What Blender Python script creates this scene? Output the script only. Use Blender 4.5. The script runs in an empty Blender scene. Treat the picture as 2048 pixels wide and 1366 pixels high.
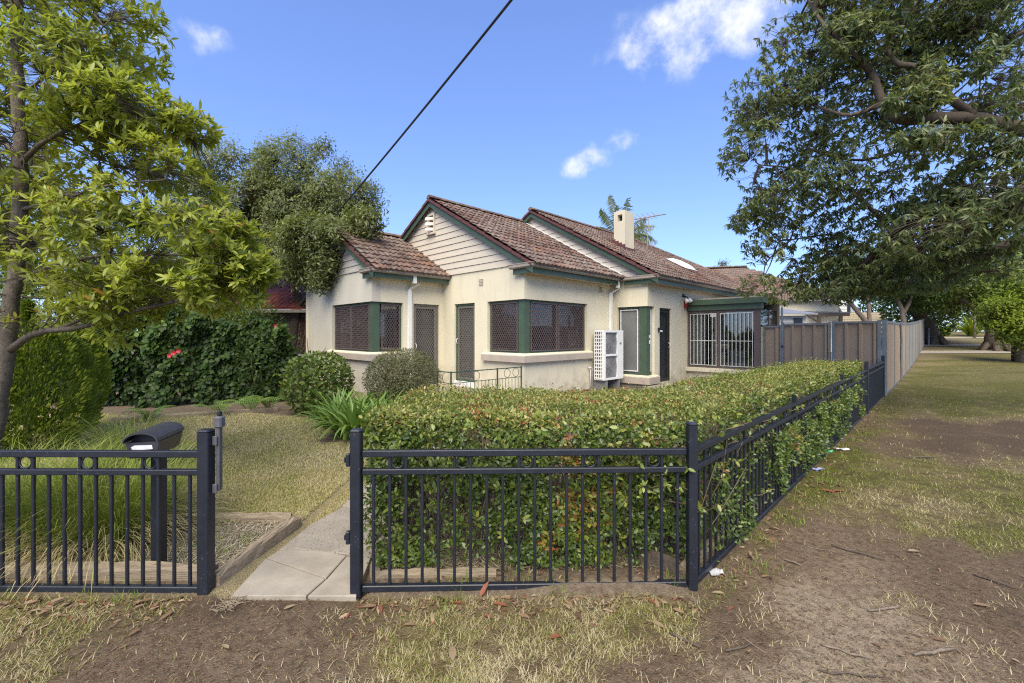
import bpy, math, random
import numpy as np
from mathutils import Matrix, Vector, noise as mnoise

random.seed(7)
RNG = np.random.default_rng(11)
S = bpy.context.scene
COL = S.collection
R = math.radians

# ------------------------------------------------------------------ camera, sky, sun, exposure
F, HX, HY, CH = 868.0, 1024.0, 667.0, 1.55          # focal length in photo pixels, principal column, horizon row, eye height
cd = bpy.data.cameras.new('camera')
cam = bpy.data.objects.new('camera', cd)
COL.objects.link(cam)
cam.location = (0, 0, CH)
cam.rotation_euler = (R(90), 0, 0)
cd.sensor_width = 36
cd.lens = F / 2048 * 36
cd.shift_y = -(683 - HY) / 2048
cd.clip_start, cd.clip_end = .05, 2000
S.camera = cam

SUN_EL, SUN_AZ = 50.0, 189.0                        # azimuth clockwise from +Y: the sun stands behind the camera, a little to the left
w = bpy.data.worlds.new('World')
S.world = w
w.use_nodes = True
SKY_STRENGTH = .074
sun = bpy.data.lights.new('sun', 'SUN')
sun.energy = 1.5
sun.angle = R(55)
sun.color = (1, .90, .70)
so = bpy.data.objects.new('sun', sun)
COL.objects.link(so)
_d = Vector((math.sin(R(SUN_AZ)) * math.cos(R(SUN_EL)), math.cos(R(SUN_AZ)) * math.cos(R(SUN_EL)), math.sin(R(SUN_EL))))
so.rotation_euler = _d.to_track_quat('Z', 'Y').to_euler()
so.location = _d * 40
S.view_settings.view_transform = 'Standard'
S.view_settings.look = 'None'
S.view_settings.gamma = 1
S.view_settings.use_curve_mapping = False
S.view_settings.exposure = 2.3
S.render.engine = 'CYCLES'
S.cycles.use_denoising = False
S.cycles.filter_width = 1.2
S.cycles.use_adaptive_sampling = False
S.cycles.max_bounces = 8
S.cycles.transparent_max_bounces = 12
S.cycles.caustics_reflective = False
S.cycles.caustics_refractive = False


def pix_dir(px, py):
    v = Vector(((px - HX) / F, 1, -(py - HY) / F))
    return v.normalized()


def build_sky():
    nt = w.node_tree
    N = nt.nodes
    N.clear()
    L = nt.links.new
    out = N.new('ShaderNodeOutputWorld')
    bg = N.new('ShaderNodeBackground')
    bg.inputs['Strength'].default_value = SKY_STRENGTH
    sky = N.new('ShaderNodeTexSky')
    sky.sky_type = 'NISHITA'
    sky.sun_disc = False
    sky.sun_elevation = R(SUN_EL)
    sky.sun_rotation = R(SUN_AZ)
    sky.altitude = 20
    sky.air_density = 1.0
    sky.dust_density = .15
    sky.ozone_density = 2.2
    hs = N.new('ShaderNodeHueSaturation')
    hs.inputs['Saturation'].default_value = 1.0
    hs.inputs['Hue'].default_value = .503
    hs.inputs['Value'].default_value = 1.0
    tint = N.new('ShaderNodeMix')
    tint.data_type = 'RGBA'
    tint.blend_type = 'MULTIPLY'
    tint.inputs[0].default_value = 1
    tint.inputs[7].default_value = (.63, .79, 1.16, 1)
    gm = N.new('ShaderNodeGamma')
    gm.inputs['Gamma'].default_value = .72
    L(sky.outputs[0], gm.inputs['Color'])
    L(gm.outputs[0], tint.inputs[6])
    L(tint.outputs[2], hs.inputs['Color'])
    geo = N.new('ShaderNodeNewGeometry')       # Incoming = minus the view direction; a world direction
    tc = N.new('ShaderNodeTexCoord')
    nz = N.new('ShaderNodeTexNoise')
    nz.inputs['Scale'].default_value = 13
    nz.inputs['Detail'].default_value = 9
    nz.inputs['Roughness'].default_value = .62
    L(tc.outputs['Generated'], nz.inputs['Vector'])
    total = None
    #        px    py   along  across  angle  strength
    for px, py, sa, sb, ang, st in ((372, 72, .10, .036, 22, .95), (1400, 62, .22, .085, 6, 1.5), (1475, 40, .13, .09, 0, 1.35), (1265, 70, .07, .035, -30, .6),
                                    (1200, 308, .12, .042, 22, 1.35), (650, 235, .05, .05, 60, .28), (1265, 140, .025, .016, 0, .4),
                                    (1100, 348, .04, .012, 10, .3), (-900, 150, .4, .2, 10, 1.1), (3000, 200, .5, .25, 0, 1.1)):
        d = pix_dir(px, py)
        right = d.cross(Vector((0, 0, 1))).normalized()
        up = right.cross(d)
        c, s = math.cos(R(ang)), math.sin(R(ang))
        a1, a2 = right * c + up * s, up * c - right * s
        terms = []
        for ax, sz in ((a1, sa), (a2, sb)):
            dt = N.new('ShaderNodeVectorMath')
            dt.operation = 'DOT_PRODUCT'
            L(tc.outputs['Generated'], dt.inputs[0])
            dt.inputs[1].default_value = ax / sz
            m = N.new('ShaderNodeMath')
            m.operation = 'MULTIPLY'
            L(dt.outputs['Value'], m.inputs[0])
            L(dt.outputs['Value'], m.inputs[1])
            terms.append(m)
        add = N.new('ShaderNodeMath')
        add.operation = 'ADD'
        L(terms[0].outputs[0], add.inputs[0])
        L(terms[1].outputs[0], add.inputs[1])
        mr = N.new('ShaderNodeMapRange')
        mr.interpolation_type = 'SMOOTHSTEP'
        mr.inputs['From Min'].default_value = 1.0
        mr.inputs['From Max'].default_value = 0
        mr.inputs['To Max'].default_value = st
        L(add.outputs[0], mr.inputs['Value'])
        front = N.new('ShaderNodeVectorMath')
        front.operation = 'DOT_PRODUCT'
        L(tc.outputs['Generated'], front.inputs[0])
        front.inputs[1].default_value = d
        gt = N.new('ShaderNodeMath')
        gt.operation = 'GREATER_THAN'
        gt.inputs[1].default_value = .3
        L(front.outputs['Value'], gt.inputs[0])
        mu = N.new('ShaderNodeMath')
        mu.operation = 'MULTIPLY'
        L(mr.outputs[0], mu.inputs[0])
        L(gt.outputs[0], mu.inputs[1])
        if total is None:
            total = mu
        else:
            mx = N.new('ShaderNodeMath')
            mx.operation = 'MAXIMUM'
            L(total.outputs[0], mx.inputs[0])
            L(mu.outputs[0], mx.inputs[1])
            total = mx
    # ragged clouds: noise lifted by the mask, faded out with it
    a = N.new('ShaderNodeMath')
    a.operation = 'MULTIPLY_ADD'
    a.inputs[1].default_value = .42
    L(total.outputs[0], a.inputs[0])
    amp = N.new('ShaderNodeMath')
    amp.operation = 'MULTIPLY_ADD'
    amp.inputs[1].default_value = 2.6
    amp.inputs[2].default_value = -.8
    L(nz.outputs['Fac'], amp.inputs[0])
    L(amp.outputs[0], a.inputs[2])
    r1 = N.new('ShaderNodeMapRange')
    r1.interpolation_type = 'SMOOTHSTEP'
    r1.inputs['From Min'].default_value = .62
    r1.inputs['From Max'].default_value = 1.72
    L(a.outputs[0], r1.inputs['Value'])
    pw = N.new('ShaderNodeMath')
    pw.operation = 'POWER'
    pw.use_clamp = True
    pw.inputs[1].default_value = .8
    L(total.outputs[0], pw.inputs[0])
    mr = N.new('ShaderNodeMath')
    mr.operation = 'MULTIPLY'
    L(r1.outputs[0], mr.inputs[0])
    L(pw.outputs[0], mr.inputs[1])
    mix = N.new('ShaderNodeMix')
    mix.data_type = 'RGBA'
    L(mr.outputs[0], mix.inputs['Factor'])
    L(hs.outputs[0], mix.inputs[6])
    mix.inputs[7].default_value = (3.1, 3.15, 3.3, 1)
    L(mix.outputs[2], bg.inputs['Color'])
    L(bg.outputs[0], out.inputs[0])


build_sky()

# ------------------------------------------------------------------ helpers
WM = {}                                             # object -> world matrix
Q = math.sqrt(.5)
ROT45 = Matrix.Rotation(R(45), 4, 'Z')


def W(px, py, Y):
    return Vector(((px - HX) / F * Y, Y, CH - (py - HY) / F * Y))


def G(px, py):
    Y = CH * F / (py - HY)
    return Vector(((px - HX) / F * Y, Y, 0))


def UV(u, v, z=0.0):                                # the house's own directions, 45 degrees to the view
    return Vector(((u - v) * Q, (u + v) * Q, z))


def zg(Y):                                          # the street rises slowly beyond the house
    t = np.clip((np.asarray(Y, float) - 13) / 30, 0, 1)
    return 1.75 * t ** 1.6


def tag(o, label=None, cat=None, group=None, kind=None):
    if label: o['label'] = label
    if cat: o['category'] = cat
    if group: o['group'] = group
    if kind: o['kind'] = kind
    return o


def empty(name, loc, rz=0, label=None, cat=None, group=None, parent=None, kind=None):
    o = bpy.data.objects.new(name, None)
    COL.objects.link(o)
    M = Matrix.Translation(loc) @ Matrix.Rotation(rz, 4, 'Z')
    WM[o] = M
    if parent:
        o.parent = parent
        o.matrix_local = WM[parent].inverted() @ M
    else:
        o.matrix_local = M
    o.empty_display_size = .2
    return tag(o, label, cat, group, kind)


def inst(mesh, name, parent, M):
    o = bpy.data.objects.new(name, mesh)
    COL.objects.link(o)
    WM[o] = M
    if parent:
        o.parent = parent
        o.matrix_local = WM[parent].inverted() @ M
    else:
        o.matrix_local = M
    return o


def np_mesh(name, V, F_, mat, smooth=False, attrs=None):
    """V (n,3), F_ list of (m,k) arrays of equal-k faces"""
    me = bpy.data.meshes.new(name)
    V = np.asarray(V, np.float32)
    if not isinstance(F_, (list, tuple)): F_ = [F_]
    F_ = [np.asarray(f, np.int32) for f in F_ if len(f)]
    me.vertices.add(len(V))
    me.vertices.foreach_set('co', V.ravel())
    nl = sum(f.size for f in F_)
    npo = sum(len(f) for f in F_)
    me.loops.add(nl)
    me.loops.foreach_set('vertex_index', np.concatenate([f.ravel() for f in F_]))
    me.polygons.add(npo)
    tot = np.concatenate([np.full(len(f), f.shape[1], np.int32) for f in F_])
    me.polygons.foreach_set('loop_start', np.concatenate([[0], np.cumsum(tot)[:-1]]).astype(np.int32))
    if smooth: me.polygons.foreach_set('use_smooth', np.ones(npo, bool))
    for k, a in (attrs or {}).items():
        at = me.attributes.new(k, 'FLOAT', 'POINT')
        at.data.foreach_set('value', np.asarray(a, np.float32))
    me.update(calc_edges=True)
    me.validate()
    if mat: me.materials.append(mat)
    return me


class MB:
    """collects boxes, prisms, tubes in world (or house u,v) coordinates; build() links them as one mesh object"""
    def __init__(s, uv=False):
        s.v, s.f, s.uv = [], [], uv

    def add(s, vs, fs):
        b = len(s.v)
        for p in vs:
            p = Vector(p)
            s.v.append(UV(*p) if s.uv else p)
        s.f += [tuple(i + b for i in f) for f in fs]
        return s

    def box(s, a, b, M=None, taper=None):
        (x0, y0, z0), (x1, y1, z1) = a, b
        vs = [(x0, y0, z0), (x1, y0, z0), (x1, y1, z0), (x0, y1, z0), (x0, y0, z1), (x1, y0, z1), (x1, y1, z1), (x0, y1, z1)]
        if M: vs = [M @ Vector(p) for p in vs]
        return s.add(vs, [(0, 3, 2, 1), (4, 5, 6, 7), (0, 1, 5, 4), (1, 2, 6, 5), (2, 3, 7, 6), (3, 0, 4, 7)])

    def bbox(s, a, b, c=.01):
        """box with chamfered vertical and horizontal edges"""
        (x0, y0, z0), (x1, y1, z1) = a, b
        vs, fs = [], []
        for z, i in ((z0, c), (z0 + c, 0), (z1 - c, 0), (z1, c)):
            for x, y in ((x0 + c + i, y0 + i), (x1 - c - i, y0 + i), (x1 - i, y0 + c + i), (x1 - i, y1 - c - i), (x1 - c - i, y1 - i), (x0 + c + i, y1 - i), (x0 + i, y1 - c - i), (x0 + i, y0 + c + i)):
                vs.append((x, y, z))
        fs.append(tuple(range(7, -1, -1)))
        fs.append(tuple(range(24, 32)))
        for k in range(3):
            for j in range(8):
                fs.append((k * 8 + j, k * 8 + (j + 1) % 8, k * 8 + 8 + (j + 1) % 8, k * 8 + 8 + j))
        return s.add(vs, fs)

    def prism(s, poly, d):
        """poly: list of 3-D points; d: extrusion vector"""
        n = len(poly)
        d = Vector(d)
        vs = [Vector(p) for p in poly] + [Vector(p) + d for p in poly]
        fs = [tuple(range(n - 1, -1, -1)), tuple(range(n, 2 * n))] + [(i, (i + 1) % n, n + (i + 1) % n, n + i) for i in range(n)]
        return s.add(vs, fs)

    def tube(s, pts, r, n=6, cap=True):
        pts = [Vector(p) for p in pts]
        rs = r if isinstance(r, (list, tuple)) else [r] * len(pts)
        vs, fs = [], []
        side = None
        for i, p in enumerate(pts):
            t = (pts[min(i + 1, len(pts) - 1)] - pts[max(i - 1, 0)])
            t = t.normalized() if t.length > 1e-9 else Vector((0, 0, 1))
            if side is None:
                side = t.orthogonal().normalized()
            side = (side - t * side.dot(t))
            side = side.normalized() if side.length > 1e-6 else t.orthogonal().normalized()
            bi = t.cross(side)
            for k in range(n):
                a = 2 * math.pi * k / n
                vs.append(p + (side * math.cos(a) + bi * math.sin(a)) * rs[i])
        for i in range(len(pts) - 1):
            for k in range(n):
                fs.append((i * n + k, i * n + (k + 1) % n, (i + 1) * n + (k + 1) % n, (i + 1) * n + k))
        if cap:
            fs.append(tuple(range(n - 1, -1, -1)))
            fs.append(tuple(range((len(pts) - 1) * n, len(pts) * n)))
        return s.add(vs, fs)

    def ring(s, c, ax, R_, r, n=18, m=6):
        c, ax = Vector(c), Vector(ax).normalized()
        a = ax.orthogonal().normalized()
        b = ax.cross(a)
        vs, fs = [], []
        for i in range(n):
            t = 2 * math.pi * i / n
            d = a * math.cos(t) + b * math.sin(t)
            for k in range(m):
                p = 2 * math.pi * k / m
                vs.append(c + d * (R_ + r * math.cos(p)) + ax * r * math.sin(p))
        for i in range(n):
            for k in range(m):
                fs.append((i * m + k, i * m + (k + 1) % m, (i + 1) % n * m + (k + 1) % m, (i + 1) % n * m + k))
        return s.add(vs, fs)

    def build(s, name, mat, parent=None, smooth=False, at=None, shade=None):
        """at: world point used as the object's own origin when it has no parent"""
        M = WM[parent] if parent else Matrix.Translation(at if at is not None else (0, 0, 0))
        Mi = M.inverted()
        me = bpy.data.meshes.new(name)
        me.from_pydata([Mi @ p for p in s.v], [], s.f)
        me.update()
        if shade is not None:
            a = me.attributes.new('shade', 'FLOAT', 'POINT')
            a.data.foreach_set('value', np.full(len(s.v), shade, np.float32))
        if smooth: me.polygons.foreach_set('use_smooth', [True] * len(me.polygons))
        if mat: me.materials.append(mat)
        o = bpy.data.objects.new(name, me)
        COL.objects.link(o)
        WM[o] = M.copy()
        if parent:
            o.parent = parent
        else:
            o.matrix_local = M
        return o


def np_build(name, V, F_, mat, parent=None, smooth=False, attrs=None, at=(0, 0, 0)):
    M = WM[parent] if parent else Matrix.Translation(at)
    Mi = np.array(M.inverted())
    V = np.asarray(V, float)
    V = V @ Mi[:3, :3].T + Mi[:3, 3]
    me = np_mesh(name, V, F_, mat, smooth, attrs)
    o = bpy.data.objects.new(name, me)
    COL.objects.link(o)
    WM[o] = M.copy()
    if parent: o.parent = parent
    else: o.matrix_local = M
    return o


# ------------------------------------------------------------------ materials
MATS = {}


def newmat(name):
    m = bpy.data.materials.new(name)
    m.use_nodes = True
    nt = m.node_tree
    nt.nodes.clear()
    out = nt.nodes.new('ShaderNodeOutputMaterial')
    p = nt.nodes.new('ShaderNodeBsdfPrincipled')
    nt.links.new(p.outputs[0], out.inputs[0])
    MATS[name] = m
    return m, nt, p, out


def ramp(nt, stops):
    r = nt.nodes.new('ShaderNodeValToRGB')
    e = r.color_ramp.elements
    while len(e) < len(stops): e.new(.5)
    for i, (pos, c) in enumerate(stops):
        e[i].position = pos
        e[i].color = (*c, 1)
    return r


def pos_node(nt, scale=(1, 1, 1), rot=(0, 0, 0)):
    g = nt.nodes.new('ShaderNodeNewGeometry')
    mp = nt.nodes.new('ShaderNodeMapping')
    mp.inputs['Scale'].default_value = scale
    mp.inputs['Rotation'].default_value = rot
    nt.links.new(g.outputs['Position'], mp.inputs['Vector'])
    return mp.outputs[0]


def noise_node(nt, vec, scale, detail=5, rough=.55):
    n = nt.nodes.new('ShaderNodeTexNoise')
    n.inputs['Scale'].default_value = scale
    n.inputs['Detail'].default_value = detail
    n.inputs['Roughness'].default_value = rough
    nt.links.new(vec, n.inputs['Vector'])
    return n.outputs['Fac']


def mixc(nt, fac, a, b, mode='MIX'):
    m = nt.nodes.new('ShaderNodeMix')
    m.data_type = 'RGBA'
    m.blend_type = mode
    for s, i in ((fac, 0), (a, 6), (b, 7)):
        if hasattr(s, 'is_linked'): nt.links.new(s, m.inputs[i])
        elif isinstance(s, (int, float)): m.inputs[i].default_value = s
        else: m.inputs[i].default_value = (*s, 1)
    return m.outputs[2]


def maprange(nt, v, a, b, c=0, d=1):
    m = nt.nodes.new('ShaderNodeMapRange')
    m.inputs[1].default_value, m.inputs[2].default_value, m.inputs[3].default_value, m.inputs[4].default_value = a, b, c, d
    nt.links.new(v, m.inputs[0])
    return m.outputs[0]


def bump(nt, p, h, strength=.3, dist=.02):
    b = nt.nodes.new('ShaderNodeBump')
    b.inputs['Strength'].default_value = strength
    b.inputs['Distance'].default_value = dist
    nt.links.new(h, b.inputs['Height'])
    nt.links.new(b.outputs[0], p.inputs['Normal'])


def plain(name, c1, c2=None, scale=6, rough=.6, metal=0, bs=.15, bscale=40, stretch=(1, 1, 1), spec=.5, lo=.35, hi=.65):
    m, nt, p, out = newmat(name)
    p.inputs['Roughness'].default_value = rough
    p.inputs['Metallic'].default_value = metal
    p.inputs['Specular IOR Level'].default_value = spec
    v = pos_node(nt, stretch)
    f = noise_node(nt, v, scale, 6, .6)
    c2 = c2 or tuple(x * .8 for x in c1)
    r = ramp(nt, [(lo, c1), (hi, c2)])
    nt.links.new(f, r.inputs[0])
    nt.links.new(r.outputs[0], p.inputs['Base Color'])
    if bs: bump(nt, p, noise_node(nt, v, bscale, 4), bs, .01)
    return m


def leafmat(name, stops, trans=.3, rough=.42, spec=.45, tcol=None, patch=None):
    m, nt, p, out = newmat(name)
    a = nt.nodes.new('ShaderNodeAttribute')
    a.attribute_name = 'shade'
    r = ramp(nt, stops)
    nt.links.new(a.outputs['Fac'], r.inputs[0])
    col = r.outputs[0]
    v = pos_node(nt)
    col = mixc(nt, maprange(nt, noise_node(nt, v, 2.2, 3), .3, .7, .0, .5), col, (.72, .85, .6), 'MULTIPLY')
    nt.links.new(col, p.inputs['Base Color'])
    p.inputs['Roughness'].default_value = rough
    p.inputs['Specular IOR Level'].default_value = spec
    t = nt.nodes.new('ShaderNodeBsdfTranslucent')
    tc = mixc(nt, .5, col, tcol or (.35, .42, .03), 'MIX')
    nt.links.new(tc, t.inputs['Color'])
    mx = nt.nodes.new('ShaderNodeMixShader')
    mx.inputs[0].default_value = trans
    nt.links.new(p.outputs[0], mx.inputs[1])
    nt.links.new(t.outputs[0], mx.inputs[2])
    nt.links.new(mx.outputs[0], out.inputs[0])
    return m


def stucco(name, c1, c2, grime=(.30, .27, .22), z0=.0, z1=.9):
    m, nt, p, out = newmat(name)
    v = pos_node(nt)
    big = noise_node(nt, v, .9, 6, .65)
    r = ramp(nt, [(.35, c1), (.68, c2)])
    nt.links.new(big, r.inputs[0])
    streak = noise_node(nt, pos_node(nt, (7, 7, .55)), 1.0, 6, .6)
    col = mixc(nt, maprange(nt, streak, .54, .80, 0, .3), r.outputs[0], grime)
    blotch = noise_node(nt, v, 3.1, 8, .7)
    col = mixc(nt, maprange(nt, blotch, .56, .78, 0, .3), col, (.45, .41, .33))
    sx = nt.nodes.new('ShaderNodeSeparateXYZ')
    nt.links.new(v, sx.inputs[0])
    spl = nt.nodes.new('ShaderNodeMath')
    spl.operation = 'MULTIPLY'
    nt.links.new(maprange(nt, sx.outputs['Z'], .75, .05, 0, 1), spl.inputs[0])
    nt.links.new(maprange(nt, blotch, .40, .62, 0, .75), spl.inputs[1])
    col = mixc(nt, spl.outputs[0], col, (.27, .235, .185))
    nt.links.new(col, p.inputs['Base Color'])
    p.inputs['Roughness'].default_value = .85
    p.inputs['Specular IOR Level'].default_value = .2
    n1 = noise_node(nt, v, 38, 5, .65)
    bump(nt, p, n1, .14, .006)
    return m


M_stucco = stucco('cream_stucco', (.64, .585, .44), (.59, .54, .405))
M_stucco_grey = stucco('tree_shaded_stucco', (.52, .485, .40), (.45, .42, .355), (.30, .29, .26))  # cream stucco with the tree's shade on the left wing mixed into its colour
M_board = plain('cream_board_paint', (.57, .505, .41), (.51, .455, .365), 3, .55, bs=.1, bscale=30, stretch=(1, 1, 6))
M_joint = plain('board_joint', (.16, .11, .08), None, 6, .9)
M_green = plain('green_trim_paint', (.046, .076, .048), (.058, .092, .060), 5, .42, bs=.05)
M_gutter = plain('taupe_gutter', (.36, .31, .26), (.29, .25, .21), 3, .45, bs=.04)
M_sillface = plain('taupe_sill_paint', (.40, .34, .28), (.34, .29, .24), 4, .7)
M_white = plain('white_paint', (.72, .72, .70), (.65, .65, .63), 3, .4, bs=.04)
M_screen = plain('brown_screen_metal', (.115, .085, .085), (.09, .068, .068), 9, .45, bs=0)
M_screen2 = plain('bronze_door_metal', (.16, .145, .125), (.13, .118, .10), 9, .45, bs=0)
M_dark = plain('black_metal', (.014, .015, .018), (.02, .021, .025), 9, .4, bs=0)
M_navy = plain('navy_fence_paint', (.010, .012, .019), (.015, .018, .027), 14, .42, bs=.08, bscale=60)


def chip(m, lo=.66, hi=.74, amt=.55):
    nt = m.node_tree
    p = next(n for n in nt.nodes if n.type == 'BSDF_PRINCIPLED')
    src = p.inputs['Base Color'].links[0].from_socket
    v = pos_node(nt)
    a = noise_node(nt, v, 75, 3, .6)
    b = noise_node(nt, v, 4, 3, .6)
    ml = nt.nodes.new('ShaderNodeMath')
    ml.operation = 'MULTIPLY'
    nt.links.new(maprange(nt, a, lo, hi, 0, amt), ml.inputs[0])
    nt.links.new(maprange(nt, b, .45, .65, .1, 1), ml.inputs[1])
    nt.links.new(mixc(nt, ml.outputs[0], src, (.36, .36, .37)), p.inputs['Base Color'])


chip(M_navy)
M_grey_plastic = plain('grey_latch_plastic', (.10, .10, .11), (.07, .07, .08), 14, .5, bs=.05)
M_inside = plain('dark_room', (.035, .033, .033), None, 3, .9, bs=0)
M_blind = plain('pale_blind', (.55, .54, .50), None, 6, .8, bs=0)
M_frosted = plain('frosted_pane', (.16, .165, .165), (.13, .135, .14), 2, .25, bs=0)
M_grey_board = plain('tree_shaded_board', (.45, .42, .37), (.38, .35, .31), 3, .7, stretch=(1, 1, 6))  # cream board paint greyed to carry the tree shade on the left wing's gable


def glassmat(name, tint, fac):
    m, nt, p, out = newmat(name)
    nt.nodes.remove(p)
    g = nt.nodes.new('ShaderNodeBsdfGlossy')
    g.inputs['Roughness'].default_value = .03
    g.inputs['Color'].default_value = (.9, .93, .95, 1)
    t = nt.nodes.new('ShaderNodeBsdfTransparent')
    t.inputs['Color'].default_value = (*tint, 1)
    fr = nt.nodes.new('ShaderNodeFresnel')
    fr.inputs[0].default_value = 1.5
    a = nt.nodes.new('ShaderNodeMath')
    a.operation = 'ADD'
    a.inputs[1].default_value = fac
    nt.links.new(fr.outputs[0], a.inputs[0])
    mx = nt.nodes.new('ShaderNodeMixShader')
    nt.links.new(a.outputs[0], mx.inputs[0])
    nt.links.new(t.outputs[0], mx.inputs[1])
    nt.links.new(g.outputs[0], mx.inputs[2])
    nt.links.new(mx.outputs[0], out.inputs[0])
    return m


M_glass = glassmat('window_glass', (.75, .78, .78), .06)


def tilemat():
    m, nt, p, out = newmat('terracotta_tile')
    a = nt.nodes.new('ShaderNodeAttribute')
    a.attribute_name = 'shade'
    r = ramp(nt, [(0, (.058, .036, .029)), (.3, (.090, .052, .039)), (.6, (.118, .068, .050)), (.85, (.145, .074, .048)), (1, (.175, .085, .045))])
    nt.links.new(a.outputs['Fac'], r.inputs[0])
    v = pos_node(nt)
    n1 = noise_node(nt, v, 9, 8, .7)
    n2 = noise_node(nt, v, 34, 5, .7)
    n3 = noise_node(nt, v, .55, 3, .6)
    s = nt.nodes.new('ShaderNodeMath')
    s.operation = 'MULTIPLY_ADD'
    nt.links.new(n3, s.inputs[0])
    s.inputs[1].default_value = .45
    nt.links.new(n1, s.inputs[2])
    col = mixc(nt, maprange(nt, s.outputs[0], .66, .90, 0, .6), r.outputs[0], (.30, .27, .235))     # lichen
    col = mixc(nt, maprange(nt, n2, .56, .74, 0, .7), col, (.05, .035, .03))
    nt.links.new(col, p.inputs['Base Color'])
    p.inputs['Roughness'].default_value = .85
    p.inputs['Specular IOR Level'].default_value = .25
    bump(nt, p, n2, .35, .01)
    return m


M_tile = tilemat()
M_tile_red = plain('dark_red_verge', (.115, .035, .032), (.07, .03, .028), 9, .75, bs=.3)


def woodmat(name, c1, c2, stretch, dark=(.05, .04, .03)):
    m, nt, p, out = newmat(name)
    v = pos_node(nt, stretch)
    n = noise_node(nt, v, 3, 8, .7)
    r = ramp(nt, [(.32, c1), (.62, c2)])
    nt.links.new(n, r.inputs[0])
    n2 = noise_node(nt, v, 9, 4, .6)
    col = mixc(nt, maprange(nt, n2, .58, .72, 0, .8), r.outputs[0], dark)
    nt.links.new(col, p.inputs['Base Color'])
    p.inputs['Roughness'].default_value = .9
    p.inputs['Specular IOR Level'].default_value = .15
    bump(nt, p, n2, .6, .015)
    return m


M_sleeperY = woodmat('weathered_sleeper_along', (.24, .185, .125), (.38, .305, .21), (22, 1.2, 22))
M_sleeperX = woodmat('weathered_sleeper_across', (.21, .165, .115), (.33, .27, .19), (1.2, 22, 22))
M_bark = woodmat('grey_bark', (.17, .145, .115), (.09, .075, .06), (9, 9, 5), (.035, .03, .025))
M_bark_pale = woodmat('pale_bark', (.24, .20, .155), (.14, .11, .085), (7, 7, 3), (.07, .055, .045))
M_bark_brown = woodmat('brown_bark', (.125, .10, .076), (.08, .064, .05), (8, 8, 4), (.05, .04, .035))
M_twig = plain('brown_twig', (.13, .095, .065), (.22, .17, .12), 20, .9, bs=0)

M_leaf_left = leafmat('olive_green_leaf', [(0, (.14, .175, .028)), (.35, (.30, .335, .05)), (.7, (.45, .47, .07)), (.93, (.36, .35, .06)), (.965, (.42, .32, .05)), (1, (.36, .10, .03))], .50, .36, .5)
M_leaf_right = leafmat('dark_drooping_leaf', [(0, (.065, .090, .040)), (.4, (.135, .168, .068)), (.75, (.21, .235, .078)), (1, (.28, .265, .07))], .42, .36, .5, (.28, .36, .04))
M_leaf_back = leafmat('grey_green_leaf', [(0, (.075, .092, .040)), (.5, (.15, .17, .070)), (1, (.26, .265, .105))], .34, .45, .35)
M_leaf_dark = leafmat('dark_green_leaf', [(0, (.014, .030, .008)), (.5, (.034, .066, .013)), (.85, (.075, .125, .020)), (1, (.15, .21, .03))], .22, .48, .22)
M_leaf_shrub = leafmat('shrub_leaf', [(0, (.05, .08, .018)), (.5, (.125, .175, .03)), (.85, (.23, .27, .04)), (1, (.32, .33, .06))], .28, .4, .45)
M_leaf_hedge = leafmat('hedge_leaf', [(0, (.045, .072, .020)), (.4, (.098, .145, .030)), (.72, (.175, .225, .042)), (.88, (.30, .31, .06)), (.95, (.30, .19, .05)), (1, (.30, .07, .035))], .28, .33, .5)
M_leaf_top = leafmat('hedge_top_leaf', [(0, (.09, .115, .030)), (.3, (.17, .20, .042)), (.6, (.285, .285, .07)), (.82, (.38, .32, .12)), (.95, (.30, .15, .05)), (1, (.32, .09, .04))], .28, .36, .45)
M_leaf_agap = leafmat('strap_leaf', [(0, (.10, .175, .035)), (.5, (.20, .30, .055)), (1, (.34, .43, .10))], .25, .33, .5, (.25, .45, .04))
M_leaf_thuja = leafmat('thuja_spray', [(0, (.05, .09, .012)), (.5, (.125, .185, .018)), (1, (.27, .30, .03))], .22, .6, .25)
M_leaf_grey = leafmat('small_grey_leaf', [(0, (.065, .066, .032)), (.5, (.13, .13, .06)), (1, (.20, .19, .095))], .2, .6, .25)
M_leaf_yellow = leafmat('yellow_green_leaf', [(0, (.07, .11, .012)), (.5, (.17, .23, .02)), (1, (.36, .38, .03))], .35, .5, .3)
M_grass = leafmat('dry_grass', [(0, (.12, .155, .030)), (.3, (.23, .245, .058)), (.55, (.38, .335, .13)), (.8, (.52, .435, .235)), (1, (.62, .53, .35))], .32, .7, .15, (.3, .28, .06))
M_mulch = leafmat('straw_mulch', [(0, (.20, .145, .095)), (.4, (.36, .285, .20)), (.75, (.52, .435, .32)), (1, (.62, .55, .43))], .15, .8, .15, (.3, .25, .15))
M_verge = leafmat('verge_grass', [(0, (.10, .145, .024)), (.3, (.19, .215, .045)), (.55, (.32, .28, .11)), (.8, (.47, .39, .22)), (1, (.60, .51, .35))], .3, .7, .15, (.3, .28, .06))
M_tuft = leafmat('tussock_blade', [(0, (.11, .16, .03)), (.4, (.215, .265, .05)), (.65, (.34, .34, .085)), (.8, (.46, .38, .19)), (1, (.54, .44, .28))], .25, .55, .25)
M_litter = leafmat('fallen_leaf', [(0, (.07, .042, .027)), (.25, (.15, .085, .05)), (.5, (.24, .155, .095)), (.7, (.33, .25, .165)), (.85, (.20, .085, .05)), (.95, (.22, .045, .035)), (1, (.20, .25, .09))], .12, .6, .3, (.3, .2, .08))
M_red = plain('red_petal', (.45, .012, .03), (.32, .01, .025), 9, .5, bs=0)
M_concrete = plain('smooth_concrete', (.33, .292, .235), (.245, .215, .17), 5, .85, bs=.25, bscale=70)


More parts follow.
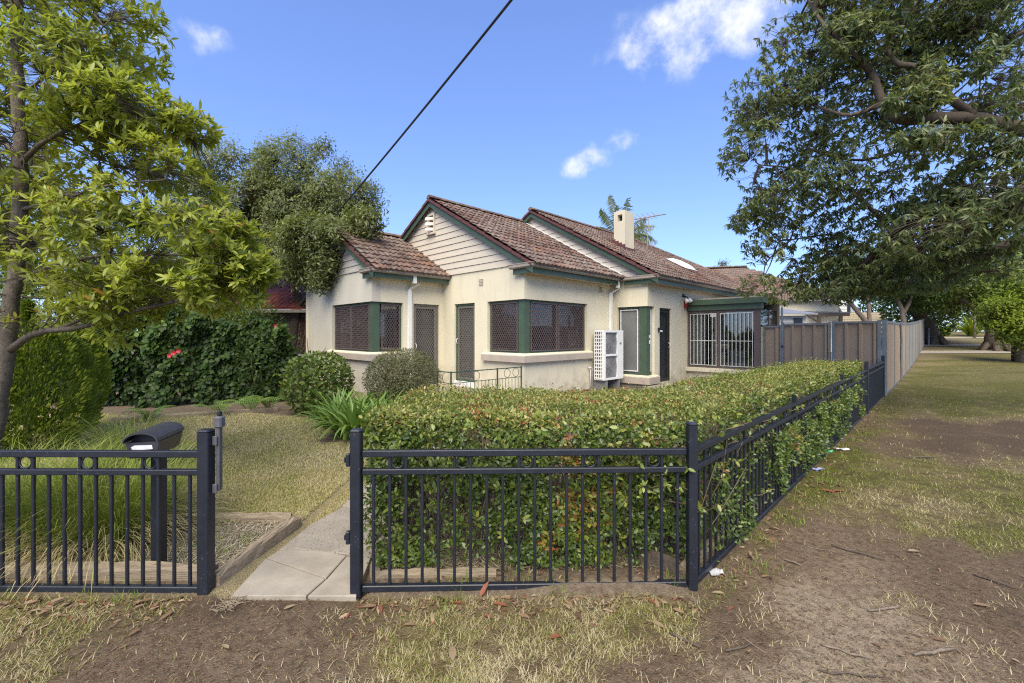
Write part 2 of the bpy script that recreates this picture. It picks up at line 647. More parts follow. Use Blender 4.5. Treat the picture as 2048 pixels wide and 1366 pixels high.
def aggregate():
    m, nt, p, out = newmat('rough_aggregate_concrete')
    v = pos_node(nt)
    n = noise_node(nt, v, 3, 6, .6)
    r = ramp(nt, [(.35, (.29, .255, .205)), (.65, (.20, .175, .14))])
    nt.links.new(n, r.inputs[0])
    vo = nt.nodes.new('ShaderNodeTexVoronoi')
    vo.inputs['Scale'].default_value = 85
    nt.links.new(v, vo.inputs['Vector'])
    sp = noise_node(nt, v, 110, 2, .5)
    col = mixc(nt, maprange(nt, sp, .55, .66, 0, .75), r.outputs[0], (.09, .08, .065))
    col = mixc(nt, maprange(nt, vo.outputs['Distance'], .0, .22, .5, 0), col, (.55, .50, .42))
    nt.links.new(col, p.inputs['Base Color'])
    p.inputs['Roughness'].default_value = .9
    bump(nt, p, sp, .5, .008)
    return m


M_aggregate = aggregate()


def groundmat():
    m, nt, p, out = newmat('verge_soil_and_grass')
    def attr(n):
        a = nt.nodes.new('ShaderNodeAttribute')
        a.attribute_name = n
        return a.outputs['Fac']
    v = pos_node(nt)
    n1 = noise_node(nt, v, 2.3, 8, .65)
    n2 = noise_node(nt, v, 22, 8, .7)
    n3 = noise_node(nt, v, 120, 4, .7)
    pale = nt.nodes.new('ShaderNodeMath')
    pale.operation = 'MULTIPLY_ADD'
    nt.links.new(n1, pale.inputs[0])
    pale.inputs[1].default_value = .6
    nt.links.new(attr('pale'), pale.inputs[2])
    r = ramp(nt, [(.2, (.11, .078, .050)), (.5, (.215, .155, .100)), (.85, (.33, .25, .165)), (1, (.40, .315, .215))])
    nt.links.new(pale.outputs[0], r.inputs[0])
    dirt = mixc(nt, maprange(nt, n2, .45, .62, 0, .6), r.outputs[0], (.06, .042, .028))
    dirt = mixc(nt, maprange(nt, n3, .42, .32, 0, .55), dirt, (.045, .032, .022))
    dirt = mixc(nt, maprange(nt, n3, .56, .68, 0, .75), dirt, (.30, .24, .175))
    grass = ramp(nt, [(0, (.48, .40, .22)), (.45, (.37, .335, .125)), (.8, (.20, .225, .05)), (1, (.21, .235, .028))])
    gm = nt.nodes.new('ShaderNodeMath')
    gm.operation = 'MULTIPLY_ADD'
    nt.links.new(n2, gm.inputs[0])
    gm.inputs[1].default_value = .7
    gs = nt.nodes.new('ShaderNodeMath')
    gs.operation = 'SUBTRACT'
    nt.links.new(attr('green'), gs.inputs[0])
    gs.inputs[1].default_value = .38
    nt.links.new(gs.outputs[0], gm.inputs[2])
    nt.links.new(gm.outputs[0], grass.inputs[0])
    gcol = mixc(nt, maprange(nt, n3, .45, .65, 0, .7), grass.outputs[0], (.10, .082, .045))
    n4 = noise_node(nt, v, 7, 8, .75)
    patchy = nt.nodes.new('ShaderNodeMath')
    patchy.operation = 'MULTIPLY'
    nt.links.new(maprange(nt, n4, .42, .60, 0, .72), patchy.inputs[0])
    nt.links.new(maprange(nt, attr('tidy'), 0, 1, 1, .25), patchy.inputs[1])
    gcol = mixc(nt, patchy.outputs[0], gcol, (.13, .098, .062))
    gcol = mixc(nt, maprange(nt, attr('tidy'), 0, 1, .8, 0), gcol, (.55, .52, .50), 'MULTIPLY')
    cov = nt.nodes.new('ShaderNodeMath')
    cov.operation = 'MULTIPLY_ADD'
    nt.links.new(n2, cov.inputs[0])
    cov.inputs[1].default_value = .9
    nt.links.new(attr('cover'), cov.inputs[2])
    col = mixc(nt, maprange(nt, cov.outputs[0], .75, 1.15, 0, 1), dirt, gcol)
    mulch = ramp(nt, [(.3, (.10, .072, .05)), (.5, (.22, .17, .12)), (.7, (.36, .30, .22))])
    nt.links.new(n2, mulch.inputs[0])
    col = mixc(nt, attr('mulch'), col, mulch.outputs[0])
    nt.links.new(col, p.inputs['Base Color'])
    p.inputs['Roughness'].default_value = .95
    p.inputs['Specular IOR Level'].default_value = .12
    ad = nt.nodes.new('ShaderNodeMath')
    ad.operation = 'ADD'
    nt.links.new(n2, ad.inputs[0])
    nt.links.new(n3, ad.inputs[1])
    bump(nt, p, ad.outputs[0], .9, .03)
    return m


M_ground = groundmat()

# ------------------------------------------------------------------ ground
U1, V1, U2, V2, U0, V0 = 7.38, 6.97, 11.25, 5.895, 5.21, 10.19       # wall planes of the house
FV = 1.09                                                            # the side fence's line
P1, P2, P3 = Vector((1.089, 2.633, 0)), Vector((-.925, 2.585, 0)), Vector((-1.815, 2.575, 0))

CTRL = np.array([  # px, py, grass cover, greenness, pale soil
    (50, 1215, .75, .45, .3), (200, 1215, .8, .4, .3), (350, 1205, .5, .5, .2), (30, 1330, .7, .4, .3), (120, 1260, .75, .65, .3), (240, 1262, .5, .55, .2), (430, 1215, .25, .2, .15),
    (300, 1300, .05, .3, .3), (450, 1260, 0, 0, .25), (450, 1330, 0, 0, .4), (600, 1230, 0, 0, .25), (600, 1290, 0, 0, .35), (600, 1350, .05, 0, .4), (150, 1330, .35, .5, .25), (220, 1360, .05, .2, .3),
    (690, 1240, .2, .3, .2), (690, 1330, .35, .1, .4), (760, 1220, .55, .3, .2), (800, 1290, .85, .25, .4), (900, 1240, .9, .4, .3), (1000, 1225, .85, .35, .3), (1000, 1330, .9, .15, .4), (1100, 1270, .8, .5, .3),
    (900, 1340, .9, .25, .4), (1180, 1210, .5, .2, .15), (1200, 1300, .5, .3, .3), (1300, 1340, .15, 0, .3), (1250, 1240, .65, .6, .3), (1350, 1215, .7, .7, .2), (1420, 1190, .55, .75, .2), (1450, 1240, .2, .3, .25),
    (1500, 1300, 0, 0, .3), (1600, 1200, .05, 0, .75), (1700, 1150, .03, 0, .5), (1750, 1250, 0, 0, .7), (1900, 1200, 0, 0, .3), (2010, 1250, 0, 0, .25), (1900, 1330, 0, 0, .6), (1650, 1330, 0, 0, .85), (1500, 1360, .05, 0, .6),
    (1550, 1140, .15, .4, .4), (1650, 1090, .25, .3, .4), (1500, 1080, .55, .6, .25), (1560, 1010, .75, .7, .2), (1620, 960, .9, 1.1, .2), (1690, 905, .95, 1.1, .2), (1740, 1010, .85, .2, .35), (1850, 1040, .8, .3, .3),
    (1950, 1060, .9, .75, .3), (2040, 1075, .9, .8, .3), (2000, 980, .95, .6, .3), (1850, 940, .95, .5, .3), (1720, 950, .9, .7, .3), (1760, 1080, .3, .2, .3), (1900, 1115, .15, .1, .25), (2040, 1140, .1, .1, .2), (1790, 885, .45, .4, .1),
    (1900, 875, .1, 0, 0), (2030, 865, .1, 0, 0), (1850, 852, .25, .2, 0), (1740, 865, .7, .85, .1), (1700, 845, .25, .3, .1), (1770, 810, .7, .75, .1), (1900, 805, 1, .9, .3), (2030, 800, 1, .95, .3), (1850, 765, 1, .8, .3),
    (1960, 740, 1, .7, .3), (1880, 715, .8, .5, .1), (1900, 690, 1, .7, .3), (2000, 676, 1, .7, .3)], float)


def fbm(x, y, seed=0, octaves=4):
    """cheap smooth value noise on arrays, 0..1"""
    rs = np.random.default_rng(seed)
    tab = rs.random((64, 64))
    tot, amp, s = 0, .5, 1.0
    r = np.zeros_like(x, float)
    for o in range(octaves):
        X, Y = x * s + 17.3 * o, y * s + 9.1 * o
        ix, iy = np.floor(X).astype(int), np.floor(Y).astype(int)
        fx, fy = X - ix, Y - iy
        fx, fy = fx * fx * (3 - 2 * fx), fy * fy * (3 - 2 * fy)
        a, b = tab[ix % 64, iy % 64], tab[(ix + 1) % 64, iy % 64]
        c, d = tab[ix % 64, (iy + 1) % 64], tab[(ix + 1) % 64, (iy + 1) % 64]
        r += amp * ((a * (1 - fx) + b * fx) * (1 - fy) + (c * (1 - fx) + d * fx) * fy)
        tot += amp
        amp *= .5
        s *= 2.03
    return r / tot


def inside_lot(X, Y):
    v = (Y - X) * Q
    u = (X + Y) * Q
    return (v > FV) & (Y > 2.58) & (u < 60)


def ground_values(X, Y):
    """grass cover, greenness, pale soil, mulch at ground points"""
    Yc = np.maximum(Y, .8)
    px = HX + X / Yc * F
    py = HY + CH / Yc * F
    d2 = ((px[:, None] - CTRL[None, :, 0]) / 1.35) ** 2 + (py[:, None] - CTRL[None, :, 1]) ** 2 + 60
    wt = d2 ** -1.7
    wt /= wt.sum(1, keepdims=True)
    val = wt @ CTRL[:, 2:]
    cover, green, pale = val[:, 0].copy(), val[:, 1].copy(), val[:, 2].copy()
    pale = np.where(pale < .45, pale - .13, pale)
    n = fbm(X * 1.7, Y * 1.7, 3)
    cover = np.clip(cover * .92 + (n - .5) * 1.0 * (cover > .02), 0, 1)
    green = np.clip(green + (fbm(X * 2.3, Y * 2.3, 5) - .5) * .9, 0, 1)
    ins = inside_lot(X, Y)
    mulch = np.zeros_like(cover)
    cover[ins] = 1
    green[ins] = np.clip(.14 + (fbm(X[ins] * 1.3, Y[ins] * 1.3, 8) - .5) * 1.1, 0, 1)
    pale[ins] = .3
    bed = ins & (((X < -1.82) & (Y < 3.5)) | (X > -.95) & (Y < 4.6) | ((Y - X) * Q < 2.5))
    back = ins & ((Y > 8.15 + .2 * np.sin(X * 2.1)) | ((X > -2.75) & (Y > 6.3 + .25 * np.sin(X * 3))))
    mulch[bed] = np.clip(1.1 + (fbm(X[bed] * 3, Y[bed] * 3, 9) - .5), 0, 1)
    cover[bed] = .25
    green[bed] = .6
    mulch[back] = .5
    rim = (X > -.05) & (X < 1.08) & (Y > 2.47) & (Y < 2.95)
    mulch[rim] = .75
    cover[back] = .1
    pale[back] = .0
    return cover, green, pale, mulch


def bumps(X, Y):
    return (fbm(X * .9, Y * .9, 21) - .5) * .05 + (fbm(X * 6, Y * 6, 22, 3) - .5) * .014


def ground_z(X, Y):
    X, Y = np.atleast_1d(X).astype(float), np.atleast_1d(Y).astype(float)
    z = zg(Y) + bumps(X, Y) * np.clip(1.2 - np.abs(Y) / 30, .2, 1)
    ins = inside_lot(X, Y)
    z[ins] = zg(Y[ins]) + (bumps(X, Y)[ins]) * .5 + .02
    z += .038 * np.exp(-((Y - 2.66) / .13) ** 2) * np.clip((X - .05) * 4, 0, 1) * np.clip((1.02 - X) * 8, 0, 1)
    pth = (X > -1.72) & (X < -.88) & (Y > 2.54) & (Y < 8.6)
    z[pth] = -.03
    return z


def build_ground():
    xs = np.concatenate([[-260, -120, -60, -30, -18, -12], np.arange(-9, -3, .14), np.arange(-3, 4.6, .07), np.arange(4.6, 12, .14), [12.5, 13.5, 15, 17, 20, 24, 30, 40, 60, 120, 260]])
    ys = np.concatenate([[-60, -20, -6, -2, 0, 1], np.arange(1.5, 5, .06), np.arange(5, 12, .13), np.arange(12, 30, .5), [32, 35, 40, 45, 55, 70, 100, 180, 420]])
    X, Y = np.meshgrid(xs, ys)
    nx, ny = len(xs), len(ys)
    X, Y = X.ravel(), Y.ravel()
    c, g, p, m = ground_values(X, Y)
    V = np.stack([X, Y, ground_z(X, Y)], 1)
    i = np.arange(nx * ny).reshape(ny, nx)
    Fc = np.stack([i[:-1, :-1].ravel(), i[:-1, 1:].ravel(), i[1:, 1:].ravel(), i[1:, :-1].ravel()], 1)
    o = np_build('ground', V, Fc, M_ground, None, True, {'cover': c, 'green': g, 'pale': p, 'mulch': m, 'tidy': inside_lot(X, Y) * 1.0})
    tag(o, kind='structure')


build_ground()

# ------------------------------------------------------------------ leaves, blades, trees
LEAF_T = np.array([(0, 0, 0), (.3, -.46, .10), (.3, .46, .10), (.68, -.40, .08), (.68, .40, .08), (1, 0, -.02), (.34, 0, 0), (.7, 0, -.01)])
LEAF_F = np.array([(0, 6, 1), (0, 2, 6), (1, 6, 7), (1, 7, 3), (6, 2, 4), (6, 4, 7), (3, 7, 5), (7, 4, 5)])
LEAF4_T = np.array([(0, 0, 0), (.42, -.5, .09), (.42, .5, .09), (1, 0, 0)])
LEAF4_F = np.array([(0, 3, 1), (0, 2, 3)])


def unit(a):
    return a / np.maximum(np.linalg.norm(a, axis=-1, keepdims=True), 1e-9)


def rdirs(n, rng=RNG):
    return unit(rng.normal(size=(n, 3)))


def frames(D, N):
    D = unit(D)
    Sd = unit(np.cross(N, D) + 1e-6)
    return D, Sd, np.cross(D, Sd)


def leaf_arrays(P, D, N, L, Wd, bend, T=LEAF_T, Fc=LEAF_F):
    D, Sd, Nn = frames(D, N)
    n = len(P)
    L = np.broadcast_to(L, n)
    Wd = np.broadcast_to(Wd, n)
    bend = np.broadcast_to(bend, n)
    t, s, h = T[:, 0], T[:, 1], T[:, 2]
    V = (P[:, None] + D[:, None] * (L[:, None] * t)[..., None] + Sd[:, None] * (Wd[:, None] * s)[..., None]
         + Nn[:, None] * (Wd[:, None] * h - (bend * L)[:, None] * t ** 2)[..., None])
    k = len(T)
    Fa = (np.arange(n) * k)[:, None, None] + Fc[None]
    return V.reshape(-1, 3), Fa.reshape(-1, Fc.shape[1])


def leaf_cloud(name, P, D, N, L, Wd, shade, mat, parent, bend=.12, small=False, kind='stuff', at=(0, 0, 0)):
    T, Fc = (LEAF4_T, LEAF4_F) if small else (LEAF_T, LEAF_F)
    V, Fa = leaf_arrays(P, D, N, L, Wd, bend, T, Fc)
    o = np_build(name, V, Fa, mat, parent, False, {'shade': np.repeat(shade, len(T))}, at)
    if kind: o['kind'] = kind
    return o


_LV = {}


def leaf_parts(name, P, D, N, L, Wd, shade, mat, parent, bend=.12, wl=None):
    """each leaf an object of its own; meshes are shared"""
    D, Sd, Nn = frames(D, N)
    n = len(P)
    L, Wd = np.broadcast_to(L, n), np.broadcast_to(Wd, n)
    for i in range(n):
        b = min(9, int(shade[i] * 10))
        key = (mat.name, b, round(bend, 2))
        if key not in _LV:
            V, Fa = leaf_arrays(np.zeros((1, 3)), np.array([[1., 0, 0]]), np.array([[0., 0, 1]]), np.array([1.]), np.array([1.]), np.array([bend]))
            _LV[key] = np_mesh(name, V, Fa, mat, False, {'shade': np.full(len(V), (b + .5) / 10)})
        M = Matrix(((D[i, 0] * L[i], Sd[i, 0] * Wd[i], Nn[i, 0] * L[i] * .6, P[i, 0]), (D[i, 1] * L[i], Sd[i, 1] * Wd[i], Nn[i, 1] * L[i] * .6, P[i, 1]),
                    (D[i, 2] * L[i], Sd[i, 2] * Wd[i], Nn[i, 2] * L[i] * .6, P[i, 2]), (0, 0, 0, 1)))
        inst(_LV[key], name, parent, M)


def seg_tubes(A, B, ra, rb, n=4, sag=.06, rng=RNG):
    """thin tapering twigs from A to B with a bent middle"""
    m = len(A)
    if m == 0: return np.zeros((0, 3)), np.zeros((0, 4), int)
    d = unit(B - A)
    ln = np.linalg.norm(B - A, axis=1, keepdims=True)
    mid = (A + B) / 2 + rdirs(m, rng) * ln * sag
    side = unit(np.cross(d, rdirs(m, rng)))
    bi = np.cross(d, side)
    rings = []
    ra, rb = np.broadcast_to(ra, m), np.broadcast_to(rb, m)
    for C, r in ((A, ra), (mid, (ra + rb) / 2), (B, rb)):
        for k in range(n):
            a = 2 * math.pi * k / n
            rings.append(C + (side * math.cos(a) + bi * math.sin(a)) * r[:, None])
    V = np.stack(rings, 1).reshape(-1, 3)
    base = (np.arange(m) * 3 * n)[:, None, None]
    q = []
    for j in range(2):
        for k in range(n):
            q.append((j * n + k, j * n + (k + 1) % n, (j + 1) * n + (k + 1) % n, (j + 1) * n + k))
    Fa = base + np.array(q)[None]
    return V, Fa.reshape(-1, 4)


def smooth_line(pts, k=4):
    """Catmull-Rom through the points"""
    P = [np.array(p, float) for p in pts]
    out = []
    for i in range(len(P) - 1):
        p0, p1, p2, p3 = P[max(i - 1, 0)], P[i], P[i + 1], P[min(i + 2, len(P) - 1)]
        for j in range(k):
            t = j / k
            out.append(.5 * ((2 * p1) + (-p0 + p2) * t + (2 * p0 - 5 * p1 + 4 * p2 - p3) * t * t + (-p0 + 3 * p1 - 3 * p2 + p3) * t ** 3))
    out.append(P[-1])
    return out


def nearest(A, B):
    idx = np.empty(len(A), int)
    for s in range(0, len(A), 2000):
        idx[s:s + 2000] = ((A[s:s + 2000, None] - B[None]) ** 2).sum(2).argmin(1)
    return idx


def blob_points(blobs, n, rng, shell=.6):
    """blobs: (px, py, Y, rx_px, ry_px, depth_m): points in the ellipsoids, by volume, biased to the shell"""
    b = np.array(blobs, float)
    vol = b[:, 3] * b[:, 4]
    k = rng.choice(len(b), n, p=vol / vol.sum())
    d = rdirs(n, rng)
    r = np.where(rng.random(n) < shell, rng.uniform(.72, 1.0, n), rng.random(n) ** (1 / 3))
    C = np.stack([(b[k, 0] - HX) / F * b[k, 2], b[k, 2], CH - (b[k, 1] - HY) / F * b[k, 2]], 1)
    rad = np.stack([b[k, 3] / F * b[k, 2], b[k, 5], b[k, 4] / F * b[k, 2]], 1)
    return C + d * r[:, None] * rad, d, C


def make_tree(name, label, limbs, blobs, ncl, nleaf, L, Wd, mleaf, mbark, base, seed, style='rosette', droop=.0, sub=60, twig=.006, parts=0, group=None,
              gap=.42, gscale=1.6, shade_bias=0, small=False, cat='tree', trunk_first=True, shell=.6, limbname='limb', bend=.15, clear=()):
    rng = np.random.default_rng(seed)
    root = empty(name, base, 0, label, cat, group)
    skel = []
    for i, (pts, r0, r1) in enumerate(limbs):
        line = smooth_line(pts)
        skel += line
        rs = [r0 + (r1 - r0) * (j / (len(line) - 1)) ** .8 for j in range(len(line))]
        jit = [Vector(p) + Vector((rng.normal(), rng.normal(), rng.normal())) * rs[j] * .12 for j, p in enumerate(line)]
        MB().tube(jit, rs, 10 if r0 > .04 else 6).build('trunk' if i == 0 and trunk_first else limbname, mbark, root, True)
    skel = np.array(skel)
    C, out, cen = blob_points(blobs, ncl * 2, rng, shell)
    # gaps where the sky shows through
    keep = fbm(C[:, 0] * gscale + C[:, 1] * .7, C[:, 2] * gscale + C[:, 1] * .7, seed, 3) > gap
    for x0, x1, y0, y1, near, part in clear:                       # keep a limb or the trunk in view
        qx, qy = HX + C[:, 0] / C[:, 1] * F, HY - (C[:, 2] - CH) / C[:, 1] * F
        keep &= ~((qx > x0) & (qx < x1) & (qy > y0) & (qy < y1) & (C[:, 1] < near) & (rng.random(len(C)) < part))
    C, out, cen = C[keep][:ncl], out[keep][:ncl], cen[keep][:ncl]
    n = len(C)
    # secondary branches, then twigs
    ks = rng.choice(n, min(sub, n), replace=False)
    Bs = cen[ks] + (C[ks] - cen[ks]) * .6
    a = skel[nearest(Bs, skel)]
    Vb, Fb = [], []
    cnt = 0
    nodes = [skel]
    for A, B in zip(a, Bs):
        ln = np.linalg.norm(B - A)
        pts = [A]
        for t in (.3, .65, 1):
            pts.append(A + (B - A) * t + rng.normal(size=3) * ln * .07 + np.array([0, 0, ln * .10 * math.sin(t * 3)]))
        line = smooth_line(pts, 3)
        nodes.append(np.array(line[2:]))
        r0 = min(.05, .012 + ln * .011) * (twig / .006)
        mb = MB().tube(line, [r0 * (1 - .75 * j / (len(line) - 1)) for j in range(len(line))], 5)
        Vb.append(np.array(mb.v))
        Fb += [tuple(i + cnt for i in f) for f in mb.f if len(f) == 4]
        cnt += len(mb.v)
    nodes = np.concatenate(nodes)
    A = nodes[nearest(C, nodes)]
    Vt, Ft = seg_tubes(A, C, twig * .9, twig * .4, 4, .1, rng)
    Vall = np.concatenate(Vb + [Vt]) if Vb else Vt
    o = np_build('branches', Vall, np.concatenate([np.array(Fb, int).reshape(-1, 4), Ft + cnt]), mbark, root, True)
    o['kind'] = 'stuff'
    # leaves
    stem = unit(unit(C - A) * .8 + out * .5 + np.array([0, 0, .5 - droop * 1.8]) + rdirs(n, rng) * .35)
    P = np.repeat(C, nleaf, 0)
    st = np.repeat(stem, nleaf, 0)
    m = len(P)
    rd = rdirs(m, rng)
    rad = unit(rd - st * (rd * st).sum(1, keepdims=True))
    if style == 'rosette':
        ang = rng.uniform(.5, 1.35, m)
        D = st * np.cos(ang)[:, None] + rad * np.sin(ang)[:, None]
        P = P - st * (rng.random(m) * L * .7)[:, None]
    elif style == 'droop':
        ang = rng.uniform(.6, 1.5, m)
        D = st * np.cos(ang)[:, None] * .6 + rad * np.sin(ang)[:, None] + np.array([0, 0, -droop])
        P = P - st * (rng.random(m) * L * .3)[:, None]
    else:
        D = unit(rad + st * rng.uniform(-.2, .9, m)[:, None])
        P = P + rdirs(m, rng) * (rng.random(m) * L * 2.6)[:, None]
    D = unit(D)
    N = unit(st * .7 + np.array([0, 0, .7]) + rdirs(m, rng) * .45)
    Ls = L * rng.uniform(.65, 1.2, m)
    sh = np.clip(.42 + shade_bias + rng.normal(size=m) * .16 + np.repeat(rng.normal(size=n) * .10 + (fbm(C[:, 0] * .9 + 7, C[:, 2] * .9 + 7, seed + 1) - .5) * .6, nleaf), 0, .94)
    odd = rng.random(m)
    sh = np.where(odd < .012, .97 + .03 * rng.random(m), sh)
    sel = np.zeros(m, bool)
    if parts:
        px = HX + P[:, 0] / P[:, 1] * F
        py = HY - (P[:, 2] - CH) / P[:, 1] * F
        vis = (px > 0) & (px < 2048) & (py > 0) & (py < 1366)
        score = np.where(vis, Ls / (P[:, 1] + .6 * rng.random(m)), 0)
        sel[np.argsort(-score)[:parts]] = True
        leaf_parts('leaf', P[sel], D[sel], N[sel], Ls[sel], Ls[sel] * (Wd / L), sh[sel], mleaf, root, bend)
    leaf_cloud('crown', P[~sel], D[~sel], N[~sel], Ls[~sel], Ls[~sel] * (Wd / L), sh[~sel], mleaf, root, bend, small)
    return root


def shrub_points(c, rad, n, rng, lump=.18, seed=1, zmin=None, inner=.3):
    d = rdirs(n, rng)
    k = 1 + (fbm(d[:, 0] * 2.2 + 9, d[:, 2] * 2.2 + d[:, 1] * 2.2 + 9, seed) - .5) * 2 * lump
    r = np.where(rng.random(n) < inner, rng.uniform(.4, .9, n), rng.uniform(.88, 1.03, n)) * k
    P = np.array(c) + d * r[:, None] * np.array(rad)
    if zmin is not None:
        ok = P[:, 2] > zmin
        P, d = P[ok], d[ok]
    return P, d


def make_shrub(name, label, c, rad, n, L, Wd, mat, seed, cat='shrub', group=None, zmin=.02, lump=.18, shade=.42, upright=.25, stems=14, sharp=.2, inner=.3, small=False, twig=M_twig, parts=0):
    rng = np.random.default_rng(seed)
    base = (c[0], c[1], float(ground_z(c[0], c[1])[0]))
    root = empty(name, base, 0, label, cat, group)
    P, d = shrub_points(c, rad, n, rng, lump, seed, zmin, inner)
    m = len(P)
    D = unit(d * .6 + rdirs(m, rng) * .9 + np.array([0, 0, upright]))
    N = unit(d + rdirs(m, rng) * .5 + np.array([0, 0, .3]))
    sh = np.clip(shade + rng.normal(size=m) * sharp, 0, 1)
    Ls = L * rng.uniform(.6, 1.2, m)
    sel = np.zeros(m, bool)
    if parts:
        toward = -(d * unit(np.array(c, float) - np.array([0, 0, CH]))[None]).sum(1)
        sel[np.argsort(-(toward + rng.random(m) * .5) * (Ls > L * .85))[:parts]] = True
        leaf_parts('leaf', P[sel], D[sel], N[sel], Ls[sel], Ls[sel] * Wd / L, sh[sel], mat, root)
    leaf_cloud('foliage', P[~sel], D[~sel], N[~sel], Ls[~sel], Ls[~sel] * Wd / L, sh[~sel], mat, root, .12, small)
    A = np.tile(np.array(base, float), (stems, 1)) + rng.normal(size=(stems, 3)) * [.06, .06, 0]
    P2, _ = shrub_points(c, rad, stems * 4, rng, lump, seed, base[2] + .2, 0)
    B = np.array(c) + (P2[:stems] - np.array(c)) * .85
    k = min(len(A), len(B))
    V, Fa = seg_tubes(A[:k], B[:k], .018, .005, 5, .12, rng)
    o = np_build('stems', V, Fa, twig, root, True)
    o['kind'] = 'stuff'
    return root

# ------------------------------------------------------------------ the house (built in its own u, v directions)
ZE, PITCH, ZT = 3.13, .573, 3.18
house = empty('bungalow', UV(U0, V2), R(45), 'cream rendered bungalow with terracotta tiled gables and green trim behind the hedge', 'house')
HEAD, SILL = 2.36, 1.07


def wall_u(u, v0, v1, z0, z1, ops, t=.25, mat=None):
    """wall whose outer face looks towards -u; ops: (v0, v1, z0, z1)"""
    mb = MB(True)
    cur = v0
    for a, b, c, d in sorted(ops):
        if a > cur: mb.box((u, cur, z0), (u + t, a, z1))
        if c > z0: mb.box((u, a, z0), (u + t, b, c))
        if d < z1: mb.box((u, a, d), (u + t, b, z1))
        cur = b
    if cur < v1: mb.box((u, cur, z0), (u + t, v1, z1))
    return mb.build('wall', mat or M_stucco, house)


def wall_v(v, u0, u1, z0, z1, ops, t=.25, mat=None):
    mb = MB(True)
    cur = u0
    for a, b, c, d in sorted(ops):
        if a > cur: mb.box((cur, v, z0), (a, v + t, z1))
        if c > z0: mb.box((a, v, z0), (b, v + t, c))
        if d < z1: mb.box((a, v, d), (b, v + t, z1))
        cur = b
    if cur < u1: mb.box((cur, v, z0), (u1, v + t, z1))
    return mb.build('wall', mat or M_stucco, house)


VL = 14.41
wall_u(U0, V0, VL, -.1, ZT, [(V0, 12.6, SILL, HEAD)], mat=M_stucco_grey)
wall_v(V0, U0 + .25, U1, -.1, ZT - .02, [(U0 + .25, 6.10, SILL, HEAD), (6.42, 7.26, .12, HEAD)])
wall_u(U1, V1, V0 + .25, -.1, ZT, [(V1, 8.27, SILL, HEAD), (8.77, 9.63, .12, HEAD)])
wall_v(V1, U1 + .25, U2, -.1, ZT - .02, [(U1 + .25, 9.90, SILL, HEAD)])
wall_u(U2, V2, V1 + .25, -.1, ZT, [(V2, 6.86, .36, 2.32)])
wall_v(V2, U2 + .25, 22.5, -.1, ZT - .02, [(U2 + .25, 11.66, .36, 2.32), (11.97, 12.72, .12, 2.30)])
wall_v(VL, U0 + .01, 22.5, -.1, ZT - .02, [])
wall_u(22.25, V2 + .25, VL, -.1, ZT - .03, [])

# weatherboards in the gables, every board an object


def gable(u, va, vp, vb, zb, zroof, boards=True, step=.172, mat=M_board, n0=0):
    """va: right eave v, vp: apex v, vb: left end; zroof(v): underside of the roof"""
    back = MB(True).prism([(u + .005, va, zb), (u + .005, vp, zroof(vp)), (u + .005, vb, max(zb, zroof(vb)) if zroof(vb) > zb else zb)] + ([(u + .005, vb, zb)] if zroof(vb) > zb + .01 else []), UV(.12, 0, 0))
    back.build('gable_wall', M_joint, house)
    z = zb
    lo = lambda zz: va + max(0, (zz - zroof(va))) / PITCH
    hi = lambda zz: min(vb, 2 * vp - lo(zz))
    while z < zroof(vp) - .12:
        z1 = z + step - .007
        a0, b0, a1, b1 = lo(z), hi(z), lo(min(z1, zroof(vp) - .02)), hi(min(z1, zroof(vp) - .02))
        if b1 - a1 < .05: break
        mb = MB(True)
        mb.add([(u - .032, a0, z), (u - .032, b0, z), (u - .012, b1, z1), (u - .012, a1, z1), (u + .004, a0, z), (u + .004, b0, z), (u + .004, b1, z1), (u + .004, a1, z1)],
               [(0, 1, 2, 3), (4, 7, 6, 5), (0, 4, 5, 1), (3, 2, 6, 7), (0, 3, 7, 4), (1, 5, 6, 2)])
        mb.build('board', mat, house)
        z += step


EV1, AP1 = 6.55, 10.60
EV2, AP2 = 5.50, 10.16
EV0, AP0 = 9.79, 12.30
zr1 = lambda v: ZE + PITCH * (min(v, 2 * AP1 - v) - EV1) - .07
zr2 = lambda v: ZE + PITCH * (min(v, 2 * AP2 - v) - EV2) - .07
zr0 = lambda v: ZE + PITCH * (min(v, 2 * AP0 - v) - EV0) - .07
gable(U1, V1, AP1, 13.6, ZT, zr1)
gable(U2, V2, AP2, 14.3, ZT, zr2)
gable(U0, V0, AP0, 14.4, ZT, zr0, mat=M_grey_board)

# ------------------------------------------------------------------ tiled roofs
def tile_template():
    s = np.linspace(0, 1, 11)
    h = np.array([.030, .012, .004, .010, .026, .030, .016, .004, .008, .024, .042])
    V, Fc = [], []
    for yy, lift in ((0, .042), (.36, .004)):
        for a, b in zip(s, h): V.append((a * .312 - .156, yy, b + lift))
    for a, b in zip(s, h): V.append((a * .312 - .156, .002, b + .042 - .046))
    n = len(s)
    for i in range(n - 1):
        Fc.append((i, i + 1, n + i + 1, n + i))
        Fc.append((2 * n + i, 2 * n + i + 1, i + 1, i))
    return np.array(V), np.array(Fc)


TT_V, TT_F = tile_template()
TILE_MESH = [np_mesh('tile', TT_V, TT_F, M_tile, True, {'shade': np.full(len(TT_V), (k + .5) / 14)}) for k in range(14)]
for me in TILE_MESH:
    me.set_sharp_from_angle(angle=R(40)) if hasattr(me, 'set_sharp_from_angle') else None
tile_rng = np.random.default_rng(5)


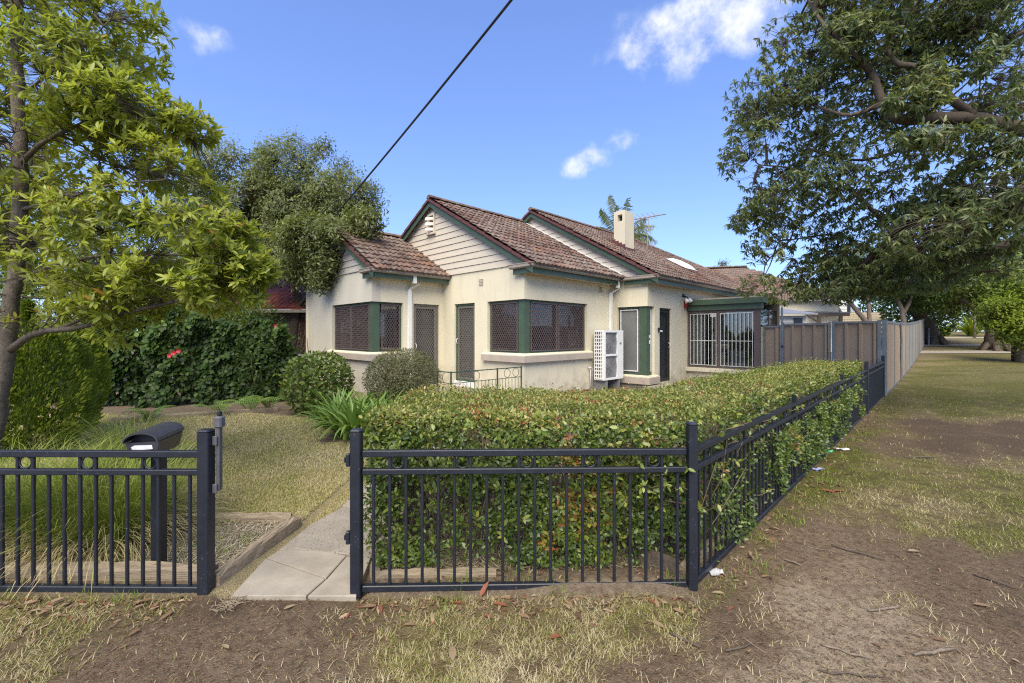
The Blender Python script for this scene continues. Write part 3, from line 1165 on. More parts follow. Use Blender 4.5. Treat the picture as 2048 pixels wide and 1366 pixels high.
def roof_plane(name, umin, umax, ve, vr, ze, zr, sgn=1, singles=0, clip=None):
    """a slope whose eave runs along u at v=ve and whose ridge is at v=vr; tiles laid in rows, the first `singles` as objects"""
    slope = math.hypot(vr - ve, zr - ze)
    roof = MB(True)
    t = .05
    if clip is None:
        roof.prism([(umin, ve, ze - t), (umax, ve, ze - t), (umax, vr, zr - t), (umin, vr, zr - t)], (0, 0, t * .6))
    else:
        roof.prism([(umin, ve, ze - t), (clip(0), ve, ze - t), (clip(1), vr, zr - t), (umin, vr, zr - t)], (0, 0, t * .6))
    r = roof.build(name, M_tile, house)
    ev = Vector((0, vr - ve, zr - ze)).normalized()
    ex = Vector((1, 0, 0)) * (1 if vr > ve else -1)
    ez = ex.cross(ev)
    rows = int(round(slope / .335))
    g = slope / rows
    Vs, Fs, Sh = [], [], []
    cnt = 0
    made = 0
    for j in range(rows):
        ue = umax if clip is None else clip((j + .5) / rows)
        nu = int((ue - umin) / .302)
        off = .09
        for i in range(nu + 1):
            uu = umin + .10 + off + i * .302
            if uu > ue - .02: continue
            c = Vector((uu + tile_rng.normal() * .004, ve, ze)) + ev * (g * j - .04 + tile_rng.normal() * .005)
            M3 = Matrix(((ex.x, ev.x, ez.x, c.x), (ex.y, ev.y, ez.y, c.y), (ex.z, ev.z, ez.z, c.z), (0, 0, 0, 1)))
            M3 = ROT45 @ M3 @ Matrix.Rotation(tile_rng.normal() * .012, 4, 'Z') @ Matrix.Rotation(tile_rng.normal() * .010, 4, 'X')
            if made < singles:
                inst(TILE_MESH[int(tile_rng.beta(2, 2.2) * 14)], 'tile', r, M3)
                made += 1
            else:
                A = np.array(M3)
                Vs.append(TT_V @ A[:3, :3].T + A[:3, 3])
                Fs.append(TT_F + cnt)
                Sh.append(np.full(len(TT_V), tile_rng.beta(2, 2.2)))
                cnt += len(TT_V)
    if Vs:
        o = np_build('tile', np.concatenate(Vs), np.concatenate(Fs), M_tile, r, True, {'shade': np.concatenate(Sh)})
        o['kind'] = 'stuff'
        o.data.set_sharp_from_angle(angle=R(40))
    return r


def cap_mesh():
    """a half-round ridge tile along +x"""
    vs, fs = [], []
    for x, rr in ((0, .115), (.40, .10)):
        for k in range(7):
            a = math.pi * k / 6
            vs.append((x, rr * math.cos(a), rr * .8 * math.sin(a)))
    for k in range(6): fs.append((k, 7 + k, 8 + k, k + 1))
    fs.append(tuple(range(6, -1, -1)))
    return np.array(vs), fs


CV, CF = cap_mesh()
CAPS = []
for k in range(4):
    me = bpy.data.meshes.new('ridge_tile')
    me.from_pydata([tuple(x) for x in CV], [], CF)
    a = me.attributes.new('shade', 'FLOAT', 'POINT')
    a.data.foreach_set('value', np.full(len(CV), .2 + .2 * k, np.float32))
    me.materials.append(M_tile)
    CAPS.append(me)


def ridge(a, b, parent, lift=.03):
    a, b = UV(*a), UV(*b)
    d = b - a
    n = max(1, int(d.length / .36))
    ang = math.atan2(d.y, d.x)
    el = math.asin(d.z / d.length)
    for i in range(n):
        p = a + d * (i / n) + Vector((0, 0, lift))
        M = Matrix.Translation(p) @ Matrix.Rotation(ang, 4, 'Z') @ Matrix.Rotation(-el - .03, 4, 'Y')
        inst(CAPS[int(tile_rng.integers(4))], 'ridge_tile', parent, M)


ZA1, ZA2, ZA0 = ZE + PITCH * (AP1 - EV1), ZE + PITCH * (AP2 - EV2), ZE + PITCH * (AP0 - EV0)
r0 = roof_plane('roof', U0 - .20, U1 - .03, EV0, AP0, ZE, ZA0, singles=100)
r1 = roof_plane('roof', U1 - .20, U2 - .04, EV1, AP1, ZE, ZA1, singles=190)
HIPU = 18.26
r2 = roof_plane('roof', U2 - .20, HIPU, EV2, AP2, ZE, ZA2, clip=lambda f: 22.9 + (HIPU - 22.9) * f)
for (ua, ub, ap, ev, za) in ((U0 - .2, 9, AP0, 14.81, ZA0), (U1 - .2, 12.0, AP1, 14.65, ZA1), (U2 - .2, HIPU, AP2, 14.82, ZA2)):
    zb = za - PITCH * (ev - ap)
    MB(True).prism([(ua, ap, za - .02), (ub, ap, za - .02), (ub if ub < 15 else 22.9, ev, zb), (ua, ev, zb)], (0, 0, .04)).build('roof', M_tile, house, shade=.4)
MB(True).prism([(HIPU, AP2, ZA2 - .02), (22.9, EV2, ZE - .02), (22.9, 14.82, ZA2 - PITCH * (14.82 - AP2))], (0, 0, .03)).build('roof', M_tile, house, shade=.4)
# the wing's ridge runs on behind the front gable
MB(True).prism([(U1 - .03, 11.4, ZA0 - .02 - PITCH * .9), (9, 11.4, ZA0 - .02 - PITCH * .9), (9, AP0, ZA0 - .02), (U1 - .03, AP0, ZA0 - .02)], (0, 0, .03)).build('roof', M_tile, house, shade=.4)
ridge((U0 - .2, AP0, ZA0), (U1, AP0, ZA0), r0)
ridge((U1 - .2, AP1, ZA1), (U2, AP1, ZA1), r1)
ridge((U2 - .2, AP2, ZA2), (HIPU, AP2, ZA2), r2)
ridge((HIPU, AP2, ZA2), (22.9, EV2, ZE), r2)

# white flashing where the front roof meets the second gable
fl = MB(True)
ev = Vector((0, AP1 - EV1, ZA1 - ZE))
fp = [Vector((U2 - .05, EV1, ZE + .035)) + ev * t for t in np.linspace(.02, 1, 14)]
for a, b in zip(fp[:-1], fp[1:]):
    j = Vector((0, 0, tile_rng.normal() * .008))
    fl.prism([a + j, a + j + Vector((-.075, 0, .02)), b + j + Vector((-.075, 0, .02)), b + j], (0, 0, .05))
fl.build('flashing', M_white, house)

# green bargeboards and dark red verge tiles on the rakes


def rake(u, ve, vp, vb, za, ze):
    for (va_, za_, vb_, zb_) in ((ve, ze, vp, za), (vb, za - PITCH * (vb - vp), vp, za)):
        a, b = Vector((u - .17, va_, za_ - .02)), Vector((u - .17, vb_, zb_ - .02))
        MB(True).prism([a, b, b - Vector((0, 0, .20)), a - Vector((0, 0, .20))], UV(.035, 0, 0)).build('bargeboard', M_green, house)
        MB(True).prism([a - Vector((0, 0, .04)), b - Vector((0, 0, .04)), b - Vector((0, 0, .055)), a - Vector((0, 0, .055))], UV(.17, 0, 0)).build('soffit', M_board, house)
        n = int((b - a).length / .34)
        for i in range(n):
            p, q = a + (b - a) * (i / n), a + (b - a) * ((i + 1.06) / n if i < n - 1 else 1)
            up = Vector((0, 0, 1))
            dz = tile_rng.normal() * .004
            MB(True).prism([p + up * (.055 + dz) + Vector((-.05, 0, 0)), q + up * (.035 + dz) + Vector((-.05, 0, 0)), q + up * (-.045) + Vector((-.05, 0, 0)), p - up * (.045 - .012) + Vector((-.05, 0, 0))], UV(.17, 0, 0)).build('verge_tile', M_tile_red, house)


rake(U0, EV0, AP0, 14.8, ZA0, ZE)
rake(U1, EV1, AP1, 13.2, ZA1, ZE)
rake(U2, EV2, AP2, 14.8, ZA2, ZE)

# gutters (an ogee-like trough) and green fascias
GP = [(0, 0), (-.035, -.012), (-.06, -.045), (-.075, -.05), (-.08, .045), (-.095, .055), (-.095, .068), (-.07, .068), (-.068, -.02), (-.05, .01), (0, .03)]
GP = [(0, -.045), (-.055, -.045), (-.09, -.02), (-.095, .035), (-.108, .045), (-.108, .058), (-.08, .058), (-.075, .02), (-.05, -.01), (0, -.01)]


def gutter(path):
    """path: corners (u, v) along the eave; the profile stands outside (to the right of travel)"""
    mb = MB(True)
    n = len(path)
    P = [Vector((*p, 0)) for p in path]
    rings = []
    for i, p in enumerate(P):
        d0 = (P[i] - P[i - 1]).normalized() if i else (P[1] - P[0]).normalized()
        d1 = (P[i + 1] - P[i]).normalized() if i < n - 1 else d0
        n0, n1 = Vector((d0.y, -d0.x, 0)), Vector((d1.y, -d1.x, 0))
        m = (n0 + n1)
        m = m / (1 + n0.dot(n1))
        rings.append([(p.x - m.x * a, p.y - m.y * a, 3.105 + b) for a, b in GP])
    k = len(GP)
    vs = [q for r_ in rings for q in r_]
    fs = []
    for i in range(n - 1):
        for j in range(k):
            fs.append((i * k + j, i * k + (j + 1) % k, (i + 1) * k + (j + 1) % k, (i + 1) * k + j))
    fs += [tuple(range(k - 1, -1, -1)), tuple(range((n - 1) * k, n * k))]
    mb.add(vs, fs)
    return mb.build('gutter', M_gutter, house)


def fascia_box(a, b, z0=2.935, z1=3.07):
    return MB(True).box((*a, z0), (*b, z1)).build('fascia', M_green, house)


gutter([(U0 - .12, V0 + .25), (U0 - .12, EV0 + .09), (U1 - .03, EV0 + .09)])
gutter([(U1 - .12, V1 + .32), (U1 - .12, EV1 + .09), (10.90, EV1 + .09)])
gutter([(U2 - .12, EV1 + .10), (U2 - .12, EV2 + .09), (22.9, EV2 + .09)])
for u, ev, v1, ue in ((U0, EV0, V0, U1), (U1, EV1, V1, U2 - .12), (U2, EV2, V2, 22.8)):
    fascia_box((u - .115, ev + .10), (ue - .004, ev + .125))                      # along the eave
    fascia_box((u - .118, ev + .127), (u - .09, v1 + (.26 if u != U2 else .66)))    # the short return on the gable front
    MB(True).box((u - .088, ev + .127, 2.965), (ue - .01, v1 - .003, 2.985)).build('soffit', M_board, house)

# ------------------------------------------------------------------ windows, doors and their diamond screens


def lattice(mb, org, ex, ez, wd, ht, px, pz, r):
    """crossing strips filling a wd x ht rectangle; org: corner, ex, ez: unit vectors"""
    nrm = ex.cross(ez)
    def line(x0, z0, x1, z1):
        a, b = org + ex * x0 + ez * z0, org + ex * x1 + ez * z1
        d = (b - a)
        if d.length < .01: return
        s = d.normalized().cross(nrm) * r
        mb.add([a - s - nrm * r * .5, a + s - nrm * r * .5, b + s - nrm * r * .5, b - s - nrm * r * .5, a - s + nrm * r * .5, a + s + nrm * r * .5, b + s + nrm * r * .5, b - s + nrm * r * .5],
               [(0, 1, 2, 3), (7, 6, 5, 4), (0, 3, 7, 4), (1, 5, 6, 2)])
    sl = pz / px
    k = -int(ht / sl / px) - 1
    while k * px < wd:
        x0 = k * px
        # rising line z = (x-x0)*sl
        xa, xb = max(0, x0), min(wd, x0 + ht / sl)
        if xb > xa:
            line(xa, (xa - x0) * sl, xb, (xb - x0) * sl)
            line(xa, ht - (xa - x0) * sl, xb, ht - (xb - x0) * sl)
        k += 1


def rect_frame(mb, org, ex, ez, wd, ht, fw, dp):
    """four-sided frame: boards fw wide, dp deep (towards the outside, -n)"""
    nrm = ex.cross(ez)
    def bar(x0, z0, x1, z1):
        c = [org + ex * x + ez * z for x, z in ((x0, z0), (x1, z0), (x1, z1), (x0, z1))]
        mb.prism([p + nrm * (-dp / 2) for p in c], (nrm * dp) if not mb.uv else nrm * dp)
    bar(0, 0, fw, ht)
    bar(wd - fw, 0, wd, ht)
    bar(fw, 0, wd - fw, fw)
    bar(fw, ht - fw, wd - fw, ht)


def world_rect(kind, c, a, b, z0, z1):
    """kind 'u': a face at u=c looking to -u, seen from outside its x axis runs towards -v; 'v': face at v=c, x axis along +u"""
    if kind == 'u':
        return UV(c, b, z0), (UV(0, -1, 0)), b - a, z1 - z0
    return UV(a, c, z0), (UV(1, 0, 0)), b - a, z1 - z0


EZ = Vector((0, 0, 1))


def screen_panel(parent, kind, c, a, b, z0, z1, mat=M_screen, fw=.028, px=.072, pz=.112, r=.0058, deep=.035):
    org, ex, wd, ht = world_rect(kind, c, a, b, z0, z1)
    mb = MB()
    rect_frame(mb, org, ex, EZ, wd, ht, fw, .03)
    f = mb.build('screen_frame', mat, parent)
    mb = MB()
    lattice(mb, org + ex * fw + EZ * fw, ex, EZ, wd - 2 * fw, ht - 2 * fw, px, pz, r)
    s = mb.build('security_screen', mat, parent)
    s['kind'] = 'stuff'
    return f


def pane(parent, kind, c, a, b, z0, z1, mat, name='pane', th=.008):
    if kind == 'u': return MB(True).box((c, a, z0), (c + th, b, z1)).build(name, mat, parent)
    return MB(True).box((a, c, z0), (b, c + th, z1)).build(name, mat, parent)


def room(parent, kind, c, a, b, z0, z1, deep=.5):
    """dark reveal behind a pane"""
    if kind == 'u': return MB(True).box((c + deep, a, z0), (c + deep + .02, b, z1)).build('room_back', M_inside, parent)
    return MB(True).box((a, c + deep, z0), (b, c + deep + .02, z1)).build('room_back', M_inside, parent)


def blinds(parent, kind, c, a, b, zs, mat=M_blind, th=.02):
    for z in zs:
        if kind == 'u': MB(True).box((c, a, z), (c + .015, b, z + th)).build('glazing_bar', mat, parent)
        else: MB(True).box((a, c, z), (b, c + .015, z + th)).build('glazing_bar', mat, parent)


def sub_empty(name, p=None, label=None):
    o = bpy.data.objects.new(name, None)
    COL.objects.link(o)
    o.parent = house
    WM[o] = WM[house].copy()
    if label: o['label'] = label
    return o


def corner_window(u, v, vl, ur, z0, z1, splits_u, splits_v, post=.19, rec=.09):
    wdw = sub_empty('window', None)
    uf, vf = u + rec, v + rec
    fr = MB(True)
    fr.box((uf - .03, vf - .03, z0), (uf - .03 + post, vf - .03 + post, z1))                       # corner post
    e = .004
    fr.box((uf, vf + post - .03, z0), (uf + .07, vl - e, z0 + .05))
    fr.box((uf, vf + post - .03, z1 - .05), (uf + .07, vl - e, z1 - e))
    fr.box((uf, vl - .05, z0 + .05), (uf + .07, vl - e, z1 - .05))
    fr.box((uf + post - .03, vf, z0), (ur - e, vf + .07, z0 + .05))
    fr.box((uf + post - .03, vf, z1 - .05), (ur - e, vf + .07, z1 - e))
    fr.box((ur - .05, vf, z0 + .05), (ur - e, vf + .07, z1 - .05))
    for s in splits_u[1:-1]: fr.box((uf, s - .035, z0 + .05), (uf + .068, s + .035, z1 - .05))
    for s in splits_v[1:-1]: fr.box((s - .035, vf, z0 + .05), (s + .035, vf + .068, z1 - .05))
    fr.build('window_frame', M_green, wdw)
    return wdw, uf, vf


def sill(u, v, vl, ur, zt, h=.17, pr=.11, ext=.12):
    pts = [(u - pr, vl + ext), (u - pr, v - pr), (ur + ext, v - pr), (ur + ext, v - .004), (u - .004, v - .004), (u - .004, vl + ext)]
    top = [Vector((*p, zt - .05)) for p in pts]
    s = MB(True).prism([Vector((*p, zt - h - .03)) for p in pts][::-1], (0, 0, h - .02)).build('sill', M_sillface, house)
    mb = MB(True)
    lo = [Vector((p[0], p[1], zt - .05)) for p in pts]
    hi = [Vector((p[0], p[1], zt + .012)) for p in pts]
    hi[0].z = hi[1].z = hi[2].z = zt - .028
    n = 6
    mb.add(lo + hi, [(5, 4, 3, 2, 1, 0), (6, 7, 10, 11), (7, 8, 9, 10)] + [(i, (i + 1) % n, n + (i + 1) % n, n + i) for i in range(n)])
    mb.build('sill_top', M_stucco, s)


# left wing: corner window
wdw, uf, vf = corner_window(U0, V0, 12.6, 6.10, SILL, HEAD, (10.4, 11.55, 12.6), (5.4, 6.1))
for a, b in ((V0 + .28, 11.50), (11.53, 12.54)):
    screen_panel(wdw, 'u', uf - .012, a, b, SILL + .05, HEAD - .05)
    pane(wdw, 'u', uf + .05, a, b, SILL + .05, HEAD - .05, M_glass)
blinds(wdw, 'u', uf + .075, V0 + .3, 12.5, (1.5, 1.8, 2.05), M_inside)
MB(True).box((uf + .07, 10.6, 1.16), (uf + .10, 11.0, 1.45)).build('vent_panel', M_blind, wdw)
MB(True).box((uf + .065, 10.62, 1.18), (uf + .069, 10.98, 1.43)).build('vent_panel_face', M_inside, wdw)
screen_panel(wdw, 'v', vf - .012, U0 + .30, 6.05, SILL + .05, HEAD - .05)
pane(wdw, 'v', vf + .05, U0 + .3, 6.05, SILL + .05, HEAD - .05, M_glass)
MB(True).box((U0 + .35, vf + .10, 1.98), (6.04, vf + .11, 2.30)).build('blind', M_blind, wdw)
room(wdw, 'u', uf, V0 + .15, 12.6, .9, 2.5)
room(wdw, 'v', vf, U0 + .15, 6.1, .9, 2.5)
sill(U0, V0, 12.6, 6.10, SILL)

# front gable: corner window
wdw, uf, vf = corner_window(U1, V1, 8.27, 9.90, SILL, HEAD, (7.1, 8.27), (7.6, 8.70, 9.90))
screen_panel(wdw, 'u', uf - .012, V1 + .29, 8.21, SILL + .05, HEAD - .05)
pane(wdw, 'u', uf + .05, V1 + .28, 8.2, SILL + .05, HEAD - .05, M_glass)
for a, b in ((U1 + .30, 8.67), (8.73, 9.85)):
    screen_panel(wdw, 'v', vf - .012, a, b, SILL + .05, HEAD - .05)
    pane(wdw, 'v', vf + .05, a, b, SILL + .05, HEAD - .05, M_glass)
blinds(wdw, 'u', uf + .08, V1 + .4, 8.1, (1.20, 1.47), M_blind, .022)
blinds(wdw, 'u', uf + .08, V1 + .4, 8.1, (1.75, 2.0), M_screen, .03)
blinds(wdw, 'v', vf + .08, 8.8, 9.75, (1.22,), M_blind, .02)
blinds(wdw, 'v', vf + .08, 7.8, 9.75, (1.55, 1.85), M_screen, .03)
room(wdw, 'u', uf, V1 + .15, 8.3, .9, 2.5)
room(wdw, 'v', vf, U1 + .15, 9.9, .9, 2.5)
sill(U1, V1, 8.27, 9.90, SILL)

# second gable: tall corner window with frosted panes
wdw, uf, vf = corner_window(U2, V2, 6.86, 11.66, .36, 2.32, (6.1, 6.86), (11.5, 11.66), post=.22)
pane(wdw, 'u', uf + .03, V2 + .29, 6.82, .41, 2.27, M_frosted)
wt = MB()
org, ex, wd, ht = world_rect('u', uf - .002, V2 + .34, 6.80, .46, 2.24)
rect_frame(wt, org, ex, EZ, wd, ht, .022, .03)
wt.build('white_bead', M_white, wdw)
pane(wdw, 'v', vf + .03, U2 + .29, 11.62, .41, 2.27, M_frosted)
wt = MB()
org, ex, wd, ht = world_rect('v', vf - .002, U2 + .30, 11.61, .46, 2.24)
rect_frame(wt, org, ex, EZ, wd, ht, .018, .03)
wt.build('white_bead', M_white, wdw)
MB(True).box((U2 + .205, vf - .045, 1.42), (U2 + .245, vf - .031, 1.50)).build('lock', M_white, wdw)
MB(True).box((U2 + .205, vf - .045, 1.26), (U2 + .245, vf - .031, 1.36)).build('lock', M_white, wdw)
room(wdw, 'u', uf, V2 + .15, 6.86, .3, 2.4, .4)
sill(U2, V2, 6.86, 11.66, .36, .2, .12, .1)


def screen_door(kind, c, a, b, z0, z1, mat, handle_left=True, rec=.08, green=False):
    d = sub_empty('door', None)
    cf = c + rec
    org, ex, wd, ht = world_rect(kind, cf, a + .004, b - .004, z0, z1 - .004)
    mb = MB()
    rect_frame(mb, org, ex, EZ, wd, ht, .05, .07)
    mb.build('door_frame', M_green if green else mat, d)
    inn = org + ex * .052 + EZ * .03
    mb = MB()
    rect_frame(mb, inn, ex, EZ, wd - .104, ht - .085, .065, .035)
    mb.build('screen_frame', mat, d)
    mb = MB()
    lattice(mb, inn + ex * .065 + EZ * .065, ex, EZ, wd - .234, ht - .215, .070, .115, .0062)
    s = mb.build('security_screen', mat, d)
    s['kind'] = 'stuff'
    nrm = ex.cross(EZ)
    x = .085 if handle_left else wd - .085
    h0 = org + ex * x + EZ * 1.0 + nrm * .03
    MB().tube([h0, h0 + nrm * .05 + EZ * .03, h0 + nrm * .055 + EZ * .12, h0 + EZ * .16], .009, 6).build('handle', M_white, d, True)
    pane(d, kind, cf + .07, a, b, z0, z1, M_door_leaf, 'door_leaf', .04)
    return d


M_door_leaf = plain('grey_door_leaf', (.10, .10, .105), (.07, .07, .075), 2, .5, bs=0)
screen_door('v', V0, 6.42, 7.26, .12, HEAD, M_screen2, True)
screen_door('u', U1, 8.77, 9.63, .26, HEAD, M_screen2, True, green=True)
MB(True).box((U1 - .03, 8.774, .12), (U1 + .2, 9.626, .255)).build('threshold', M_white, house)
screen_door('v', V2, 11.97, 12.72, .12, 2.30, M_dark, False)
# black keypad by the side door
MB(True).box((11.85, V2 - .05, 1.60), (11.93, V2 - .003, 1.72)).build('keypad', M_dark, house)
MB(True).box((11.90, V2 - .10, 1.60), (11.96, V2 - .052, 1.64)).build('keypad_hood', M_white, house)


# small wall vents, gable vent


def wall_vent(kind, c, a, z, wd=.16, ht=.15, rows=4, cols=3):
    mb = MB(True)
    B = (lambda x0, x1, z0, z1, d0, d1: mb.box((c - d1, a + x0, z0), (c - d0, a + x1, z1))) if kind == 'u' else (lambda x0, x1, z0, z1, d0, d1: mb.box((a + x0, c - d1, z0), (a + x1, c - d0, z1)))
    for i in range(rows + 1): B(0, wd, z + i * ht / rows, z + i * ht / rows + .012, .003, .018)
    for i in range(cols + 1): B(i * (wd - .014) / cols, i * (wd - .014) / cols + .014, z, z + ht, .002, .014)
    v = mb.build('wall_vent', M_board, house)
    mb = MB(True)
    mb.box((c - .0025, a + .01, z + .01), (c - .0015, a + wd - .01, z + ht)) if kind == 'u' else mb.box((a + .01, c - .0025, z + .01), (a + wd - .01, c - .0015, z + ht))
    mb.build('vent_gap', M_joint, v)


wall_vent('u', U1, 8.42, 2.80)
wall_vent('v', V1, 10.45, 2.72)
gv = MB(True)
ga, gz = 10.50, 4.50
for (a0, a1, z0, z1) in ((0, .06, 0, .56), (.30, .36, 0, .56), (.06, .30, .50, .56), (-.03, .39, -.05, 0)):
    gv.box((U1 - .075 - (.03 if z0 < 0 else 0), ga + a0, gz + z0), (U1 - .01, ga + a1, gz + z1))
g = gv.build('gable_vent', M_board, house)
for k in range(3):
    z = gz + .05 + k * .155
    MB(True).prism([(U1 - .07, ga + .06, z), (U1 - .03, ga + .06, z + .075), (U1 - .03, ga + .06, z + .09), (U1 - .07, ga + .06, z + .015)], UV(0, .24, 0)).build('louvre', M_board, g)
MB(True).box((U1 - .028, ga + .06, gz), (U1 - .02, ga + .30, gz + .5)).build('vent_gap', M_joint, g)

# downpipes
def downpipe(u, v, off, zt=2.95):
    """off: (du, dv) towards the gutter at the top"""
    mb = MB(True)
    mb.bbox((u - .05, v - .085, .05), (u + .05, v - .005, zt - .22), .006)
    mb.prism([(u - .05, v - .085, zt - .22), (u + .05, v - .085, zt - .22), (u + .05, v - .005, zt - .22), (u - .05, v - .005, zt - .22)], UV(off[0], off[1], 0) + Vector((0, 0, .14)))
    x, y = u + off[0], v + off[1]
    mb.box((x - .05, y - .085, zt - .08), (x + .05, y - .005, 3.06))
    return mb.build('downpipe', M_white, house)


downpipe(6.27, V0, (0, -.24))
downpipe(11.0, V1, (0, -.24))

# chimney on the rear roof
ch = MB(True)
cu0, cu1, cv0, cv1 = 12.86, 13.45, 7.55, 7.97
zc = 5.66
ch.box((cu0, cv0, 3.9), (cu1, cv1, zc - .34))
ch.box((cu0, cv0, zc - .12), (cu1, cv1, zc))
ch.box((cu0, cv0, zc - .34), (cu1, cv0 + .10, zc - .12))
ch.box((cu0, cv1 - .14, zc - .34), (cu1, cv1, zc - .12))
ch.box((cu0 + .2, cv0 + .10, zc - .34), (cu1, cv1 - .14, zc - .12))
ch.box((cu0 + .05, cv0 + .05, zc), (cu1 - .05, cv1 - .05, zc + .03))
M_chim = stucco('chimney_stucco', (.60, .54, .41), (.50, .45, .35), (.12, .11, .09))
cho = ch.build('chimney', M_chim, house)
MB(True).box((cu0 + .19, cv0 + .10, zc - .34), (cu0 + .199, cv1 - .14, zc - .12)).build('flue', M_dark, cho)
st = MB(True)
for k in range(4):
    v = cv0 - .02 + k * .125
    z = ZE + PITCH * (v - EV2) + .03
    st.box((cu0 - .03, v, z - .05), (cu0 - .004, v + .12, z + .20))
st.box((cu0 - .03, cv0 - .03, ZE + PITCH * (cv0 - EV2) - .05), (cu1 + .03, cv0 - .004, ZE + PITCH * (cv0 - EV2) + .12))
st.build('step_flashing', M_tile_red, cho)

# white dome skylight
sk = MB(True)
def on2(u, v, h): return Vector((u, v, ZE + PITCH * (v - EV2) + h))
ku0, ku1, kv0, kv1 = 15.8, 17.0, 6.75, 7.6
sk.prism([on2(ku0, kv0, -.1), on2(ku1, kv0, -.1), on2(ku1, kv1, -.1), on2(ku0, kv1, -.1)], (0, 0, .20))
sko = sk.build('skylight_kerb', M_tile_red, house)
sv, sf = [], []
n = 6
for i in range(n + 1):
    for j in range(n + 1):
        a, b = i / n, j / n
        sv.append(on2(ku0 + .03 + a * (ku1 - ku0 - .06), kv0 + .03 + b * (kv1 - kv0 - .06), (.105) + .13 * (1 - (2 * a - 1) ** 4) * (1 - (2 * b - 1) ** 4)))
for i in range(n):
    for j in range(n):
        q = i * (n + 1) + j
        sf.append((q, q + n + 1, q + n + 2, q + 1))
MB(True).add(sv, sf).build('skylight_dome', M_white, sko, True)

# porch slab, wrought railing
MB(True).box((5.0, 6.75, -.1), (U1, V0, .12)).build('porch_slab', M_concrete, house)
MB(True).box((U2 - .3, 4.6, -.1), (14.0, V2, .10)).build('porch_slab', M_concrete, house)

# security light with red siren by the sunroom
su, sv_ = 13.55, V2
lt = MB(True)
lt.box((su - .05, sv_ - .04, 2.70), (su + .05, sv_ - .003, 2.80))
lto = lt.build('security_light', M_dark, house)
for du, dz in ((-.12, -.12), (.10, -.10)):
    MB(True).tube([(su, sv_ - .04, 2.74), (su + du * .7, sv_ - .10, 2.74 + dz * .4), (su + du, sv_ - .15, 2.74 + dz)], .018, 6).build('lamp_arm', M_dark, lto)
    MB(True).tube([(su + du, sv_ - .14, 2.76 + dz), (su + du * 1.1, sv_ - .18, 2.70 + dz), (su + du * 1.2, sv_ - .21, 2.64 + dz)], [.035, .055, .07], 10).build('spot_lamp', M_white, lto, True)
M_redbox = plain('red_siren_plastic', (.28, .02, .025), None, 9, .4, bs=0)
MB(True).bbox((su + .06, sv_ - .09, 2.36), (su + .22, sv_ - .003, 2.60), .012).build('siren_box', M_redbox, house)

# ------------------------------------------------------------------ glazed sunroom
US = 13.9
VS = 3.79
sun_w = sub_empty('sunroom')
MB(True).box((US, VS, -.1), (US + .2, V2, .36)).build('sunroom_wall', M_stucco, sun_w)
MB(True).box((US - .14, VS - .02, .362), (US + .2, V2 - .003, .48)).build('sunroom_sill', M_stucco, sun_w)
MB(True).box((US - .05, VS - .05, 2.27), (US + .16, V2 - .003, 2.44)).build('sunroom_beam', M_green, sun_w)
MB(True).box((US - .12, VS - .12, 2.442), (US + .3, V2 - .003, 2.60)).build('sunroom_beam', M_green, sun_w)
MB(True).prism([(US + .18, VS - .1, 2.62), (15.9, VS - .1, 2.64), (15.9, V2 - .01, 2.64), (US + .18, V2 - .01, 2.62)], (0, 0, .04)).build('sunroom_roof', M_gutter, sun_w)
M_sunframe = plain('brown_window_frame', (.105, .078, .075), (.085, .062, .06), 8, .5, bs=0)
fr = MB(True)
for v, w_ in ((VS, .16), (4.90, .07), (V2 - .075, .07)): fr.box((US, v, .482), (US + .08, v + w_, 2.268))
fr.box((US + .002, VS + .16, .482), (US + .078, 4.90, .53))
fr.box((US + .002, 4.97, .482), (US + .078, V2 - .075, .53))
fr.box((US + .002, VS + .16, 2.20), (US + .078, 4.90, 2.268))
fr.box((US + .002, 4.97, 2.20), (US + .078, V2 - .075, 2.268))
fr.build('window_frame', M_sunframe, sun_w)
for a, b in ((VS + .16, 4.90), (4.97, V2 - .075)):
    pane(sun_w, 'u', US + .04, a, b, .53, 2.20, M_glass)
    x = a + .03
    n = int((b - a - .06) / .105)
    for k in range(n + 1):
        vv = a + .03 + k * (b - a - .06) / n
        MB(True).box((US - .03, vv - .006, .56), (US - .018, vv + .006, 2.17)).build('security_bar', M_white, sun_w)
    for z in (.56, 1.32, 2.155):
        MB(True).box((US - .017, a + .02, z), (US - .005, b - .02, z + .014)).build('security_rail', M_white, sun_w)
# inside: side and back walls, blinds, a bench and bins of paper seen through the glass
M_sunin = plain('sunroom_plaster', (.16, .145, .125), (.12, .11, .095), 2, .9, bs=0)
MB(True).box((15.9, VS, .1), (16.0, V2, 2.6)).build('back_wall', M_sunin, sun_w)
MB(True).box((US + .2, VS + .09, .1), (15.9, V2 - .12, .2)).build('sunroom_floor', M_sunframe, sun_w)
MB(True).box((US + .21, V2 - .11, .2), (15.89, V2 - .006, 2.6)).build('side_wall', M_sunin, sun_w)
for a, b, d in ((5.45, 5.80, .12), (5.05, 5.16, .5), (4.62, 4.68, .9), (4.02, 4.10, .35)):
    n = max(1, int((b - a) / .09))
    for k in range(n):
        MB(True).box((US + .12 + d, a + k * (b - a) / n, .55), (US + .135 + d, a + (k + .82) * (b - a) / n, 2.2)).build('blind_slat', M_blind, sun_w)
MB(True).box((15.3, 5.0, .2), (15.8, 5.7, .95)).build('cupboard', M_dark, sun_w)
MB(True).bbox((14.7, 4.45, .2), (15.2, 4.9, 1.0), .03).build('cupboard', M_blind, sun_w)
MB(True).bbox((15.0, 4.0, .2), (15.4, 4.3, .8), .03).build('cupboard', M_dark, sun_w)
MB(True).box((US + .028, 5.02, 2.07), (US + .034, 5.20, 2.19)).build('sticker', M_white, sun_w)
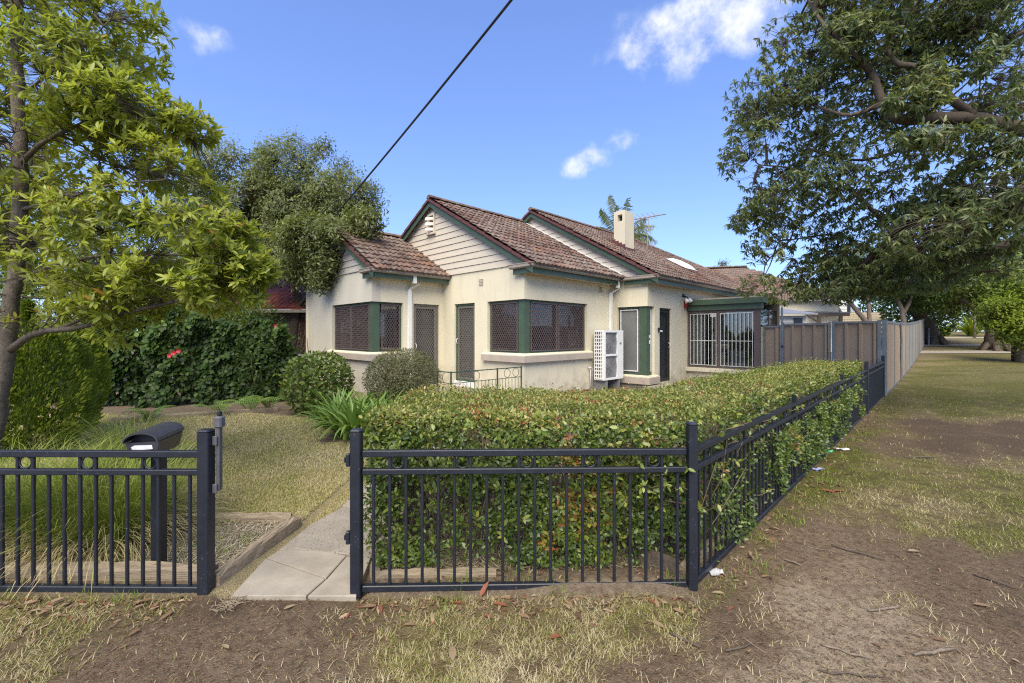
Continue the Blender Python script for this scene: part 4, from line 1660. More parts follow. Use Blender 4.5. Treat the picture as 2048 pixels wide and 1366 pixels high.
MB(True).box((US + .024, 5.03, 2.155), (US + .0275, 5.19, 2.182)).build('sticker_band', M_redbox, sun_w)
# return window of the sunroom above the fence
MB(True).box((US + .205, VS, .1), (15.89, VS + .08, 1.75)).build('sunroom_wall', M_stucco, sun_w)
MB(True).box((US + .082, VS + .02, 1.752), (15.89, VS + .03, 2.268)).build('pane', M_glass, sun_w)
for u in (14.8, 15.75): MB(True).box((u, VS + .004, 1.752), (u + .06, VS + .07, 2.268)).build('window_mullion', M_sunframe, sun_w)

# ------------------------------------------------------------------ things standing at the house
# air conditioner
ac = empty('air_conditioner', UV(10.53, 6.70), R(45), 'white twin-fan air conditioner unit standing on the wall beside the green-framed tall window', 'air conditioner')
a0, a1, b0, b1, z0, z1 = 10.03, 10.98, 6.50, 6.84, .28, 1.64
M_acwhite = plain('white_ac_enamel', (.74, .74, .73), (.68, .68, .67), 3, .35, bs=0)
M_acgrey = plain('grey_ac_grille', (.22, .22, .23), (.17, .17, .18), 3, .5, bs=0)
mb = MB(True)
t = .02
mb.box((a0, b0 + .03, z0), (a1, b1, z0 + t))
mb.box((a0, b0 + .03, z1 - t), (a1, b1, z1))
mb.box((a1 - .3, b0 + .03, z0 + t), (a1, b1, z1 - t))
mb.box((a0, b1 - t, z0 + t), (a1 - .3, b1, z1 - t))
mb.box((a0, b0 + .03, z0 + t), (a0 + t, b0 + .10, z1 - t))
mb.box((a0 - .005, b0, z0 - .0), (a0 + .06, b0 + .028, z1))
mb.box((a1 - .30, b0, z0), (a1 + .004, b0 + .028, z1))
for z in (z0, (z0 + z1) / 2 - .03, z1 - .06): mb.box((a0 + .06, b0 + .001, z), (a1 - .30, b0 + .027, z + .06))
mb.build('casing', M_acwhite, ac)
cz = (z0 + z1) / 2
for zc_ in ((z0 + cz) / 2 + .01, (z1 + cz) / 2 - .01):
    g = MB(True).box((a0 + .06, b0 + .05, zc_ - .29), (a1 - .3, b0 + .06, zc_ + .29)).build('fan_panel', M_acgrey, ac)
    gm = MB()
    c = UV((a0 + a1 - .24) / 2, b0 + .02, zc_)
    for rr in np.arange(.05, .30, .035): gm.ring(c, UV(0, 1, 0), rr, .004, 24, 4)
    for k in range(8):
        an = math.pi * k / 4
        gm.tube([c, c + (UV(1, 0, 0) * math.cos(an) + EZ * math.sin(an)) * .285], .004, 4)
    gm.build('fan_grille', M_acgrey, g)
sg = MB(True)
n = 13
for k in range(n + 1):
    z = z0 + .04 + k * (z1 - z0 - .09) / n
    sg.box((a0 - .012, b0 + .05, z), (a0 - .002, b1 - .01, z + .03))
for k in range(5):
    v = b0 + .05 + k * (b1 - b0 - .085) / 4
    sg.box((a0 - .018, v, z0 + .02), (a0 - .0125, v + .018, z1 - .02))
sg.build('side_grille', M_acwhite, ac)
MB(True).box((a0 + .021, b0 + .1, z0 + .03), (a0 + .03, b1 - .03, z1 - .03)).build('coil', M_acgrey, ac)
for u in (a0 + .12, a1 - .2): MB(True).box((u, b0 + .02, -.02), (u + .06, b1 + .1, z0 - .002)).build('foot', M_acgrey, ac)
MB(True).box((a1 - .2, b0 - .006, 1.25), (a1 - .10, b0 - .001, 1.30)).build('badge', M_acgrey, ac)
MB(True).tube([(a0 - .12, V1 - .01, .62), (a0 - .12, V1 - .07, .62), (a0 - .02, V1 - .07, .62), (a0 - .02, V1 - .07, .05)], .016, 8).build('pipe', M_white, ac, True)
MB(True).tube([(a0 - .05, V1 - .01, .55), (a0 - .05, V1 - .05, .55), (a0 - .05, V1 - .05, .05)], .012, 8).build('pipe', M_white, ac, True)

# wrought railing round the porch
M_rail = plain('green_wrought_iron', (.028, .06, .048), (.035, .07, .05), 12, .5, bs=0)
rl = empty('porch_railing', UV(6.2, 6.92, .12), R(45), 'low green wrought iron railing with scrolls and rings along the porch', 'railing')
zt, zm, zb = .78, .56, .16
ra, rb, rv = 5.20, 7.20, 6.90
for a, b in (((ra, rv), (rb, rv)), ((ra, rv), (ra, rv + .45))):
    for z, r in ((zt, .012), (zm, .008), (zb, .008)): MB(True).tube([(*a, z), (*b, z)], r, 6).build('rail', M_rail, rl)
for u, v in ((ra, rv), (6.45, rv), (rb, rv), (ra, rv + .45)): MB(True).box((u - .012, v - .012, .0), (u + .012, v + .012, zt + .02)).build('post', M_rail, rl)
for k in range(1, 20):
    u = ra + k * (rb - ra) / 20
    MB(True).tube([(u, rv, zb), (u, rv, zm)], .006, 5).build('bar', M_rail, rl)
for u in (5.85, 6.75, 7.02): MB().ring(UV(u, rv, (zt + zm) / 2), UV(0, 1, 0), .095, .006, 18, 5).build('ring', M_rail, rl, True)
for u in (5.42, 5.62): 
    pts = [UV(u + .09 * math.cos(a), rv, zt - .10 - .09 * math.sin(a)) for a in np.linspace(0, math.pi, 9)]
    MB().tube(pts, .006, 5).build('scroll', M_rail, rl, True)
pts = [UV(ra, rv + .2 + .09 * math.cos(a), .66 + .10 * math.sin(a)) for a in np.linspace(-1.5, 1.6, 9)]
MB().tube(pts, .006, 5).build('scroll', M_rail, rl, True)

# television antenna
an = empty('antenna', UV(14.6, 10.3, 5.6), R(45), 'television antenna with a long boom on a thin mast beside the chimney', 'antenna')
p0 = W(1293, 492, 18.0)
p1 = W(1298, 434, 18.0)
MB().tube([p0 + Vector((0, 0, -.35)), p1 + Vector((0, 0, .05))], .016, 6).build('mast', M_gutter, an)
b0_, b1_ = W(1262, 440, 18.6), W(1332, 428, 16.6)
MB().tube([b0_, b1_], .022, 6).build('boom', M_gutter, an)
bd = (b1_ - b0_).normalized()
pe = bd.cross(EZ).normalized()
for k in range(12):
    t = k / 11 * .72
    c = b0_ + (b1_ - b0_) * t
    h = .32 - .15 * t
    tilt = EZ * (.14 if k % 2 else -.05)
    MB().tube([c - pe * h + tilt, c, c + pe * h + tilt], .010, 4).build('element', M_gutter, an)

# overhead service cable
cb = []
A, B = UV(4.95, AP0 + .1, ZA0 + .02), Vector((-.01, 6.4, CH + 667 / F * 6.4))
MB(True).box((U0 - .24, AP0 - .03, ZA0 - .12), (U0 - .17, AP0 + .17, ZA0 + .10)).build('cable_bracket', M_gutter, house)
d = B - A
for k in range(26):
    t = k / 25 * 2.0
    cb.append(A + d * t + Vector((0, 0, -.20 * t * (1 - t) * 1.0)))
tag(MB().tube(cb, .021, 8).build('overhead_cable', M_dark, None, True, A), 'black overhead service cable sloping from the sky down to the left gable', 'cable')

# ------------------------------------------------------------------ the dark picket fences
TOPZ, LOWZ, BOTZ = .836, .728, .035
BAR_LONG = BAR_SHORT = RING_ME = None


def fence_meshes():
    global BAR_LONG, BAR_SHORT, RING_ME
    def me(f, name):
        o = f.build(name, M_navy)
        m = o.data
        bpy.data.objects.remove(o)
        return m
    h = .0085
    BAR_LONG = me(MB().bbox((-h, -h, BOTZ + .018), (h, h, TOPZ - .018), .003), 'bar')
    BAR_SHORT = me(MB().bbox((-h, -h, BOTZ + .018), (h, h, LOWZ - .016), .003), 'bar')
    RING_ME = me(MB().ring((0, 0, (TOPZ + LOWZ) / 2), (0, 1, 0), .036, .0052, 20, 6), 'ring')
    for p in RING_ME.polygons: p.use_smooth = True


fence_meshes()


def fence_post(p, parent, h=.97, w_=.034, ang=0.0):
    M = Matrix.Translation(p) @ Matrix.Rotation(ang, 4, 'Z')
    mb = MB()
    mb.bbox((-w_, -w_, -.1), (w_, w_, h), .005)
    mb.bbox((-w_ - .003, -w_ - .003, h - .006), (w_ + .003, w_ + .003, h + .012), .008)
    mb.v = [M @ q for q in mb.v]
    return mb.build('post', M_navy, parent)


def fence_panel(a, b, parent, first=.075, pitch=.0955, ringoff=1, rings=True):
    """rails, bars and rings between two post centres"""
    d = b - a
    ln = d.length
    ang = math.atan2(d.y, d.x)
    M = Matrix.Translation(a) @ Matrix.Rotation(ang, 4, 'Z')
    for z, hh, dp in ((TOPZ, .019, .019), (LOWZ, .0165, .019), (BOTZ, .0185, .019)):
        mb = MB().bbox((.036, -dp, z - hh), (ln - .036, dp, z + hh), .004)
        mb.v = [M @ q for q in mb.v]
        mb.build('rail', M_navy, parent)
    k = 0
    x = .034 + first
    while x < ln - .045:
        lng = rings and (k % 4 in (ringoff % 4, (ringoff + 1) % 4))
        inst(BAR_LONG if lng else BAR_SHORT, 'bar', parent, M @ Matrix.Translation((x, 0, 0)))
        if rings and k % 4 == ringoff % 4 and x + pitch < ln - .05:
            inst(RING_ME, 'ring', parent, M @ Matrix.Translation((x + pitch / 2, 0, 0)))
        x += pitch
        k += 1


lf = empty('picket_fence', P3, 0, 'dark navy metal fence with ringed top rail left of the gate opening', 'fence', 'dark navy metal fences')
fence_post(P3, lf)
PL = Vector((-4.18, 2.60, 0))
fence_post(PL, lf)
fence_panel(P3, PL, lf, .062, .0940, 2)
# pool-style latch on the post
lx = P3 + Vector((.058, .03, 0))
lat = MB()
lat.bbox((lx.x - .010, lx.y - .016, .61), (lx.x + .010, lx.y + .018, 1.02), .004)
lo_ = lat.build('latch', M_grey_plastic, lf)
MB().bbox((lx.x - .024, lx.y - .024, .985), (lx.x + .024, lx.y + .026, 1.055), .008).build('latch_cap', M_grey_plastic, lo_)
MB().bbox((lx.x - .010, lx.y - .012, 1.056), (lx.x + .012, lx.y + .014, 1.085), .004).build('latch_knob', M_navy, lo_)
for z in (.60, .885): MB().bbox((lx.x - .025, lx.y - .030, z), (lx.x + .004, lx.y - .019, z + .055), .003).build('latch_bracket', M_grey_plastic, lo_)

rf = empty('picket_fence', P2, 0, 'dark navy metal fence in front of the hedge right of the gate opening', 'fence', 'dark navy metal fences')
fence_post(P2, rf, .97, .031)
fence_panel(P2, P1, rf, .066, .0962, 1)
for z in (.30, .76):
    MB().bbox((P2.x - .060, P2.y - .02, z), (P2.x - .036, P2.y + .012, z + .075), .004).build('hinge', M_navy, rf)
    MB().bbox((P2.x - .072, P2.y - .012, z + .022), (P2.x - .0605, P2.y + .006, z + .055), .003).build('hinge_pin', M_navy, rf)

sf = empty('picket_fence', UV(5.16, FV), R(45), 'dark navy metal fence running back along the verge beside the hedge', 'fence', 'dark navy metal fences')
SU = [2.632, 5.16, 8.0, 10.8, 13.95]
for i, u in enumerate(SU): fence_post(UV(u, FV), sf, 1.0 if i in (0, 3, 4) else .93, (.027, .020, .020, .032, .032)[i], R(45) if i else 0)
fence_panel(UV(SU[0], FV), UV(SU[1], FV), sf, .07, .0962, 1)
fence_panel(UV(SU[1], FV), UV(SU[2], FV), sf, .07, .0962, 1)
fence_panel(UV(SU[2], FV), UV(SU[3], FV), sf, .07, .0962, 1)
gx, gy = SU[3], SU[4]
for z in (TOPZ + .02, LOWZ + .02, BOTZ): MB(True).box((gx + .036, FV - .02, z - .018), (gy - .036, FV + .02, z + .018)).build('rail', M_navy, sf)
for k in range(31): inst(BAR_SHORT, 'bar', sf, ROT45 @ Matrix.Translation((gx + .1 + k * .096, FV, 0)))
MB(True).box((gx + .04, FV + .021, .06), (gy - .04, FV + .025, LOWZ)).build('backing_sheet', M_dark, sf)
for k in range(9): MB(True).box((gx + .25 + k * .33, FV - .012, LOWZ + .04), (gx + .27 + k * .33, FV + .012, TOPZ)).build('upright', M_navy, sf)

# ------------------------------------------------------------------ ribbed sheet-metal fences
M_taupe = plain('taupe_sheet_steel', (.28, .212, .150), (.255, .192, .136), 1.5, .45, bs=0)
M_palesheet = plain('pale_grey_sheet_steel', (.205, .19, .165), (.18, .17, .15), 1.5, .45, bs=0)
M_whitesheet = plain('white_sheet_steel', (.62, .66, .68), (.56, .60, .62), 1.5, .45, bs=0)
M_steelpost = plain('slate_steel_post', (.17, .19, .21), (.13, .15, .17), 5, .4, bs=0)


def sheet(parent, a, b, z0, z1, mat, depth=.036):
    """one ribbed sheet from a to b (world points), ribs 0.26 m apart"""
    d = b - a
    ln = d.length
    d = d.normalized()
    nrm = Vector((d.y, -d.x, 0))
    n = max(1, int(round(ln / .26)))
    pr = []
    for k in range(n):
        x = k * ln / n
        wv = ln / n
        pr += [(x, 0), (x + wv * .62, 0), (x + wv * .72, depth), (x + wv * .90, depth)]
    pr.append((ln, 0))
    vs, fs = [], []
    for x, h in pr:
        for zz in (0, 1):
            p = a + d * x + nrm * h
            base = float(zg(p.y))
            vs.append(Vector((p.x, p.y, base + (z1 if zz else z0))))
    m = len(pr)
    for i in range(m - 1): fs.append((2 * i, 2 * i + 2, 2 * i + 3, 2 * i + 1))
    th = nrm * -.004
    nb = len(vs)
    vs += [v + th for v in vs]
    fs += [(nb + f[3], nb + f[2], nb + f[1], nb + f[0]) for f in fs]
    fs += [(2 * i + 1, 2 * i + 3, nb + 2 * i + 3, nb + 2 * i + 1) for i in range(m - 1)]
    return MB().add(vs, fs).build('sheet', mat, parent)


def sheet_fence(root, pts, z1, mat, posts=True, sheets=3, pw=.03):
    for i, (a, b) in enumerate(zip(pts[:-1], pts[1:])):
        d = (b - a)
        u = d.normalized()
        m = mat[i] if isinstance(mat, list) else mat
        k = max(1, int(round(d.length / (2.36 / sheets))))
        e = u * .03
        for j in range(k):
            sheet(root, a + e + (d - 2 * e) * (j / k), a + e + (d - 2 * e) * ((j + 1) / k), .06, z1 - .03, m)
        za, zb_ = float(zg(a.y)), float(zg(b.y))
        nn = Vector((u.y, -u.x, 0)) * .028
        for z, h in ((z1 - .035, .05), (.02, .05)):
            A, B = a + u * .032 + Vector((0, 0, za + z)) - nn * .6, b - u * .032 + Vector((0, 0, zb_ + z)) - nn * .6
            MB().prism([A, B, B + Vector((0, 0, h)), A + Vector((0, 0, h))], nn * 2.1).build('rail', M_steelpost, root)
    if posts:
        for p in pts:
            ang = math.atan2((pts[1] - pts[0]).y, (pts[1] - pts[0]).x)
            M = Matrix.Translation((p.x, p.y, float(zg(p.y)))) @ Matrix.Rotation(ang, 4, 'Z')
            mb = MB().box((-pw, -.05, -.1), (pw, .045, z1 + .04))
            mb.v = [M @ q for q in mb.v]
            mb.build('post', M_steelpost, root)


cf = empty('sheet_metal_fence', UV(14.2, 2.4), R(45), 'taupe ribbed sheet metal fence with a gate between the sunroom and the verge corner', 'fence', 'ribbed sheet metal fences')
sheet_fence(cf, [UV(14.2, 3.76), UV(14.2, 3.33)], 1.76, M_taupe, sheets=3, pw=.02)
sheet_fence(cf, [UV(14.2, 3.28), UV(14.2, 2.20)], 1.82, M_taupe, pw=.02)
sheet_fence(cf, [UV(14.2, 2.11), UV(14.2, FV + .09)], 1.85, M_taupe, pw=.035)
MB(True).box((14.14, 3.26, 1.15), (14.17, 3.32, 1.21)).build('latch', M_dark, cf)
MB(True).box((14.16, 3.29, .05), (14.24, 3.33, 2.3)).build('post', M_steelpost, cf)
vs_ = [UV(14.3 + 2.4 * k, FV) for k in range(12)]
cs = empty('sheet_metal_fence', vs_[0], R(45), 'long ribbed sheet metal fence turning from taupe to pale grey along the verge', 'fence', 'ribbed sheet metal fences')
sheet_fence(cs, vs_, 1.86, [M_taupe] * 3 + [M_palesheet] * 8)
MB(True).tube([(19.05, FV - .06, .1), (18.95, FV - .07, 1.2), (18.7, FV - .06, 1.9)], .03, 6).build('brace', M_steelpost, cs)
wf = empty('sheet_metal_fence', UV(43, FV), R(45), 'white ribbed fence far along the verge beyond the grey one', 'fence', 'ribbed sheet metal fences')
sheet_fence(wf, [UV(41.5 + 4 * k, FV - .25) for k in range(4)], 1.2, M_whitesheet)

# ------------------------------------------------------------------ path, sleepers, letterbox
path = empty('path', (-1.3, 3.4, 0), 0, kind='structure')


def slab(poly, mat, z=.018, th=.09):
    """poly: ground points, counter-clockwise; edges slightly chamfered"""
    c = sum((Vector(p) for p in poly), Vector((0, 0))) / len(poly)
    P = [Vector(p) for p in poly]
    ins = [p + (c - p).normalized() * .005 for p in P]
    n = len(P)
    vs = [(*p, z - th) for p in P] + [(*p, z - .005) for p in P] + [(*p, z) for p in ins]
    fs = [tuple(range(n - 1, -1, -1)), tuple(range(2 * n, 3 * n))]
    for k in (0, 1): fs += [(k * n + i, k * n + (i + 1) % n, (k + 1) * n + (i + 1) % n, (k + 1) * n + i) for i in range(n)]
    o = MB().add(vs, fs).build('slab', mat, path)
    return o


g2 = lambda px, py: tuple(G(px, py)[:2])
slab([g2(462, 1197), g2(612, 1197), g2(650, 1163), g2(531, 1122)], M_concrete)
slab([g2(616, 1197), g2(712, 1197), g2(742, 1118), g2(693, 1118), g2(653, 1163)], M_concrete, .016)
slab([g2(534, 1120), g2(652, 1161), g2(692, 1116), g2(650, 1108), g2(590, 1104), g2(556, 1106)], M_concrete, .017)
slab([g2(558, 1103), g2(592, 1101), g2(742, 1116), (-.93, 3.75), (-1.50, 3.85), (-1.62, 3.5)], M_aggregate, .014)
slab([(-1.51, 3.87), (-.93, 3.77), (-.90, 5.1), (-1.45, 5.1)], M_concrete, .016)
for k in range(3): slab([(-1.45 - .1 * k, 5.12 + 1.15 * k), (-.90 - .1 * k, 5.12 + 1.15 * k), (-1.0 - .1 * k, 6.25 + 1.15 * k), (-1.55 - .1 * k, 6.25 + 1.15 * k)], M_concrete, .016)


def sleeper(label, a, b, wd=.075, z0=-.06, z1=.12, mat=None, seed=1, tilt=0):
    """a weathered timber: a worn beam with uneven top"""
    a, b = Vector((*a, 0)), Vector((*b, 0))
    d = b - a
    ln = d.length
    u = d.normalized()
    s = Vector((-u.y, u.x, 0))
    rng = np.random.default_rng(seed)
    n = max(6, int(ln / .07))
    vs, fs = [], []
    pr = [(-.5, 0), (-.5, .55), (-.46, .9), (-.30, 1), (-.06, .985), (.0, .93), (.08, .99), (.32, 1), (.47, .9), (.5, .5), (.5, 0)]
    k = len(pr)
    for i in range(n + 1):
        p = a + u * (ln * i / n)
        for x, h in pr:
            e = rng.normal() * .006
            vs.append(p + s * (x * wd * (1 + rng.normal() * .03)) + Vector((0, 0, z0 + (z1 - z0) * h + (e if h > .4 else 0) - (.02 * rng.random() if i in (0, n) and h > .6 else 0))))
    for i in range(n):
        for j in range(k): fs.append((i * k + j, (i + 1) * k + j, (i + 1) * k + (j + 1) % k, i * k + (j + 1) % k))
    fs += [tuple(range(k)), tuple(range((n + 1) * k - 1, n * k - 1, -1))]
    o = MB().add(vs, fs).build('sleeper', mat, None, False, tuple(a))
    return tag(o, label, 'timber sleeper', 'timber garden edging')


sleeper('split weathered timber sleeper running beside the left edge of the path', (-1.80, 2.62), (-1.735, 3.50), .075, -.08, .10, M_sleeperY, 1)
sleeper('grey timber sleeper between the mulch bed and the lawn', (-2.95, 3.53), (-1.80, 3.53), .07, -.08, .085, M_sleeperX, 2)
sleeper('grey timber sleeper under the bottom rail of the left fence', (-4.4, 2.73), (-1.86, 2.71), .08, -.10, .105, M_sleeperX, 3)
sleeper('timber sleeper under the front hedge right of the gate opening', (-.88, 2.74), (-.1, 2.76), .06, -.09, .05, M_sleeperX, 4)
sleeper('short timber sleeper along the right edge of the path by the hedge', (-.885, 2.80), (-.86, 3.7), .07, -.08, .09, M_sleeperY, 5)
sleeper('mossy timber board standing at the corner post under the hedge', (.84, 2.86), (1.03, 2.72), .03, -.05, .14, M_bark_brown, 6)
sleeper('long timber sleeper under the side fence by the hedge', tuple(UV(2.75, FV + .1)[:2]), tuple(UV(10.6, FV + .1)[:2]), .07, -.08, .075, M_sleeperY, 7)
sleeper('timber edging at the back of the lawn below the ivy hedge', tuple(G(215, 846)[:2]), tuple(G(556, 823)[:2]), .08, -.08, .09, M_sleeperX, 8)

mbx = W(318, 1150, 2.785)
MBC = Vector((-2.256, 2.65, -.04))
lb = empty('letterbox', (mbx.x, mbx.y, 0), 0, 'dark metal letterbox with curved lid on a post behind the left fence', 'letterbox')
MB().bbox((mbx.x - .031, mbx.y - .031, -.05), (mbx.x + .031, mbx.y + .031, .79), .004).build('post', M_navy, lb)
M_box = plain('dark_letterbox_paint', (.030, .031, .037), (.04, .041, .048), 8, .42, bs=.05)
ax = Vector((-.25, .97, 0)).normalized()
sd = Vector((-ax.y, ax.x, 0))
c0 = MBC


def bx(t, s, z): return c0 + ax * t + sd * s + Vector((0, 0, z))


LB = .30
body = MB()
lo1, hi1 = .066, .088
body.add([bx(0, -lo1, .83), bx(0, lo1, .83), bx(LB, lo1, .83), bx(LB, -lo1, .83), bx(0, -hi1, .925), bx(0, hi1, .925), bx(LB, hi1, .925), bx(LB, -hi1, .925)],
         [(0, 1, 2, 3), (0, 4, 5, 1), (1, 5, 6, 2), (2, 6, 7, 3), (3, 7, 4, 0), (4, 7, 6, 5)])
bo = body.build('box', M_box, lb)
M_label = plain('white_label', (.72, .72, .74), None, 20, .5, bs=0)
lv = [bx(-.004, s, z) for s, z in ((-.055, .882), (.05, .880), (.058, .900), (.04, .909), (-.05, .906))]
MB().prism(lv, ax * .003).build('label_strip', M_label, bo)
lid = MB()
npt = 12
outer, inner = [], []
for i in range(npt + 1):
    a = math.pi * (.02 + .96 * i / npt)
    outer.append((.092 * math.cos(a), .925 + .066 * math.sin(a) ** .8))
    inner.append((.086 * math.cos(a), .921 + .060 * math.sin(a) ** .8))
vs, fs = [], []
for t in (-.03, LB + .012):
    for pr in (outer, inner):
        for s, z in pr: vs.append(bx(t, s, z))
m = npt + 1
for i in range(npt):
    fs += [(i, i + 1, 2 * m + i + 1, 2 * m + i), (m + i, 3 * m + i, 3 * m + i + 1, m + i + 1), (i, m + i, m + i + 1, i + 1), (2 * m + i, 2 * m + i + 1, 3 * m + i + 1, 3 * m + i)]
fs += [(0, 2 * m, 3 * m, m), (m - 1, 2 * m - 1, 4 * m - 1, 3 * m - 1)]
lid.add(vs, fs)
lid.build('lid', M_box, lb)
MB().prism([bx(LB - .002, s, z) for s, z in [(-.086, .922)] + [(x * .95, z) for x, z in inner] [::-1]], ax * .006).build('end_plate', M_box, lb)
MB().prism([bx(.05, s, z) for s, z in [(x * .95, z - .004) for x, z in inner]], ax * .005).build('flap', M_dark, lb)

# ------------------------------------------------------------------ the clipped hedge


def build_hedge():
    rng = np.random.default_rng(31)
    root = empty('hedge', (0, 3.4, 0), 0, 'long clipped hedge with yellow-green top behind the dark corner fences', 'hedge')
    # the front arm stands behind the splayed front fence, the side arm behind the side fence
    front = (np.array([-.93, 2.80]), np.array([1, 0.0]), np.array([0, 1.0]), 2.35, 1.32)      # origin, along, across, length, depth
    PA, DA, NA, LA, SA = [], [], [], [], []
    side_o = np.array(UV(2.95, FV + .07)[:2])
    side = (side_o, np.array([Q, Q]), np.array([-Q, Q]), 7.75, .98)
    topz = lambda X, Y: 1.045 - .008 * np.clip(Y - 2.8, 0, 9) + (fbm(X * 1.6, Y * 1.6, 4) - .5) * .07
    def region(o, al, ac, ln, dp, n_front, n_top, n_left, size0, which):
        out = []
        # front face
        t, z, d = rng.random(n_front), rng.random(n_front), rng.exponential(.055, n_front)
        lump = (fbm(t * ln * 2.2, z * 2.2 + 3 * which, 40 + which) - .5) * .20
        dd = d + lump * (.35 + z * .9) - .03 - .07 * np.clip(z - .8, 0, 1) * 0
        zz = .06 + z * .97
        dd = np.where(zz < .84, np.maximum(dd, -.045), dd - .02) if which == 0 else dd - .02 - .075 * (fbm(t * ln * 1.9, zz * 1.9, 55) > .53)
        dd = dd + .07 * np.clip((zz - .84) / .2, 0, 1) ** 2
        if which == 1: dd = np.where(zz > .68, np.maximum(dd, .0), dd)
        # straggly gaps low down and a thin band under the top rail
        thin = .55 * fbm(t * ln * 3.2 + 5, zz * 3.2, 50 + which) + .45 * fbm(t * ln * 9 + 5, zz * 9, 52 + which, 2)
        kp = (thin > .38 + .12 * (1 - zz) + .12 * np.exp(-((zz - .80) / .07) ** 2)) | (rng.random(n_front) < .10)
        P = np.concatenate([o + al * (t * ln)[:, None] + ac * dd[:, None], zz[:, None]], 1)
        nrm = np.tile(np.append(-ac, .15), (n_front, 1))
        out.append((P[kp], nrm[kp], np.zeros(kp.sum())))
        # top face
        t, s = rng.random(n_top), rng.random(n_top)
        XY = o + al * (t * ln)[:, None] + ac * (s * dp - .03)[:, None]
        edge = np.clip((.20 - np.minimum(s, 1 - s) * dp) / .20, 0, 1)
        Z = topz(XY[:, 0], XY[:, 1]) - rng.exponential(.032, n_top) - .075 * edge ** 2 + (fbm(XY[:, 0] * 5, XY[:, 1] * 5, 44, 3) - .5) * .07 + np.where(rng.random(n_top) < .05, rng.random(n_top) * .07, 0)
        out.append((np.concatenate([XY, Z[:, None]], 1), np.tile([0, 0, 1.0], (n_top, 1)), np.ones(n_top)))
        # left end and back
        t, z = rng.random(n_left), rng.random(n_left)
        endw = rng.random(n_left) < (.6 if which == 0 else .25)
        d = rng.exponential(.05, n_left) + (fbm(t * 2.2, z * 2.2, 60 + which) - .5) * .16
        Pe = np.concatenate([o + al * d[:, None] + ac * (t * dp)[:, None], (.1 + z * .93)[:, None]], 1)
        Pb = np.concatenate([o + al * (t * ln)[:, None] + ac * (dp - d)[:, None], (.1 + z * .93)[:, None]], 1)
        if which == 1: Pe = np.concatenate([o + al * (ln - d)[:, None] + ac * (t * dp)[:, None], (.1 + z * .9)[:, None]], 1)
        nr = np.where(endw[:, None], np.append(-al if which == 0 else al, .2), np.append(ac, .2))
        out.append((np.where(endw[:, None], Pe, Pb), nr, np.zeros(n_left)))
        # loose inside
        return [np.concatenate(x) for x in zip(*out)]
    P0, N0, T0 = region(*front, 31000, 26000, 11000, .04, 0)
    P1_, N1, T1 = region(*side, 36000, 34000, 7000, .04, 1)
    ok0 = (P0[:, 1] - P0[:, 0]) * Q > FV + .03
    P0, N0, T0 = P0[ok0], N0[ok0], T0[ok0]
    P, Nn, T = np.concatenate([P0, P1_]), np.concatenate([N0, N1]), np.concatenate([T0, T1])
    m = len(P)
    D = unit(Nn * .35 + rdirs(m, rng) * 1.0 + np.array([0, 0, .35]))
    Nl = unit(Nn * .9 + rdirs(m, rng) * .6 + np.array([0, 0, .5]))
    L = np.where(T > .5, .024, .034) * rng.uniform(.6, 1.25, m) * np.where(P[:, 1] > 5, 1.15, 1)
    new = fbm(P[:, 0] * 2.4, P[:, 1] * 2.4 + P[:, 2] * 2, 77)
    sh = np.clip(.38 + rng.normal(size=m) * .19 + (new - .5) * .7, 0, .9)
    redp = (fbm(P[:, 0] * 3.3 + 3, P[:, 1] * 3.3 + P[:, 2] * 3.3, 78) > .73) & (rng.random(m) < .5)
    sh = np.where(redp, rng.uniform(.9, 1, m), sh)
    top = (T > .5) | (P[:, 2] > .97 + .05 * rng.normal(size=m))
    front_face = (~top) & (P[:, 1] < 3.3) & (P[:, 0] > -1.1) & (P[:, 0] < 1.3)
    order = np.where(front_face, L / P[:, 1] + .01 * rng.random(m), 0)
    sel = np.zeros(m, bool)
    sel[np.argsort(-order)[:300]] = True
    leaf_parts('leaf', P[sel], D[sel], Nl[sel], L[sel], L[sel] * .54, sh[sel], M_leaf_hedge, root)
    k = top & ~sel
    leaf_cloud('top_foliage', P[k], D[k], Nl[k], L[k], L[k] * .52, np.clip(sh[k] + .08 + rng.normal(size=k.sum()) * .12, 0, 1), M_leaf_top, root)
    k = ~top & ~sel
    leaf_cloud('foliage', P[k], D[k], Nl[k], L[k], L[k] * .54, sh[k], M_leaf_hedge, root)
    # loose sprays poking through and over the fence
    SP, SD, SN, SL, SS = [], [], [], [], []
    TA, TB = [], []
    for _ in range(330):
        if _ > 290:
            base = np.array([rng.uniform(.72, 1.05), 2.74, rng.uniform(.45, .98)])
            o = np.array([rng.normal() * .5, -1, rng.uniform(-.1, .9)])
        elif rng.random() < .3:
            base = np.array([rng.uniform(-.9, 1.0), 2.80, rng.uniform(.2, 1.0)])
            o = np.array([rng.normal() * .3, -1, rng.uniform(.2, 1.3)])
        else:
            t = rng.random() ** 1.3 * 7.3
            b = side_o + np.array([Q, Q]) * t
            base = np.array([b[0], b[1], rng.uniform(.2, .98)])
            o = np.array([Q * .9 + rng.normal() * .3, -Q * .9 + rng.normal() * .3, rng.uniform(.1, 1.0)])
        o /= np.linalg.norm(o)
        ln = rng.uniform(.07, .19)
        TA.append(base - o * .06)
        TB.append(base + o * ln)
        for q in range(int(rng.integers(6, 12))):
            t = rng.uniform(.15, 1.0)
            SP.append(base + o * ln * t)
            SD.append(o * .6 + rng.normal(size=3) * .7)
            SN.append(np.array([0, -.4, .9]) + rng.normal(size=3) * .4)
            SL.append(rng.uniform(.028, .055))
            SS.append(rng.uniform(.35, .92))
    SP, SD, SN, SL, SS = map(np.array, (SP, SD, SN, SL, SS))
    leaf_cloud('sprays', SP, SD, SN, SL, SL * .5, np.clip(SS, 0, .86), M_leaf_hedge, root)
